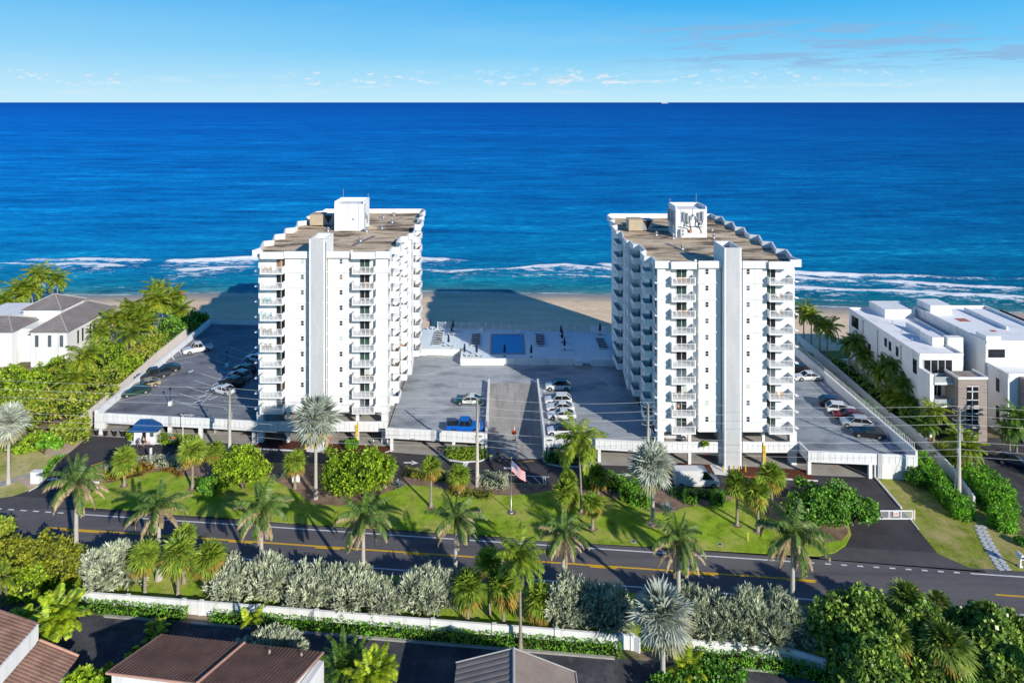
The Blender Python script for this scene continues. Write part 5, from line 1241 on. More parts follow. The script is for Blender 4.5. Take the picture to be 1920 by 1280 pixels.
T = thing('signboard', 'white slanted signboard on the lawn behind the leftmost royal palm', 'sign', G(176, 918)); m = MB(); m.box(-.8, .8, -.08, .08, .35, 1.3); m.box(-.6, -.45, -.05, .05, 0, .35); m.box(.45, .6, -.05, .05, 0, .35); m.build('board', WHITE, T); m = MB()
for k in range(4): m.box(-.7 + .38 * k, -.45 + .38 * k, -.09, -.081, .5 + .1 * k, 1.15 - .05 * k)
m.build('dark_panel', surf('dark_green_paint', (.02, .10, .07), (.03, .13, .09), 2, .6), T)
T = thing('signboard', 'pale signboard between the sabal palm and the tall silver palm', 'sign', G(555, 905)); m = MB(); m.box(-.6, .6, -.08, .08, .2, 1.7); m.box(-.5, -.35, -.05, .05, 0, .2); m.box(.35, .5, -.05, .05, 0, .2); m.build('board', WHITE, T)
T = thing('mailbox', 'white mailbox post at the right edge beside the stepping stones', 'mailbox', G(1913, 1062)); m = MB(); m.box(-.09, .09, -.09, .09, 0, 1.15); m.box(-.2, .2, -.2, .2, 0, .2); m.build('post', WHITE, T); m = MB(); m.box(-.26, .26, -.45, .45, 1.15, 1.5); m.tube([(0, -.45, 1.5), (0, .45, 1.5)], .25, 10); m.build('box', WHITE, T)
T = thing('marker_post', 'yellow marker post in the lawn near the road', 'marker post', G(1402.5, 1015)); m = MB(); m.box(-.06, .06, -.04, .04, 0, 1.3); m.build('stake', surf('lime_yellow', (.62, .62, .08), (.7, .7, .12), 1, .6), T)
for i, (px, py) in enumerate(((1188, 1016), (1350, 1022), (1445, 1030), (898, 959))):
    T = thing('drain_cover', ('square drain cover in the lawn below the silver palm', 'square drain cover in the lawn left of the yellow marker post', 'square drain cover in the lawn right of the yellow marker post', 'drain cover in the lawn below the centre utility pole')[i], 'drain cover', (*G(px, py)[:2], .112), 0, 'drain covers in the lawn'); m = MB(); m.box(-.36, .36, -.3, .3, 0, .03); m.build('frame', CONC, T); m = MB(); m.cyl(0, 0, .03, .045, .18, .18, 12); m.build('lid', BLACKP, T)
m = MB(); i = 0
for k in range(12):
    t = k / 11; y = 987 + 78 * t
    xa = 1833 + 42 * t ** 1.25; 
    for o_ in (0, 10 + 3 * t):
        p = G(xa + o_, y); m2 = MB(); m2.box(-.36, .36, -.33, .33, 0, .05); o = m2.build('stepping_stone', surf('pale_paver', (.46, .48, .50), (.55, .57, .59), 1, .85)); o.location = (p.x, p.y, -.005); o.rotation_euler = (0, 0, .22)
        tag(o, '%s paver from the top in the %s column of the stepping stone path' % (['first', 'second', 'third', 'fourth', 'fifth', 'sixth', 'seventh', 'eighth', 'ninth', 'tenth', 'eleventh', 'last'][k], 'left' if o_ == 0 else 'right'), 'paver', 'stepping stones on the right verge')
# ------------------------------------------------------------------ people and bicycles
SKIN = surf('skin', (.42, .25, .17), (.5, .31, .22), 3, .6); HAIR = surf('dark_hair', (.03, .02, .015), (.05, .035, .025), 5, .7)
def skin_obj(name, verts, edges, rad, mat, parent, root=0):
    me = bpy.data.meshes.new(name); me.from_pydata(verts, edges, []); me.materials.append(mat)
    o = put(name, me, parent)
    sk = o.modifiers.new('skin', 'SKIN'); sk.use_smooth_shade = True
    for i, r in enumerate(rad):
        d = me.skin_vertices[0].data[i] if me.skin_vertices else None
        if d: d.radius = (r, r * .8)
    if me.skin_vertices: me.skin_vertices[0].data[root].use_root = True
    ss = o.modifiers.new('sub', 'SUBSURF'); ss.levels = 1; ss.render_levels = 1
    return o
def person(loc, ang, label, top, bottom, sit=False, h=1.75, group=None, hat=None):
    T = thing('person', label, 'person', loc, ang, group)
    s = h / 1.75; P = lambda x, y, z: (x * s, y * s, z * s)
    if not sit:
        V = [P(0, 0, .95), P(0, 0, 1.15), P(0, .01, 1.40), P(0, 0, 1.52), P(0, -.01, 1.66), P(.10, 0, .90), P(.12, -.02, .50), P(.12, 0, .07), P(.13, -.15, .04), P(-.10, 0, .90), P(-.12, .05, .50), P(-.12, .08, .07), P(-.13, -.07, .04), P(.20, 0, 1.40), P(.27, 0, 1.13), P(.26, -.14, .90), P(-.20, 0, 1.40), P(-.27, 0, 1.13), P(-.26, -.12, .90)]
    else:       # astride a bicycle: leaning forward, hands on the bars
        V = [P(0, .15, .98), P(0, .05, 1.15), P(0, -.12, 1.36), P(0, -.2, 1.47), P(0, -.28, 1.58), P(.09, .12, .95), P(.11, -.2, .72), P(.11, -.05, .30), P(.11, -.2, .26), P(-.09, .12, .95), P(-.11, -.1, .60), P(-.11, .12, .16), P(-.11, -.03, .12), P(.19, -.12, 1.36), P(.24, -.3, 1.15), P(.22, -.52, 1.02), P(-.19, -.12, 1.36), P(-.24, -.3, 1.15), P(-.22, -.52, 1.02)]
    E = [(0, 1), (1, 2), (2, 3), (3, 4), (0, 5), (5, 6), (6, 7), (7, 8), (0, 9), (9, 10), (10, 11), (11, 12), (2, 13), (13, 14), (14, 15), (2, 16), (16, 17), (17, 18)]
    Rr = [.14, .13, .15, .06, .10, .095, .065, .045, .04, .095, .065, .045, .04, .07, .05, .035, .07, .05, .035]
    skin_obj('body', V, E, [r * s for r in Rr], SKIN, T)
    idx = [0, 1, 2, 13, 14, 16, 17]; mp = {k: i for i, k in enumerate(idx)}
    sv = [V[k] for k in idx]; sv[4] = tuple((Vector(V[13]) * .4 + Vector(V[14]) * .6)); sv[6] = tuple((Vector(V[16]) * .4 + Vector(V[17]) * .6))
    skin_obj('shirt', sv, [(mp[a], mp[b]) for a, b in ((0, 1), (1, 2), (2, 13), (13, 14), (2, 16), (16, 17))], [x * s for x in (.165, .16, .18, .095, .075, .095, .075)], top, T)
    idx = [0, 5, 6, 9, 10]; mp = {k: i for i, k in enumerate(idx)}; sv = [V[k] for k in idx]
    skin_obj('shorts', sv, [(mp[a], mp[b]) for a, b in ((0, 5), (5, 6), (0, 9), (9, 10))], [x * s for x in (.165, .12, .085, .12, .085)], bottom, T)
    m = MB(); hd = Vector(V[4]); m.blob(hd + Vector((0, .02, .05)), (.105, .115, .09), 10, 7, 0, .05); m.build('hair' if hat is None else 'helmet', hat or HAIR, T, True)
    return T
def bike(loc, ang, label, mat):
    T = thing('bicycle', label, 'bicycle', loc, ang)
    for y in (-.52, .52):
        m = MB(); m.tube([(0, y + .33 * math.cos(k * math.pi / 8), .34 + .33 * math.sin(k * math.pi / 8)) for k in range(17)], .025, 5, 0, False)
        for k in range(6): m.tube([(0, y, .34), (0, y + .32 * math.cos(k * 1.05), .34 + .32 * math.sin(k * 1.05))], .006, 3)
        m.build('wheel', RUBBER, T)
    m = MB(); 
    for a, b in (((0, .52, .34), (0, .15, .32)), ((0, .15, .32), (0, .25, .85)), ((0, .25, .8), (0, -.38, .85)), ((0, .15, .32), (0, -.38, .8)), ((0, .52, .34), (0, .25, .75)), ((0, -.52, .34), (0, -.36, .98)), ((-.26, -.5, 1.0), (.26, -.5, 1.0)), ((0, -.36, .96), (0, -.5, 1.0))): m.tube([a, b], .022, 5)
    m.build('frame', mat, T); m = MB(); m.blob((0, .26, .9), (.09, .14, .04), 8, 5, 0, 0); m.build('saddle', BLACKP, T)
HIV = surf('lime_shirt', (.38, .60, .04), (.45, .68, .06), 2, .8); YSH = surf('yellow_shirt', (.75, .55, .02), (.8, .62, .05), 2, .8); BSH = surf('blue_shirt', (.02, .12, .45), (.03, .16, .55), 2, .8); WSH = surf('white_shirt', (.7, .7, .7), (.78, .78, .78), 2, .8); OSH = surf('tan_vest', (.42, .24, .10), (.5, .3, .14), 2, .8); DSH = surf('dark_shorts', (.02, .022, .03), (.03, .033, .04), 2, .8)
for px, py, a, lb, tp, bt, bl in ((920, 868, .5, 'cyclist in a lime green shirt by the foot of the ramp', HIV, DSH, 'dark bicycle under the lime-shirted cyclist'), (938, 867, 1.1, 'cyclist in a yellow shirt by the foot of the ramp', YSH, DSH, 'dark bicycle under the yellow-shirted cyclist'), (259.5, 837.5, .9, 'cyclist in a blue shirt in front of the guard booth', BSH, DSH, 'bicycle under the blue-shirted cyclist')):
    p = G(px, py, .012); person(p, a, lb, tp, bt, True, hat=BLACKP); bike(p, a, bl, GREYM)
person(G(933, 860, .012), .3, 'person in a tan vest standing behind the two cyclists at the ramp', OSH, DSH)
person(G(269, 836, .012), 2.5, 'person in a white shirt standing beside the blue-shirted cyclist', WSH, DSH)
p = G(277, 836.5, .012); bike(p, 1.2, 'reddish bicycle standing in front of the guard booth', REDP)
person(G(324, 833.5, .1), 0, 'person in a red top in front of the hedge right of the guard booth', REDP, BSH)
person((28.9, 109.4, 5.8 + FH), 0, 'bare-chested man on a balcony of the right tower', SKIN, DSH)
person(G(336, 560.5, -.9), 0, 'person under the red umbrella on the far left beach', WSH, DSH)
T = thing('beach_umbrella', 'small red beach umbrella far left on the sand', 'umbrella', G(338.5, 560, -.95)); m = MB(); m.tube([(0, 0, 0), (0, 0, 2.1)], .03, 6); m.build('pole', ALU, T); m = MB(); m.cyl(0, 0, 1.75, 2.25, 1.15, .05, 10); m.build('canopy', REDP, T)
# ------------------------------------------------------------------ pool furniture
ORD = ['first', 'second', 'third', 'fourth', 'fifth', 'sixth', 'seventh', 'eighth', 'ninth']
def lounger0():
    T = thing('sun_lounger', 'x', 'sun lounger', (0, 0, 0), 0, 'navy sun loungers on the pool terrace')
    m = MB(); m.box(-1.05, 1.05, -.40, .40, .28, .34)
    for x in (-.9, .9):
        for y in (-.28, .28): m.box(x - .04, x + .04, y - .04, y + .04, 0, .28)
    m.build('frame', WHITE, T)
    m = MB(); m.box(-1.0, .35, -.23, .23, .34, .42); m.add([(.35, -.23, .42), (1.0, -.23, .56), (1.0, .23, .56), (.35, .23, .42), (.35, -.23, .36), (1.0, -.23, .48), (1.0, .23, .48), (.35, .23, .36)], [(0, 1, 2, 3), (7, 6, 5, 4), (0, 4, 5, 1), (1, 5, 6, 2), (2, 6, 7, 3), (3, 7, 4, 0)])
    m.build('cushion', NAVY, T); return T
L0 = None
for rowname, X, Y0, n, dy, ang in (('just left of the pool', -6.6, 160.4, 7, -1.08, 0), ('just right of the pool', 8.7, 160.4, 7, -1.08, math.pi), ('beside the left tower', -15.6, 162.6, 8, -1.2, 0), ('beside the right tower', 23.0, 157.6, 6, -1.1, math.pi)):
    for k in range(n):
        o = L0 if L0 and L0['label'] == 'x' else (lounger0() if L0 is None else copy_tree(L0))
        if L0 is None: L0 = o
        o.location = (X + .06 * R.uniform(-1, 1), Y0 + dy * k, 3.385); o.rotation_euler = (0, 0, ang + R.uniform(-.03, .03))
        o['label'] = 'navy sun lounger, %s from the sea in the row %s' % (ORD[k], rowname)
def parasol0():
    T = thing('closed_parasol', 'x', 'parasol', (0, 0, 0), 0, 'closed navy parasols on the pool terrace')
    m = MB(); m.tube([(0, 0, 0), (0, 0, 2.75)], .035, 6); m.build('pole', ALU, T); m = MB(); m.cyl(0, 0, 0, .1, .3, .26, 12); m.build('base', BLACKP, T)
    m = MB(); m.tube([(0, 0, .95), (0, 0, 1.2), (0, 0, 2.0), (0, 0, 2.6), (0, 0, 2.78)], [.26, .29, .23, .15, .02], 10); m.build('canopy', NAVY, T); return T
def table0():
    T = thing('patio_table', 'x', 'table', (0, 0, 0), 0, 'white tables under the closed parasols')
    m = MB(); m.cyl(0, 0, .70, .74, .60, .60, 14); m.build('tabletop', WHITE, T)
    for k in range(4): m = MB(); m.tube([(.42 * math.cos(k * 1.571), .42 * math.sin(k * 1.571), .7), (.5 * math.cos(k * 1.571), .5 * math.sin(k * 1.571), 0)], .025, 5); m.build('leg', WHITE, T)
    return T
def chair0(mat, name='patio_chair', grp='white chairs around the terrace tables'):
    T = thing(name, 'x', 'chair', (0, 0, 0), 0, grp)
    m = MB(); m.box(-.26, .26, -.26, .26, .40, .45); m.build('seat', mat, T); m = MB(); m.box(-.26, .26, .22, .27, .45, .92); m.build('backrest', mat, T)
    for x in (-.22, .22):
        for y in (-.22, .22): m = MB(); m.box(x - .02, x + .02, y - .02, y + .02, 0, .40); m.build('leg', mat, T)
    return T
UMB = [(807.5, 617, 'by the fence next to the left tower'), (849.5, 620.5, 'at the back of the left group of tables'), (847, 628, 'in the middle of the left group of tables'), (841, 648.5, 'at the front of the left group of tables'), (871, 667, 'leftmost along the front terrace wall'), (893.6, 667.5, 'second along the front terrace wall'), (946, 668, 'in front of the pool by the terrace wall'), (996, 669, 'right of the pool by the front terrace wall'), (1052, 630, 'at the back of the right group of tables'), (1054.5, 641, 'in the middle of the right group of tables'), (1058.5, 655, 'at the front of the right group of tables'), (1125, 627, 'in the far right corner by the fence')]
p0 = t0 = c0 = None
for px, py, wh in UMB:
    q_ = G(px, py, 3.385)
    if q_.y < 144.6: q_.y = 144.8
    p = parasol0() if p0 is None else copy_tree(p0); p0 = p0 or p; p.location = q_; p['label'] = 'closed navy parasol ' + wh
    if py < 660 or px < 900:
        t = table0() if t0 is None else copy_tree(t0); t0 = t0 or t; t.location = q_ + Vector((.5, -.75 if q_.y > 146 else .8, 0)); t['label'] = 'round white table under the closed parasol ' + wh
        for k, (dx, dy, rz, sd) in enumerate(((-1.0, .1, 1.57, 'left'), (1.0, -.05, -1.57, 'right'))):
            c = chair0(WHITE) if c0 is None else copy_tree(c0); c0 = c0 or c; c.location = t.location + Vector((dx, dy, 0)); c.rotation_euler = (0, 0, rz); c['label'] = '%s white chair at the table %s' % (sd, wh)
# balcony furniture that can be made out
TEAL = surf('turquoise_plastic', (.03, .42, .42), (.05, .5, .5), 2, .5); ORN = surf('orange_wood', (.62, .26, .07), (.7, .33, .12), 2, .7); WIC = surf('brown_wicker', (.22, .13, .07), (.3, .19, .11), 6, .8)
FLR = ['bottom', 'second', 'third', 'fourth', 'fifth', 'sixth', 'seventh', 'eighth', 'ninth', 'top']
protos = {}
for tw, colu, fl_, mat, what in (('L', 'left', 6, TEAL, 'turquoise'), ('L', 'left', 7, TEAL, 'turquoise'), ('L', 'left', 5, WIC, 'brown'), ('L', 'left', 9, ORN, 'orange-brown'), ('L', 'left', 4, WIC, 'brown'), ('R', 'left', 9, ORN, 'orange-brown'), ('R', 'left', 7, ORN, 'orange-brown'), ('R', 'left', 2, WIC, 'brown'), ('R', 'right', 8, WIC, 'brown'), ('R', 'right', 7, WIC, 'brown'), ('R', 'right', 2, ORN, 'orange-brown'), ('L', 'right', 8, ORN, 'orange-brown'), ('L', 'right', 5, WIC, 'brown'), ('L', 'right', 2, WIC, 'brown'), ('L', 'right', 9, WIC, 'brown')):
    z = Z0 + fl_ * FH + .105
    uu = (2.0 if colu == 'left' else 19.9) if tw == 'L' else (19.0 if colu == 'left' else 3.1)
    X = -43.5 + uu if tw == 'L' else 48.6 - uu; Y = (116.5 if tw == 'L' else 109.5) - .35
    for s, sd in ((-.45, 'left'), (.5, 'right')):
        c = copy_tree(protos[what]) if what in protos else chair0(mat, 'balcony_chair', 'chairs on the front balconies'); protos.setdefault(what, c)
        c.location = (X + s, Y, z); c.rotation_euler = (0, 0, R.uniform(-.6, .6)); c['label'] = '%s %s-hand chair on the %s balcony up, %s column of the %s tower' % (what, sd, FLR[fl_], colu, 'left' if tw == 'L' else 'right')
# side-balcony furniture of the left tower, sunlit
BLT = surf('blue_seat', (.05, .08, .22), (.08, .12, .3), 3, .8); pj = {}
for fl_, v, mat, what in ((0, 4.4, BLT, 'blue'), (2, 4.4, WIC, 'wicker'), (3, 4.4, WIC, 'wicker'), (6, 4.4, BLT, 'blue'), (2, 14.2, ORN, 'orange'), (5, 14.2, BLT, 'blue'), (7, 14.2, WIC, 'wicker'), (5, 27.2, WIC, 'wicker'), (7, 27.2, BLT, 'blue'), (8, 27.2, ORN, 'orange'), (6, 27.2, WIC, 'wicker')):
    c = copy_tree(pj[what]) if what in pj else chair0(mat, 'balcony_chair', 'chairs on the side balconies'); pj.setdefault(what, c)
    u = TW + (.7 if v < 20 else 1.75); c.location = (-43.5 + u, 116.5 + v, Z0 + fl_ * FH + .105); c.rotation_euler = (0, 0, R.uniform(0, 6)); c.scale = (1.3, 1.5, 1.15)
    c['label'] = '%s chair on the %s side balcony up, %s column on the left tower flank' % (what, FLR[fl_], {4.4: 'nearest', 14.2: 'middle', 27.2: 'farthest'}[v])
# far ship
T = thing('cargo_ship', 'tiny white ship far out on the horizon', 'ship', (7150, 29300, -2)); m = MB(); m.prism([(-150, -16), (130, -16), (165, 0), (130, 16), (-150, 16)], 0, 26); m.build('hull', GREYM, T); m = MB(); m.box(-140, -95, -15, 15, 26, 75); m.box(-60, -20, -13, 13, 26, 55); m.box(0, 90, -14, 14, 26, 48); m.build('superstructure', WHITE, T)
# ------------------------------------------------------------------ plants
TRUNK = surf('palm_trunk', (.24, .20, .16), (.40, .34, .28), 1.4, .95, (1, 1, 5), 4, fine=.1, bump=.3)
TRUNKP = surf('pale_palm_trunk', (.42, .38, .33), (.56, .51, .45), 1.2, .95, (1, 1, 6), 4, bump=.2)
BARK = surf('bark', (.13, .10, .08), (.24, .19, .15), 2, .95, (1, 1, 4), bump=.4)
SHAFTM = surf('crownshaft_green', (.28, .36, .02), (.42, .46, .04), 1, .6, (1, 1, .3))
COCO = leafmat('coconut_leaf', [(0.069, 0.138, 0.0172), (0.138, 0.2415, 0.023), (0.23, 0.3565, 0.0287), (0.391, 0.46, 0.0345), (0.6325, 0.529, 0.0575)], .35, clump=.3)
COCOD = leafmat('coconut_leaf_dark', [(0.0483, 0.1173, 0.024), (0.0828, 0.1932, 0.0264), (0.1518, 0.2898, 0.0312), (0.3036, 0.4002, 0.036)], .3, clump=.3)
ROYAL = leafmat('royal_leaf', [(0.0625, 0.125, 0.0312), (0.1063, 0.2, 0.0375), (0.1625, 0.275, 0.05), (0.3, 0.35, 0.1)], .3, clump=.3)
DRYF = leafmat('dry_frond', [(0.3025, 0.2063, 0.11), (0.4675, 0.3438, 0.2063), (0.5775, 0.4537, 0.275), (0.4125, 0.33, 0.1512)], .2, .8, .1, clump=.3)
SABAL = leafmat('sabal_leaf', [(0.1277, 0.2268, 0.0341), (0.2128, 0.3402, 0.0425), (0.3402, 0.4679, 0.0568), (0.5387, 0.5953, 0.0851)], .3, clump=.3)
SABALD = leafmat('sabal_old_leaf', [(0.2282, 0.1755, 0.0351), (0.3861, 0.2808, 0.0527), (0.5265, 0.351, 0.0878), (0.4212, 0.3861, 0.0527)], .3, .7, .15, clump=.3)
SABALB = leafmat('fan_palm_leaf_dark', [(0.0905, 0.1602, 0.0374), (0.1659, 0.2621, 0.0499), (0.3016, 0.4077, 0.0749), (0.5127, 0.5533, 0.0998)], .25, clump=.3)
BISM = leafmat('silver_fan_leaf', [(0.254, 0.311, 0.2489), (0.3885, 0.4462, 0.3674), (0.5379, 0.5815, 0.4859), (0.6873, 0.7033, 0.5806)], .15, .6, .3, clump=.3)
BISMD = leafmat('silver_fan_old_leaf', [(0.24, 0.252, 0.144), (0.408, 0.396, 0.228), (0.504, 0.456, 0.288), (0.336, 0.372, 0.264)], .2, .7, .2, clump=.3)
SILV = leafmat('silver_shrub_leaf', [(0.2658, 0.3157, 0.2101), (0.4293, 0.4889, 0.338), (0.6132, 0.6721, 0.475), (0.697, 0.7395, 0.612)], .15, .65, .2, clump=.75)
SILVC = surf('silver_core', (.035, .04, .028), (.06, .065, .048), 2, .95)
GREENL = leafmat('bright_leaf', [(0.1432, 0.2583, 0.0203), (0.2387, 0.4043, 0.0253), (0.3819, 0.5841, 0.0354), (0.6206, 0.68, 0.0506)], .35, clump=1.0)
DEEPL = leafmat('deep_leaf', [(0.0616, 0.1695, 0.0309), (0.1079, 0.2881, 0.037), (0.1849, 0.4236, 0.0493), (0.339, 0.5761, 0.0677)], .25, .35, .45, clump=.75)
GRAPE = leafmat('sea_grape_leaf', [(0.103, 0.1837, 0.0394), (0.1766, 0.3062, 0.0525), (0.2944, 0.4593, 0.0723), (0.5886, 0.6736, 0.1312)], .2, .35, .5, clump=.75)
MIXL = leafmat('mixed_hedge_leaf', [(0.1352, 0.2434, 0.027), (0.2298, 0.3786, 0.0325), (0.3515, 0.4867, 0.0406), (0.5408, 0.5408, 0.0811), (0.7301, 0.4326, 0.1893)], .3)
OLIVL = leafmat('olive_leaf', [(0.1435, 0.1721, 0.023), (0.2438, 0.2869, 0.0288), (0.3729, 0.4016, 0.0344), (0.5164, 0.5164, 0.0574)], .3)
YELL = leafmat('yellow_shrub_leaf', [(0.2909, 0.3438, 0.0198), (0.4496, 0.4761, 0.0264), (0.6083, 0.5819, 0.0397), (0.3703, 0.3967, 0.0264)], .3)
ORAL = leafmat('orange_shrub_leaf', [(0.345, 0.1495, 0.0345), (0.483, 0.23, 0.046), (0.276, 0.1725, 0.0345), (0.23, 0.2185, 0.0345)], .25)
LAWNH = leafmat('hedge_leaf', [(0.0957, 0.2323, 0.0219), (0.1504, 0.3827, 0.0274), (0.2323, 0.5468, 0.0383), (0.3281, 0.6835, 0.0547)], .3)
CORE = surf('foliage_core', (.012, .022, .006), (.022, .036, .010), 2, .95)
BANAN = leafmat('broad_tropical_leaf', [(0.1944, 0.3305, 0.0233), (0.3305, 0.486, 0.0293), (0.5249, 0.6415, 0.0389), (0.7387, 0.7387, 0.0583)], .35)

def arc_frond(mb, c, az, e0, L, droop, nl=15, lw=.13, ll=.75, m=0, hang=.35, rnd=R):
    dx, dy = math.cos(az), math.sin(az); pts = [Vector(c)]; n = 8
    for k in range(n):
        e = e0 - droop * ((k + .5) / n) ** 1.1
        pts.append(pts[-1] + Vector((dx * math.cos(e), dy * math.cos(e), math.sin(e))) * (L / n))
    side = Vector((-dy, dx, 0))
    for a, b, w in zip(pts[:-1], pts[1:], [.07, .065, .06, .05, .045, .04, .03, .02]):
        mb.quad(a - side * w / 2, a + side * w / 2, b + side * w / 2, b - side * w / 2, m)
    for k in range(nl):
        t = .10 + .90 * (k + .5) / nl; f = t * n; i = min(n - 1, int(f)); p = pts[i].lerp(pts[i + 1], f - i)
        tan = (pts[i + 1] - pts[i]).normalized()
        l = ll * (.55 + .9 * math.sin(math.pi * min(1, t * .85 + .12))) * .72
        for s in (-1, 1):
            d = side * s * 1.0 + tan * (.45 + .5 * t) + Vector((0, 0, -hang * (1 + rnd.uniform(-.3, .5))))
            d.normalize(); nn = tan.cross(d)
            mb.leaf(p, d, nn + tan * .15, l * rnd.uniform(.85, 1.1), lw, m)
def palm_trunk(h, r0, r1, lean=.0, az=0, mat=None):
    m = MB(); n = 7; pts = []; rs = []
    for k in range(n + 1):
        t = k / n; o = lean * t * t
        pts.append((math.cos(az) * o, math.sin(az) * o, h * t)); rs.append(r0 + (r1 - r0) * t + (.10 * (1 - t) ** 8 if r0 < .3 else .16 * (1 - t) ** 6))
    m.tube(pts, rs, 9); return m.mesh('trunk', mat or TRUNK, True), Vector(pts[-1])
def coconut_crown(seed, mat, L=3.9, n=26, young=False):
    rnd = random.Random(seed); m = MB()
    for k in range(n):
        t = k / n; az = k * 2.399 + rnd.uniform(-.25, .25)
        e0 = math.radians(82 - 92 * t + rnd.uniform(-8, 8)); 
        arc_frond(m, (0, 0, 0), az, e0, L * rnd.uniform(.85, 1.1), math.radians(70 + 35 * t + rnd.uniform(-15, 15)), 25, .17, 1.0, 0, .42, rnd)
    c = MB()
    for k in range(4): c.blob((.18 * math.cos(k * 1.6), .18 * math.sin(k * 1.6), -.25), (.13, .13, .15), 6, 5)
    m.add(c.v, c.f, 1)
    d = MB()
    for k in range(3): arc_frond(d, (0, 0, -.15), rnd.uniform(0, 6.3), math.radians(-25), L * .8, math.radians(60), 13, .11, .7, 0, .6, rnd)
    return m.mesh('crown', [mat, DRYF]), d.mesh('dry_fronds', DRYF)
def royal_crown(seed, L=3.1):
    rnd = random.Random(seed); m = MB(); d = MB()
    for k in range(14):
        az = k * 2.399 + rnd.uniform(-.3, .3); t = k / 14
        e0 = math.radians(75 - 62 * t + rnd.uniform(-8, 8)); dr = math.radians(75 + 45 * t + rnd.uniform(-10, 10)); l = L * rnd.uniform(.85, 1.1)
        arc_frond(m, (0, 0, 0), az, e0, l, dr, 26, .125, .72, 0, .8, rnd)
        if k > 3: arc_frond(d, (.02, .02, -.05), az + .06, e0 - .05, l * 1.03, dr * 1.05, 24, .12, .66, 0, 1.15, rnd)
    for k in range(9):
        arc_frond(d, (0, 0, -.1), rnd.uniform(0, 6.3), math.radians(rnd.uniform(-30, 15)), L * rnd.uniform(.7, .95), math.radians(68), 18, .11, .5, 0, 1.0, rnd)
    for k in range(2):
        arc_frond(m, (0, 0, .1), rnd.uniform(0, 6.3), math.radians(84), L * .8, math.radians(12), 20, .12, .4, 0, .1, rnd)
    return m.mesh('crown', ROYAL), d.mesh('dry_fronds', DRYF)
def fan_leaf(mb, c, d, up, stem, rad, ns=13, spread=2.0, m=0, droop=.25, w=None, rnd=R):
    d = d.normalized(); s = d.cross(up).normalized(); u = s.cross(d).normalized()
    hub = Vector(c) + d * stem + Vector((0, 0, -droop * stem * .4))
    q = s * .03; mb.quad(Vector(c) - q, Vector(c) + q, hub + q, hub - q, m)
    w = w or rad * spread * 1.35 / ns
    for k in range(ns):
        a = -spread + 2 * spread * k / (ns - 1)
        dd = (d * math.cos(a) + s * math.sin(a) + u * (.22 * abs(math.sin(a)) + rnd.uniform(-.06, .10)) + Vector((0, 0, -droop * rnd.uniform(.4, 1.0)))).normalized()
        l = rad * (1 - .28 * abs(a) / spread) * rnd.uniform(.88, 1.06)
        qn = dd.cross(u).normalized() * w / 2; b = hub + dd * l * .55; tip = hub + dd * l + Vector((0, 0, -droop * l * .45))
        mb.add((hub, b + qn, tip, b - qn), ((0, 1, 2, 3),), m)
def fan_crown(seed, n=46, stem=.62, rad=1.12, mats=(SABAL, SABALD), lo=-52, old=.84, ns=15, spread=1.8, droop=.30, names=('crown', 'old_leaves')):
    rnd = random.Random(seed); m = MB(); d = MB()
    for k in range(n):
        t = (k + .5) / n; el = math.radians(86 - (86 - lo) * t ** .9 + rnd.uniform(-7, 7)); az = k * 2.399 + rnd.uniform(-.2, .2)
        v = Vector((math.cos(az) * math.cos(el), math.sin(az) * math.cos(el), math.sin(el)))
        tgt = d if t > old or (t > old - .2 and rnd.random() < .25) else m
        fan_leaf(tgt, (0, 0, 0), v, Vector((0, 0, 1)) if abs(v.z) < .95 else Vector((1, 0, 0)), stem * rnd.uniform(.8, 1.15), rad * rnd.uniform(.85, 1.1), ns, spread, 0, droop * (1 + t * .6), None, rnd)
    m2 = MB(); m2.blob((0, 0, -.1), (.34, .34, .5), 8, 6)
    d.add(m2.v, m2.f, 0)
    return m.mesh(names[0], mats[0]), d.mesh(names[1], mats[1])

def cloud(mb, blobs, n, size, rnd, aspect=2.0, up=.25, m=0, inner=.35):
    wts = [a[1][0] * a[1][1] + a[1][1] * a[1][2] + a[1][0] * a[1][2] for a in blobs]; tot = sum(wts)
    for (c, r), w in zip(blobs, wts):
        c = Vector(c)
        for _ in range(int(n * w / tot)):
            z = rnd.uniform(-.75, 1); ph = rnd.uniform(0, 6.2832); q = math.sqrt(max(0, 1 - z * z))
            d = Vector((q * math.cos(ph), q * math.sin(ph), z))
            lump = 1 + .38 * noise.noise(d * 3.0 + c * .37)
            k = lump * (1 - inner * rnd.random() ** 2) * rnd.uniform(.96, 1.06)
            p = c + Vector((d.x * r[0], d.y * r[1], d.z * r[2])) * k
            if p.z < .03: continue
            for _j in range(2):
                v = Vector((rnd.gauss(0, 1), rnd.gauss(0, 1), rnd.gauss(0, 1) + up)).normalized()
                dd = (v + d * .55).normalized(); nn = (d + Vector((rnd.gauss(0, .5), rnd.gauss(0, .5), rnd.gauss(0, .5)))).normalized()
                s = size * rnd.uniform(.7, 1.3); mb.leaf(p, dd, nn, s * 1.25, s * 1.25 * 2 / aspect * .62, m)
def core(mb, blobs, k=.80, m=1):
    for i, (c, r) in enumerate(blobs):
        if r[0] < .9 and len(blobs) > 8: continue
        mb.blob(c, (r[0] * k, r[1] * k, r[2] * k), 12, 8, m, .25, i * 3.1)
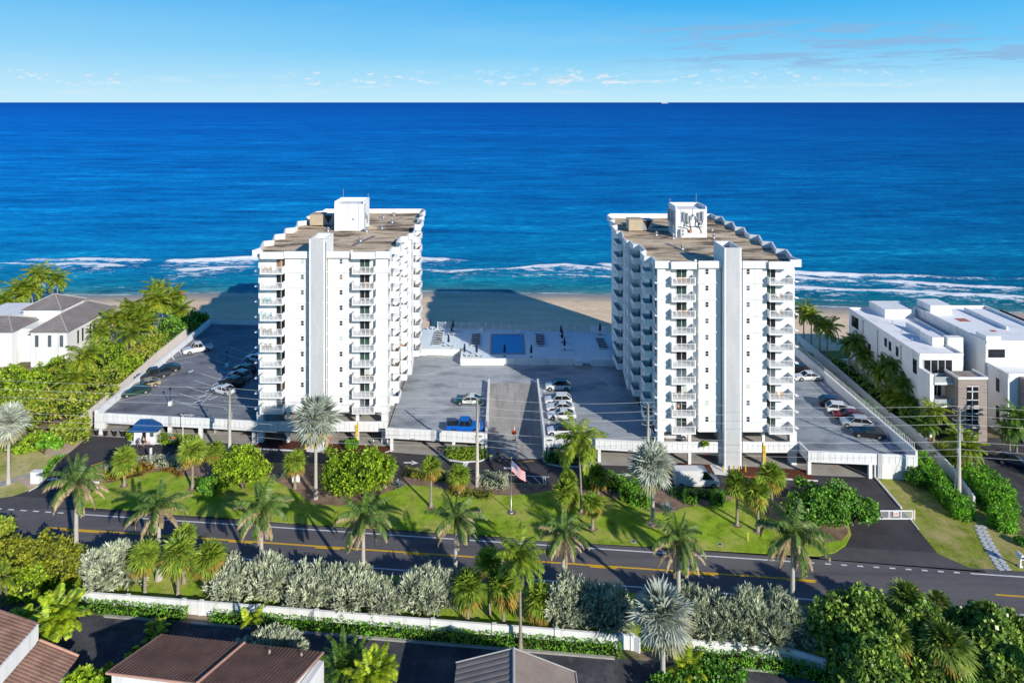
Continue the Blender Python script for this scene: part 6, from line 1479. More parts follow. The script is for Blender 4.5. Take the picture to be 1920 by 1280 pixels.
def spikes(mb, blobs, n, ln, rnd, m=0):
    # silver buttonwood: upright twigs set with small grey leaves
    wts = [a[1][0] * a[1][1] + a[1][1] * a[1][2] + a[1][0] * a[1][2] for a in blobs]; tot = sum(wts)
    for (c, r), w in zip(blobs, wts):
        c = Vector(c)
        for _ in range(int(n * w / tot)):
            z = rnd.uniform(-.55, 1); ph = rnd.uniform(0, 6.2832); q = math.sqrt(max(0, 1 - z * z)); d = Vector((q * math.cos(ph), q * math.sin(ph), z))
            lump = 1 + .40 * noise.noise(d * 3.2 + c * .4)
            p = c + Vector((d.x * r[0], d.y * r[1], d.z * r[2])) * lump * rnd.uniform(.80, 1.0)
            if p.z < .05: continue
            ax = (d * .9 + Vector((rnd.gauss(0, .35), rnd.gauss(0, .35), .55 + rnd.gauss(0, .3)))).normalized(); l = ln * rnd.uniform(.6, 1.3)
            sd = ax.cross(Vector((rnd.random(), rnd.random(), rnd.random() + .1))).normalized(); s2 = ax.cross(sd)
            for j in range(3):
                o = sd * math.cos(j * 2.1) + s2 * math.sin(j * 2.1); mb.leaf(p - ax * .1, (ax + o * .16).normalized(), o, l * rnd.uniform(.9, 1.15), .20 * rnd.uniform(.8, 1.3), m)
            for j in range(3):
                a = j * 2.4; o = sd * math.cos(a) + s2 * math.sin(a); pp = p + ax * l * (.15 + .25 * j)
                mb.leaf(pp, (ax * .75 + o).normalized(), o.cross(ax) + ax * .3, .34 * rnd.uniform(.7, 1.25), .14, m)
def lumps(rx, ry, h, n, rnd, base=.0, trunk=.0):
    out = []; n = int(n * 1.7); nl = 3 + n // 7; lobes = []
    for k in range(nl):
        a = k * 6.283 / nl + rnd.uniform(-.5, .5); q = rnd.uniform(.22, .52); lobes.append((math.cos(a) * q * rx, math.sin(a) * q * ry, rnd.uniform(.70, 1.04)))
    for k in range(n):
        lx, ly, hf = lobes[k % nl]; H = trunk + (h - trunk) * hf
        a = rnd.uniform(0, 6.283); q = math.sqrt(rnd.random()) * .42; s = rnd.uniform(.24, .42)
        out.append(((lx + math.cos(a) * q * rx, ly + math.sin(a) * q * ry, trunk + (H - trunk) * (.26 + .40 * rnd.random() * (1.3 - q))), (rx * s, ry * s, (h - trunk) * rnd.uniform(.24, .40))))
    for k in range(int(n * .8)):      # shoots that break the outline
        lx, ly, hf = lobes[k % nl]; a = rnd.uniform(0, 6.283); e = rnd.uniform(-.1, 1.4); q = rnd.uniform(.50, .72); s = rnd.uniform(.10, .19)
        out.append(((lx + math.cos(a) * math.cos(e) * q * rx, ly + math.sin(a) * math.cos(e) * q * ry, trunk + (h - trunk) * hf * (.42 + .66 * q * math.sin(e))), (rx * s, ry * s, (h - trunk) * s * 1.1)))
    return out
def hedge_mesh(pts, w, h, dens, size, mat, rnd, name='foliage', aspect=1.7, lump=.12, corem=CORE):
    m = MB()
    for a, b in zip(pts[:-1], pts[1:]):
        a, b = Vector(a[:2]), Vector(b[:2]); L = (b - a).length; d = (b - a) / L; n = Vector((-d.y, d.x))
        k = max(2, int(L / .8)); prev = None
        for i in range(k + 1):
            p = a + d * (min(.35, L * .1) + (L - 2 * min(.35, L * .1)) * i / k); q = .66 + lump * noise.noise(Vector((p.x * .7, p.y * .7, 0)))
            ring = [(p.x - n.x * w / 2 * q, p.y - n.y * w / 2 * q, 0), (p.x - n.x * w / 2 * q, p.y - n.y * w / 2 * q, h * q * .9), (p.x, p.y, h * q), (p.x + n.x * w / 2 * q, p.y + n.y * w / 2 * q, h * q * .9), (p.x + n.x * w / 2 * q, p.y + n.y * w / 2 * q, 0)]
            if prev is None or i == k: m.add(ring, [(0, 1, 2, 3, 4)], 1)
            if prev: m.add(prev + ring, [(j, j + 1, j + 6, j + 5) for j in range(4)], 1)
            prev = ring
        for _ in range(int(dens * L * (w + 2 * h))):
            s = rnd.uniform(0, w + 2 * h); t = rnd.uniform(-w * .22, L + w * .22); p = a + d * t
            lp = 1 + lump * 1.4 * noise.noise(Vector((p.x * .8, p.y * .8, s * .6)))
            if s < h: off, z, nv = -w / 2, s, Vector((-n.x, -n.y, .25))
            elif s < h + w: off, z, nv = s - h - w / 2, h, Vector((0, 0, 1))
            else: off, z, nv = w / 2, s - h - w, Vector((n.x, n.y, .25))
            pt = Vector((p.x + n.x * off * lp, p.y + n.y * off * lp, z * lp + rnd.uniform(-.06, .05)))
            for _j in range(2):
                dd = (nv * .5 + Vector((rnd.gauss(0, 1), rnd.gauss(0, 1), rnd.gauss(0, .8)))).normalized(); nn = (nv + Vector((rnd.gauss(0, .4), rnd.gauss(0, .4), rnd.gauss(0, .4)))).normalized()
                sz = size * rnd.uniform(.7, 1.3); m.leaf(pt, dd, nn, sz, sz / aspect, 0)
    for e, (a, b) in enumerate(((pts[0], pts[1]), (pts[-1], pts[-2]))):      # rounded leafy ends
        a, b = Vector(a[:2]), Vector(b[:2]); d = (a - b).normalized(); n = Vector((-d.y, d.x))
        for _ in range(int(dens * w * h * 1.3)):
            o = rnd.uniform(-.5, .5) * w; z = rnd.uniform(0, h); k = .30 * w * (1 - (2 * o / w) ** 2) * rnd.uniform(.6, 1.05) * (1.1 - .5 * z / h)
            p = a + n * o * .95 + d * k; nv = Vector((d.x, d.y, .35))
            for _j in range(2):
                dd = (nv * .5 + Vector((rnd.gauss(0, 1), rnd.gauss(0, 1), rnd.gauss(0, .8)))).normalized(); nn = (nv + Vector((rnd.gauss(0, .4), rnd.gauss(0, .4), rnd.gauss(0, .4)))).normalized()
                sz = size * rnd.uniform(.7, 1.3); m.leaf(Vector((p.x, p.y, z)), dd, nn, sz, sz / aspect, 0)
    return m.mesh(name, [mat, corem])

# ---- prototypes shared by the copies
rp = random.Random(5)
COCO_V = [coconut_crown(s, COCO) for s in (1, 2, 3)]; COCOD_V = [coconut_crown(s, COCOD, 3.3) for s in (4, 5)]
ROYAL_V = [royal_crown(s) for s in (11, 12, 13, 14)]
SABAL_V = [fan_crown(s) for s in (21, 22, 23)]
SABALDK_V = [fan_crown(s, 44, .9, 1.35, (SABALB, SABALD), -40, .85, 15, 1.6, .3) for s in (31, 32)]
BISM_V = [fan_crown(s, 46, 1.05, 1.65, (BISM, BISMD), -62, .80, 20, 2.1, .16) for s in (41, 42, 43)]
TR = {}
def trunk(h, r0, r1, lean, az, mat):
    k = (round(h, 1), r0, r1, round(lean, 1), round(az, 1), mat.name)
    if k not in TR: TR[k] = palm_trunk(k[0], r0, r1, k[3], k[4], mat)
    return TR[k]
CNT = [0]
def palm(kind, X, Y, h, R_, label, group=None, lean=0.0, z=0.0):
    CNT[0] += 1; i = CNT[0]; az = (i * 1.7) % 6.28
    name = {'coco': 'coconut_palm', 'cocod': 'coconut_palm', 'royal': 'royal_palm', 'sabal': 'sabal_palm', 'sabald': 'fan_palm', 'bism': 'silver_fan_palm'}[kind]
    T = thing(name, label, 'palm tree', (X, Y, z), 0, group)
    if kind in ('coco', 'cocod'): V = (COCO_V if kind == 'coco' else COCOD_V); base = 3.6; tr = trunk(h, .17, .11, lean, az, TRUNK)
    elif kind == 'royal': V = ROYAL_V; base = 3.1; tr = trunk(h - 1.5, .32, .20, 0, 0, TRUNKP)
    elif kind == 'sabal': V = SABAL_V; base = 1.75; tr = trunk(h, .19, .17, lean, az, TRUNK)
    elif kind == 'sabald': V = SABALDK_V; base = 2.2; tr = trunk(h, .19, .17, 0, az, TRUNK)
    else: V = BISM_V; base = 2.75; tr = trunk(h, .26, .21, 0, 0, TRUNKP)
    t = put('trunk', tr[0], T); c, d = V[i % len(V)]; s = R_ / base * ({'coco': 1.12, 'cocod': 1.12, 'royal': 1.28, 'bism': 1.15}.get(kind, 1.2))
    top = Vector(tr[1]); rv = random.Random(i * 13 + 1); tx, ty = rv.uniform(-.16, .16), rv.uniform(-.16, .16); sc1, sc2 = rv.uniform(.93, 1.10), rv.uniform(.90, 1.12)
    if kind == 'royal':
        m = MB(); m.tube([(0, 0, h - 1.5), (0, 0, h - .9), (0, 0, h)], [.19, .17, .08], 9); m.build('crownshaft', SHAFTM, T, True); top = Vector((0, 0, h - .05))
    for me, nm in ((c, 'crown'), (d, d.name.split('.')[0])):
        o = put(nm, me, T, top, az); o.scale = (s * sc1, s * sc1, s * sc2); o.rotation_euler = (tx, ty, az)
    return T
def palmpx(kind, bx, by, cy, R_, label, group=None, lean=0.0, z=0.0):
    p = G(bx, by); h = ZY(cy, p.y) - z; return palm(kind, p.x, p.y, h, R_, label, group, lean, z)

# ---- royal palms along the south side of the road
GR = 'royal palms with drooping brown fronds along the road'
for bx, c_, cy, r, lb in ((143, 79.3, 905, 3.3, 'leftmost royal palm by the road, with a bright yellow-green crownshaft'), (298, 78.9, 950, 3.1, 'second royal palm from the left, in front of the road and lawn'), (490, 78.9, 955, 3.4, 'third royal palm from the left, full green fronds'), (681, 78.8, 972, 3.2, 'royal palm with many hanging brown fronds below the bright green tree'), (854, 78.7, 972, 3.1, 'royal palm in front of the lawn left of the flagpole'), (1056, 78.6, 998, 3.0, 'royal palm right of the flagpole with ragged brown fronds'), (1272, 78.3, 1013, 3.1, 'royal palm below the silver palm with a yellow new frond'), (1486, 77.6, 1000, 3.3, 'rightmost royal palm with dark arching fronds near the right driveway')):
    t = (bx - CX) / F; Y = c_ / (1 + .1 * t); palm('royal', t * Y, Y, ZY(cy, Y), r, lb, GR)
# ---- coconut palms near the lawn
palmpx('coco', 1090, 961, 830, 3.9, 'tall coconut palm with yellow-green fronds beside the white hatchback', lean=.5)
palmpx('coco', 976, 1218, 1040, 2.9, 'slender coconut palm with a curved thin trunk by the private road', lean=.5)
# ---- silver fan palms
palmpx('bism', 592, 936, 782, 3.5, 'tall silver fan palm in front of the left tower', 'silver fan palms')
palmpx('bism', 1224, 986, 868, 3.5, 'silver fan palm on the lawn in front of the right tower', 'silver fan palms')
palmpx('bism', 1243, 1287, 1152, 3.2, 'large silver fan palm nearest the camera at the bottom right of centre', 'silver fan palms')
palmpx('bism', 16, 907, 792, 3.4, 'pale silver fan palm at the far left edge', 'silver fan palms')
# ---- sabal palms on the island
GS = 'sabal palms on the island lawn'
for bx, by, cy, r, lb in ((233, 912, 860, 2.0, 'round-headed sabal palm below the guard booth, first from the left'), (361, 917, 843, 2.1, 'sabal palm second from the left, before the silver hedge'), (404, 905, 846, 1.9, 'sabal palm against the bright green tree, third from the left'), (553, 917, 864, 2.1, 'sabal palm between the two bright green trees'), (722, 915, 874, 1.9, 'sabal palm at the right edge of the larger bright green tree'), (808, 951, 874, 1.9, 'sabal palm on the lawn above the blue agave'), (861, 930, 890, 1.9, 'small sabal palm just left of the centre utility pole'), (1060, 968, 922, 2.1, 'large sabal palm right of the flagpole'), (1066, 945, 897, 1.6, 'sabal palm hidden behind the large one right of the flagpole'), (1121, 927, 890, 1.7, 'sabal palm with a brownish head beside the green hedge'), (1111, 993, 942, 1.6, 'short sabal palm below the tall coconut palm'), (1382, 986, 905, 1.9, 'sabal palm in front of the right tower by the white van'), (1421, 998, 920, 2.0, 'sabal palm beside the marker post on the lawn'), (1447, 973, 890, 1.9, 'sabal palm behind two others by the big round tree')):
    palmpx('sabal', bx, by, cy, r, lb, GS, z=.1)
GF = 'sabal palms along the private road wall'
for bx, by, cy, r, lb in ((272, 1115, 1040, 2.0, 'sabal palm in front of the left silver shrub by the low wall'), (334, 1119, 1036, 2.1, 'sabal palm rising over the low wall, beside a royal palm trunk'), (345, 1092, 1004, 1.7, 'sabal palm behind the pair at the left of the road'), (392, 1112, 1043, 2.2, 'leaning sabal palm left of the long silver shrubs'), (877, 1169, 1100, 2.2, 'sabal palm at the right end of the long silver shrubs'), (917, 1149, 1050, 1.7, 'dark sabal palm behind the slender coconut palm'), (944, 1171, 1096, 2.1, 'sabal palm touching the slender coconut palm trunk'), (1014, 1172, 1124, 2.0, 'low sabal palm left of the dark shaded silver shrub')):
    palmpx('sabal', bx, by, cy, r, lb, GF, z=-.03)
for px, py, Y, r, lb in ((1702, 1125, 71.6, 2.0, 'fan palm growing out of the top of the big dark shrub'), (1683, 1196, 68.4, 1.7, 'fan palm in the shadowed middle of the big dark shrub'), (1776, 1207, 66.8, 2.4, 'bright yellow-green fan palm lowest in the bottom right shrubs'), (1858, 1176, 69.4, 1.8, 'fan palm at the right among the bottom right shrubs'), (1760, 1128, 72.8, 1.4, 'dark fan palm behind the bottom right shrubs by the road')):
    p = (px - CX) / F * Y; palm('sabald', p, Y, ZY(py, Y), r, lb, 'fan palms among the bottom right shrubs')
# ---- coconut palms left and right
GL = 'coconut palms beside the villa'
for i, (bx, by, cx, cy, r, lb) in enumerate(((236, 655, 226, 600, 3.8, 'coconut palm nearest the villa wall, lowest of the clump'), (250, 645, 240, 577, 3.5, 'coconut palm in the clump just above the lowest one'), (264, 648, 262, 588, 3.6, 'coconut palm in the middle front of the clump'), (285, 640, 281, 563, 3.7, 'coconut palm in the middle of the clump'), (298, 628, 294, 546, 3.5, 'tallest coconut palm at the back of the clump'), (306, 632, 314, 568, 3.6, 'coconut palm with a leaning pale trunk at the right of the clump'), (320, 622, 328, 556, 3.5, 'coconut palm at the right back of the clump'), (337, 628, 345, 583, 3.2, 'rightmost low coconut palm by the dark bush'), (214, 655, 206, 598, 3.2, 'leftmost coconut palm of the clump by the villa'), (74, 575, 80, 514, 4.2, 'tallest coconut palm on the beach side of the villa'), (26, 588, 28, 545, 4.3, 'coconut palm left of the tallest beach-side palm'), (108, 577, 114, 526, 3.8, 'coconut palm right of the tallest beach-side palm'), (62, 580, 64, 540, 4.0, 'coconut palm half hidden behind the tallest beach-side palm'), (6, 600, 4, 565, 4.2, 'low coconut palm at the far left edge above the villa'), (151, 762, 149, 672, 3.9, 'coconut palm in the hedge beside the left deck'), (143, 775, 140, 712, 3.4, 'yellowing coconut palm low in the hedge beside the left deck'), (95, 600, 100, 590, 2.0, 'small palm behind the villa roof'), (238, 672, 228, 628, 3.6, 'coconut palm drooping over the bushes in front of the clump'), (268, 658, 272, 610, 3.5, 'coconut palm between the clump and the retaining wall'), (196, 668, 190, 622, 3.0, 'small coconut palm against the long villa wall'), (330, 618, 340, 570, 3.0, 'coconut palm at the beach end behind the dark bush'))):
    palmpx('coco', bx, by, cy, r, lb, GL, lean=.6 if i < 9 else .9)
GRT = 'coconut palms between the garden wall and the modern houses'
for px, py, X, r, kd, lb in ((1507, 584, 74.6, 3.0, 'coco', 'farthest coconut palm at the right tower edge'), (1521, 592, 75.2, 2.8, 'coco', 'second farthest coconut palm beside the right tower'), (1551, 614, 75.0, 3.3, 'coco', 'yellow-fronded coconut palm by the beach end of the row'), (1537, 606, 75.8, 2.6, 'cocod', 'dark coconut palm behind the yellow-fronded one'), (1592, 646, 75.6, 2.8, 'cocod', 'dark coconut palm beside the far corner of the house'), (1606, 640, 75.9, 2.5, 'cocod', 'dark palm tight against the far house wall'), (1620, 668, 76.0, 2.8, 'cocod', 'dark coconut palm under the pair of small windows'), (1641, 690, 75.6, 2.8, 'cocod', 'dark coconut palm halfway along the house wall'), (1652, 702, 75.0, 2.8, 'coco', 'bright coconut palm halfway along the row'), (1668, 684, 75.6, 2.7, 'cocod', 'dark palm against the middle of the house wall'), (1690, 718, 75.4, 2.6, 'cocod', 'dark palm below the drainpipe on the house wall'), (1672, 740, 74.6, 2.6, 'coco', 'bright coconut palm leaning over the garden wall'), (1690, 752, 75.0, 2.7, 'coco', 'bright coconut palm with a drooping yellow frond'), (1711, 758, 75.8, 2.4, 'cocod', 'dark palm at the near corner of the house'), (1750, 772, 76.0, 2.7, 'coco', 'coconut palm with orange-yellow fronds below the balconies'), (1736, 795, 74.6, 2.2, 'cocod', 'small green palm below the balconies'), (1800, 822, 75.4, 2.7, 'coco', 'yellow coconut palm behind the right utility pole'), (1818, 842, 74.8, 2.7, 'coco', 'yellow coconut palm right of the right utility pole'), (1906, 782, 86.0, 3.2, 'cocod', 'dark green palm at the right edge before the second house'), (1893, 806, 84.5, 2.6, 'cocod', 'low dark palm at the right edge'), (1768, 850, 73.6, 1.8, 'coco', 'small golden palm leaning over the garden wall near the pole')):
    Y = GX(px, X); h = ZY(py, Y); palm(kd, X, Y, max(1.0, h), r, lb, GRT)
# tropical broad-leaved palms by the foreground houses
def clump(name, label, px, py, Y, mesh_fn, cat='plant', parts='foliage'):
    X = (px - CX) / F * Y; T = thing(name, label, cat, (X, Y, 0)); mesh_fn(T, ZY(py, Y)); return T
def arching(mat, n, L, lw, seed, nl=14, ll=.6, e=(85, 15), dr=(50, 95)):
    def f(T, zc):
        rnd = random.Random(seed); m = MB()
        for k in range(n):
            t = k / n; o = Vector((rnd.gauss(0, .45), rnd.gauss(0, .45), max(.3, zc - L * .5 + rnd.uniform(-.5, .3))))
            arc_frond(m, o, k * 2.399, math.radians(e[0] + (e[1] - e[0]) * t), L * rnd.uniform(.8, 1.1), math.radians(dr[0] + (dr[1] - dr[0]) * t), nl, lw, ll, 0, .35, rnd)
        m.build('foliage', mat, T); b = MB()
        for k in range(4): b.tube([(.3 * math.cos(k * 1.6), .3 * math.sin(k * 1.6), 0), (.45 * math.cos(k * 1.6), .45 * math.sin(k * 1.6), max(.5, zc - L * .4))], .07, 5)
        b.build('stems', BARK, T)
    return f
clump('tropical_palm', 'broad yellow-green palm clump above the tiled house at the lower left', 108, 1135, 71.8, arching(BANAN, 44, 3.1, .40, 61, 12, .9))
clump('tropical_palm', 'bright yellow-green palm at the left edge above the tiled house', 40, 1150, 72.5, arching(BANAN, 18, 2.0, .26, 62))
clump('tropical_palm', 'small yellow-green palm by the gap in the low white wall', 290, 1172, 74.2, arching(BANAN, 12, 1.6, .26, 63, 10, .5))
clump('date_palm', 'dark feathery date palm beside the ribbed roof house', 642, 1218, 67.5, arching(COCOD, 44, 3.2, .09, 64, 30, .46, (85, 0), (35, 80)), 'palm tree')
clump('tropical_palm', 'bright green palm clump right of the feathery date palm', 700, 1240, 65.5, arching(BANAN, 46, 2.6, .24, 65, 15, .7))
clump('tropical_palm', 'golden palm at the foot of the large silver fan palm', 1290, 1235, 68.8, arching(BANAN, 24, 2.3, .17, 66))
clump('tropical_palm', 'young palm among the silver shrubs left of the date palm', 478, 1145, 74.5, arching(BANAN, 10, 1.5, .22, 67, 9, .5))
clump('tropical_palm', 'yellow palm fronds at the left edge below the road', 6, 1065, 77.0, arching(COCO, 14, 2.2, .15, 68))
# ---- broad-leaved trees
def tree(name, label, px, py_base, rx, ry, h, mat, n, size, seed, nl=9, trunk_h=1.2, aspect=1.7, cat='tree', group=None, corek=.68, inner=.5):
    p = G(px, py_base); T = thing(name, label, cat, (p.x, p.y, 0), 0, group); rnd = random.Random(seed)
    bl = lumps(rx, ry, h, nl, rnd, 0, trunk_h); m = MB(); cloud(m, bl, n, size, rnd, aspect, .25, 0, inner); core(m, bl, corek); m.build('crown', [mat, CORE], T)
    m = MB()
    for k in range(3 if trunk_h > .8 else 2):
        a = k * 2.1; m.tube([(0, 0, 0), (.25 * math.cos(a), .25 * math.sin(a), trunk_h * .7), (rx * .35 * math.cos(a), ry * .35 * math.sin(a), trunk_h + h * .25)], [.20, .15, .07], 7)
    m.build('trunk', BARK, T, True); return T
tree('broadleaf_tree', 'bright green round tree left of the sabal palm on the island', 456, 917, 5.2, 4.0, 6.2, GREENL, 5400, .29, 71, 8, corek=.52)
tree('broadleaf_tree', 'larger bright green tree with yellow-green top at the middle left of the island', 664, 927, 6.2, 4.6, 7.2, GREENL, 7600, .29, 72, 9, corek=.52)
tree('broadleaf_tree', 'big dark green round tree beside the right driveway', 1540, 985, 5.4, 4.6, 5.9, DEEPL, 8000, .28, 73, 12, 1.6)
tree('broadleaf_tree', 'lower spreading part-tree reaching over the right driveway', 1598, 984, 3.6, 3.0, 4.2, DEEPL, 3600, .28, 74, 7, 1.2)
# silver buttonwoods along the low wall
def buttonwood(label, px, cY, rx, ry, h, n, seed, nl=9):
    t = (px - CX) / F; Y = cY / (1 + .1 * t); T = thing('silver_shrub', label, 'shrub', (t * Y, Y, -.03), 0, 'silver buttonwood shrubs along the low wall'); rnd = random.Random(seed)
    bl = lumps(rx, ry, h, nl, rnd, 0, .35); m = MB(); spikes(m, bl, int(n * .85), 1.0, rnd); core(m, bl, .58); m.build('foliage', [SILV, SILVC], T)
    m = MB()
    for k in range(5): a = k * 1.26 + .3; m.tube([(.2 * math.cos(a), .2 * math.sin(a), 0), (rx * .3 * math.cos(a), ry * .3 * math.sin(a), h * .45)], [.1, .05], 6)
    m.build('trunk', BARK, T); return T
BWM = 3.1
for px, cY, rx, ry, h, n, sd, lb in ((212, 77.0, 3.5, 2.6, 5.6, 3000, 81, 'tall silver shrub farthest left, behind a sabal palm'), (432, 77.0, 2.6, 2.3, 4.0, 1700, 82, 'silver shrub at the left end of the long row'), (500, 77.2, 3.1, 2.5, 4.8, 2500, 83, 'tall pale silver shrub second in the long row'), (580, 76.9, 3.3, 2.5, 4.4, 2500, 84, 'wide silver shrub third in the long row'), (668, 76.8, 3.3, 2.5, 4.7, 2600, 85, 'silver shrub below the royal palm trunk in the long row'), (725, 76.4, 2.1, 2.1, 3.4, 1300, 86, 'low silver shrub filling the dip in the long row'), (798, 76.8, 3.2, 2.5, 5.2, 2700, 87, 'tall silver shrub at the right end of the long row'), (1062, 76.6, 2.7, 2.4, 5.4, 2300, 88, 'tall silver shrub left of the dark shaded one'), (1128, 76.2, 3.0, 2.5, 4.9, 2500, 89, 'blue-grey shaded silver shrub left of the large silver palm'), (1322, 76.4, 3.3, 2.6, 5.0, 2700, 90, 'silver shrub just right of the large silver palm'), (1400, 76.2, 3.1, 2.5, 5.2, 2600, 91, 'tall silver shrub in the right group below the road'), (1470, 76.0, 3.0, 2.4, 5.0, 2500, 92, 'silver shrub around the rightmost royal palm trunk')):
    buttonwood(lb, px, cY, rx * 1.10, ry, h * .95, n, sd)
T = thing('silver_shrub', 'silver shrub beyond the ribbed roof, on the house side of the wall', 'shrub', (-24.6, 70.3, 0), 0, 'silver buttonwood shrubs along the low wall'); rnd = random.Random(93); bl = lumps(3.9, 1.7, 3.4, 8, rnd, 0, .2); m = MB(); spikes(m, bl, 2200, .9, rnd); core(m, bl, .60); m.build('foliage', [SILV, SILVC], T)
# sea grape shrubs bottom right
for px, cY, rx, ry, h, n, sd, lb in ((1592, 74.0, 4.2, 3.4, 5.8, 3600, 101, 'sea grape shrub at the left side of the bottom right mass'), (1668, 75.4, 4.6, 3.4, 6.4, 4200, 102, 'sea grape shrub with the highest top in the bottom right mass'), (1640, 70.0, 4.2, 3.4, 5.4, 3400, 103, 'low sea grape shrub at the bottom of the bottom right mass'), (1748, 72.5, 3.8, 3.2, 4.6, 2800, 104, 'sea grape shrub between the fan palms at the bottom right'), (1842, 75.0, 4.4, 3.2, 5.6, 3600, 105, 'sea grape shrub along the road at the bottom right'), (1900, 71.5, 4.6, 3.4, 5.4, 3800, 106, 'sea grape shrub in the bottom right corner'), (1930, 75.4, 3.0, 2.6, 4.0, 1500, 107, 'sea grape shrub at the right edge below the road')):
    t = (px - CX) / F; Y = cY / (1 + .1 * t); T = thing('sea_grape', lb, 'shrub', (t * Y, Y, -.03), 0, 'sea grape shrubs at the bottom right'); rnd = random.Random(sd)
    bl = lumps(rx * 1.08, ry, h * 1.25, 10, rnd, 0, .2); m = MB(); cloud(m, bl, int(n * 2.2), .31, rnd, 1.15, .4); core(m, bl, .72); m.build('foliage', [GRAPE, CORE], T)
# mixed hedge mass left of the left deck
HG = 'mixed bushes left of the left deck'
for px, py, rx, ry, h, mat, n, sd, lb in ((30, 800, 6.5, 5, 6.2, MIXL, 4200, 111, 'mixed green and reddish bush behind the far left silver palm'), (95, 796, 5.5, 5, 6.6, MIXL, 4200, 112, 'reddish-green bush below the villa'), (70, 758, 6, 5, 6.6, GREENL, 4600, 113, 'bright green bush in front of the villa'), (10, 745, 6, 5, 6.6, GREENL, 4400, 114, 'bright green bush at the left edge before the villa'), (135, 825, 3.6, 3.2, 3.8, MIXL, 2400, 115, 'reddish bush beside the pink paved slope'), (180, 770, 3.8, 4.4, 4.4, MIXL, 2600, 116, 'mixed bush beside the near end of the retaining wall'), (203, 733, 3.8, 5, 5.6, MIXL, 2600, 117, 'green bush beside the middle of the retaining wall'), (225, 705, 3.8, 5, 4.6, GREENL, 2600, 118, 'yellow-green bush above the retaining wall'), (192, 692, 5.2, 5, 7.2, GREENL, 3200, 119, 'tall yellow-green bush beside the villa wall'), (262, 680, 3.6, 5, 4.4, MIXL, 2200, 120, 'bush below the coconut clump'), (292, 660, 3.6, 5, 4.4, MIXL, 2200, 121, 'bush at the far end of the retaining wall'), (330, 636, 4.2, 5, 6.4, DEEPL, 2800, 122, 'green sea grape bush at the beach end of the retaining wall'), (362, 622, 4.0, 4, 6.0, DEEPL, 2400, 123, 'dark bush in the tower shadow at the beach end'), (120, 738, 5.5, 5, 6.2, OLIVL, 4000, 124, 'olive bush under the hedge coconut palm'), (92, 722, 5.5, 4.5, 5.4, GREENL, 3400, 127, 'bright bush right against the villa front wall'), (45, 845, 4.2, 3, 2.6, GREENL, 1800, 125, 'low bright bush by the left verge'), (100, 838, 3.0, 2.4, 2.6, LAWNH, 1500, 126, 'low green bush by the pink paved slope')):
    tree('bush', lb, px, py, rx, ry, h, mat, n, .34, sd, 8, .3, 1.6, 'bush', HG, .72)
for px, cY, rx, ry, h, mat, n, sd, lb in ((20, 78.6, 4.2, 3.0, 4.2, OLIVL, 2800, 131, 'olive-green bush at the left edge below the road'), (75, 78.0, 4.4, 3.2, 4.6, OLIVL, 3200, 132, 'olive-green bush second from the left below the road'), (130, 77.6, 4.0, 3.0, 4.9, OLIVL, 3000, 133, 'olive-green bush around the leftmost royal palm trunk'), (55, 74.6, 3.2, 2.4, 3.6, GREENL, 2000, 134, 'bright green bush above the tiled house at the left'), (0, 83.2, 1.8, 1.6, 4.0, MIXL, 1200, 135, 'green and reddish bush at the left edge beside the road'), (12, 75.2, 3.4, 2.4, 3.0, GREENL, 1700, 136, 'leafy bush at the left edge above the tiled house')):
    t = (px - CX) / F; Y = cY / (1 + .1 * t); q = thing('bush', lb, 'bush', (t * Y, Y, -.03), 0, 'bushes at the left below the road'); rnd = random.Random(sd)
    bl = lumps(rx, ry, h, 9, rnd, 0, .2); m = MB(); cloud(m, bl, n, .30, rnd, 1.7); core(m, bl, .72); m.build('foliage', [mat, CORE], q)
def bushw(label, X, Y, rx, ry, h, mat, n, sd, size=.32, name='bush', z=0, nl=8, group=None):
    q = thing(name, label, 'bush', (X, Y, z), 0, group); rnd = random.Random(sd); bl = lumps(rx, ry, h, nl, rnd, 0, .1); m = MB(); cloud(m, bl, n, size, rnd, 1.5); core(m, bl, .72); m.build('foliage', [mat, CORE], q); return q
bushw('bright green shrub beside the ribbed roof house', -41.2, 66.0, 2.9, 2.6, 3.0, GREENL, 2400, 141, .34)
bushw('bright green shrub reaching along the left roof edge', -38.6, 68.6, 2.4, 1.8, 3.0, GREENL, 1700, 142, .34)
bushw('green bush by the private road right of the large silver palm', 21.6, 68.0, 3.4, 2.2, 2.0, DEEPL, 1800, 143, .26)
bushw('dark green bush at the foot of the large silver palm', 16.6, 66.8, 2.2, 1.6, 2.0, DEEPL, 1000, 144, .26)
bushw('round clipped bush by the stair shaft of the left tower', -26.6, 114.6, 1.25, 1.1, 1.9, LAWNH, 900, 145, .2, 'round_bush', 0, 4)
bushw('small clipped bush left of the guard booth', -66.2, 117.0, .7, .7, 2.2, GREENL, 500, 146, .2, 'round_bush', 0, 3)
bushw('green bush at the corner where the right deck meets the hedge', 65.4, 104.2, 2.2, 2.0, 2.6, DEEPL, 1400, 147, .28)
bushw('dark shrub behind the silver hedge left of the bright green tree', -45.0, 101.5, 1.8, 1.5, 2.3, DEEPL, 900, 148)
bushw('small round bush on the right verge inside the planter ring', 70.6, 89.5, 1.3, 1.1, 1.0, DEEPL, 700, 149, .2, 'round_bush', 0, 4)
bushw('trailing green plant over the parapet of the right tower', 33.2, 108.9, .7, .55, .9, GREENL, 350, 150, .2, 'hanging_plant', 3.45, 3)
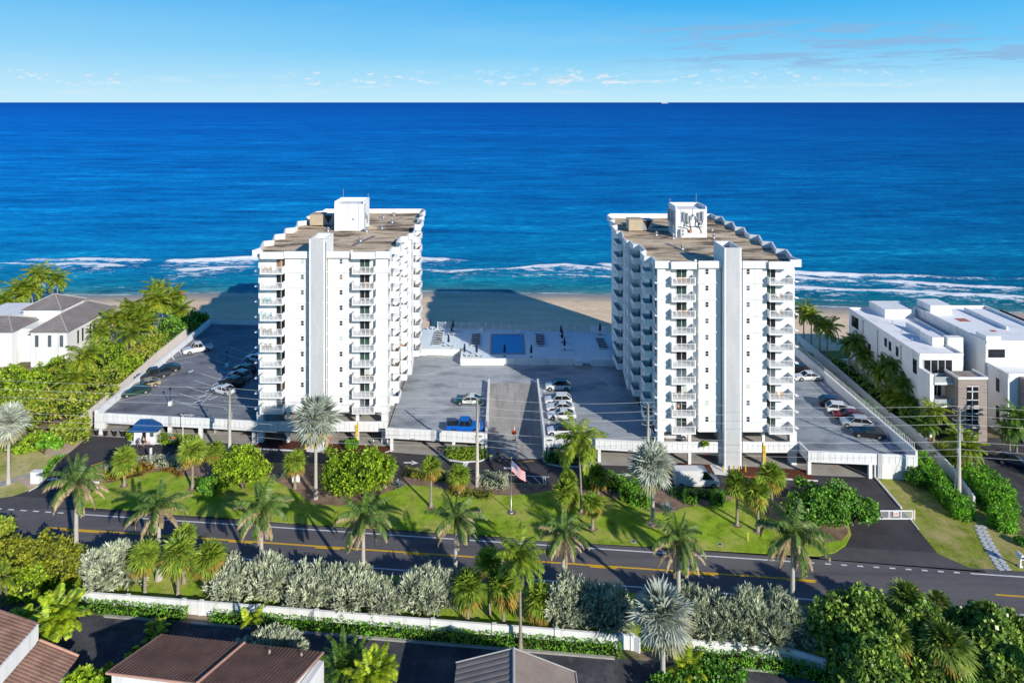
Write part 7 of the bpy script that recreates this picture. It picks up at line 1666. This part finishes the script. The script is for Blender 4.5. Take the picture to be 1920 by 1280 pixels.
# ---- hedges
def hedge(label, pts, w, h, mat, sd, dens=26, size=.2, name='hedge', z=0.0, group=None, aspect=1.6, lump=.12):
    o = pts[0]; T = thing(name, label, 'hedge', (o[0], o[1], z), 0, group); L = [(p[0] - o[0], p[1] - o[1]) for p in pts]
    put('foliage', hedge_mesh(L, w, h, dens, size, mat, random.Random(sd), 'foliage', aspect, lump), T); return T
RW = lambda c, xs: [(x, rl(c, x)) for x in xs]
hedge('low green hedge along the private road, left of the gap', RW(73.35, (-51, -46, -40.5, -37.2)), 1.1, .95, LAWNH, 151, 30, .19)
hedge('long low green hedge along the private road between the two gaps', RW(73.35, (-33.6, -28, -20, -12, -4, 4, 12.6)), 1.15, .85, LAWNH, 152, 30, .19)
hedge('low green hedge along the private road, right of the silver palm', [(20.0, 71.2), (26, 70.6), (31.5, 69.6), (36, 67.4), (40, 65.2)], 1.3, .9, LAWNH, 153, 30, .19)
hedge('bright clipped hedge left of the ramp behind the utility pole', W2([(842, 856), (868, 859), (908, 857)]), 1.7, 1.5, GREENL, 154, 34, .2)
hedge('dark shaded hedge right of the ramp', W2([(1024, 864), (1060, 869), (1104, 865)]), 1.7, 1.5, DEEPL, 155, 30, .2)
hedge('bright clipped hedge right of the guard booth', W2([(303, 830), (346, 832)]), 1.2, 1.5, GREENL, 156, 34, .2)
hedge('bright hedge right of the lamp post under the left deck', W2([(348, 832), (370, 833)]), 1.1, 1.4, GREENL, 157, 34, .2)
hedge('silver-green clipped hedge beside the slim white post', W2([(287, 872), (318, 874), (350, 876)]), 2.0, 1.15, SILV, 158, 40, .17, z=.1)
hedge('silver-green clipped hedge behind the first sabal palm', W2([(200, 884), (240, 874), (276, 869)]), 1.4, .9, SILV, 159, 40, .17, z=.1)
hedge('silver-green hedge beside the flagpole at the hatched paint', W2([(905, 908), (945, 912)]), 2.4, 1.5, SILV, 160, 36, .18, z=.1)
hedge('yellow shrub border on the lawn, left half', W2([(182, 895), (222, 892)]), 1.5, .7, YELL, 161, 40, .17, 'shrub_border', .1)
hedge('yellow shrub border on the lawn, right half', W2([(238, 889), (262, 884)]), 1.5, .7, YELL, 162, 40, .17, 'shrub_border', .1)
hedge('orange shrub edging below the yellow shrubs', W2([(200, 903), (232, 899), (272, 890)]), .55, .45, ORAL, 163, 44, .14, 'shrub_border', .1)
hedge('orange shrub edging curving round the silver hedge', W2([(305, 884), (322, 884), (338, 895)]), .8, .5, ORAL, 164, 44, .15, 'shrub_border', .1)
hedge('brownish shrub between the two silver hedges', W2([(264, 877), (284, 883)]), 1.3, .9, ORAL, 165, 36, .18, 'shrub_border', .1)
hedge('green strip of shrubs beside the white utility cabinet', W2([(78, 897), (100, 868), (112, 857)]), 1.4, .4, LAWNH, 166, 40, .17, 'shrub_border', -.02)
hedge('tall bright green hedge above the short sabal palm', W2([(1096, 913), (1130, 912), (1165, 916), (1195, 926)]), 2.0, 1.8, LAWNH, 167, 30, .22, z=.1, lump=.3)
hedge('bright green bushy hedge below the arrow on the driveway', W2([(1172, 935), (1190, 944), (1214, 950)]), 2.0, 2.1, LAWNH, 168, 30, .22, z=.1, lump=.3)
hedge('dark green hedge below the white van', W2([(1262, 928), (1300, 930), (1352, 934)]), 1.7, .75, DEEPL, 169, 28, .22, z=.1, lump=.3)
hedge('bright green shrub below the middle of the white van', W2([(1286, 942), (1302, 944)]), 1.4, 1.8, LAWNH, 170, 30, .2, 'shrub', .1, lump=.3)
hedge('bright green shrub below the nose of the white van', W2([(1338, 945), (1356, 947)]), 1.4, 1.9, LAWNH, 171, 30, .2, 'shrub', .1, lump=.3)
hedge('low olive groundcover around the small sabal palm', W2([(845, 925), (880, 930), (920, 932)]), 1.8, .5, OLIVL, 172, 30, .18, 'shrub_border', .1)
hedge('scrubby grey-green border above the blue agave', W2([(762, 890), (800, 896), (850, 900)]), 2.0, .7, OLIVL, 173, 24, .2, 'shrub_border', .1, lump=.4)
hedge('lush green hedge between the right verge and the garden wall', [G(1722, 874)[:2], G(1745, 905)[:2], G(1775, 938)[:2], G(1806, 972)[:2]], 2.5, 2.2, LAWNH, 174, 60, .26, lump=.2)
hedge('broad green hedge on the far side of the garden wall', [G(1832, 918)[:2], G(1856, 940)[:2], G(1876, 962)[:2]], 3.8, 3.2, LAWNH, 175, 54, .27, lump=.22)
hedge('paler green bush at the near end of the broad right hedge', [G(1872, 984)[:2], G(1888, 994)[:2]], 3.0, 2.6, LAWNH, 176, 54, .26, lump=.2)
hedge('dark low planting between the right deck wall and the garden wall', [(69.4, 157), (69.0, 140), (68.8, 125), (68.6, 114)], 1.3, 2.6, DEEPL, 177, 9, .3, lump=.4)
hedge('dark understory planting beneath the right palm row', [(76.0, 152), (75.2, 140), (74.8, 128), (74.9, 119)], 2.6, 2.4, DEEPL, 178, 8, .35, lump=.5)
hedge('golden low planting below the right palms', [(75.0, 113.5), (74.2, 108), (73.4, 104)], 1.8, 1.6, BANAN, 179, 16, .3, lump=.4)
hedge('dark shrubs at the right edge before the second house', [(86, 106), (92, 104.5), (98, 103)], 3.0, 2.6, DEEPL, 180, 10, .35, lump=.4)
# ---- agaves
def agave(label, px, py, r, sd):
    p = G(px, py); T = thing('agave', label, 'agave', (p.x, p.y, .1), 0, 'blue agaves on the island'); rnd = random.Random(sd); m = MB()
    for k in range(30):
        el = math.radians(80 - 68 * (k / 30)); az_ = k * 2.399; d = Vector((math.cos(az_) * math.cos(el), math.sin(az_) * math.cos(el), math.sin(el))); l = r * rnd.uniform(.85, 1.1)
        s = Vector((-math.sin(az_), math.cos(az_), 0)) * .11; b = d * l * .45 + Vector((0, 0, .05)); tip = d * l + Vector((0, 0, -.1 * l)); up = Vector((0, 0, -.05))
        m.add((Vector((0, 0, .1)) + s * .5, b + s, tip, b - s, Vector((0, 0, .1)) - s * .5, b + up), ((0, 1, 5), (1, 2, 5), (2, 3, 5), (3, 4, 5), (4, 0, 5)))
    m.build('rosette', leafmat('agave_leaf', [(.16, .23, .22), (.24, .32, .31), (.32, .40, .38)], 0, .5), T)
agave('large blue agave left of a sabal palm on the island', 747, 915, 1.55, 1)
agave('blue agave below the silver palm in front of the right tower', 1252, 960, 1.75, 2)
agave('small blue agave left of the pale signboard', 521, 897, 1.2, 3)
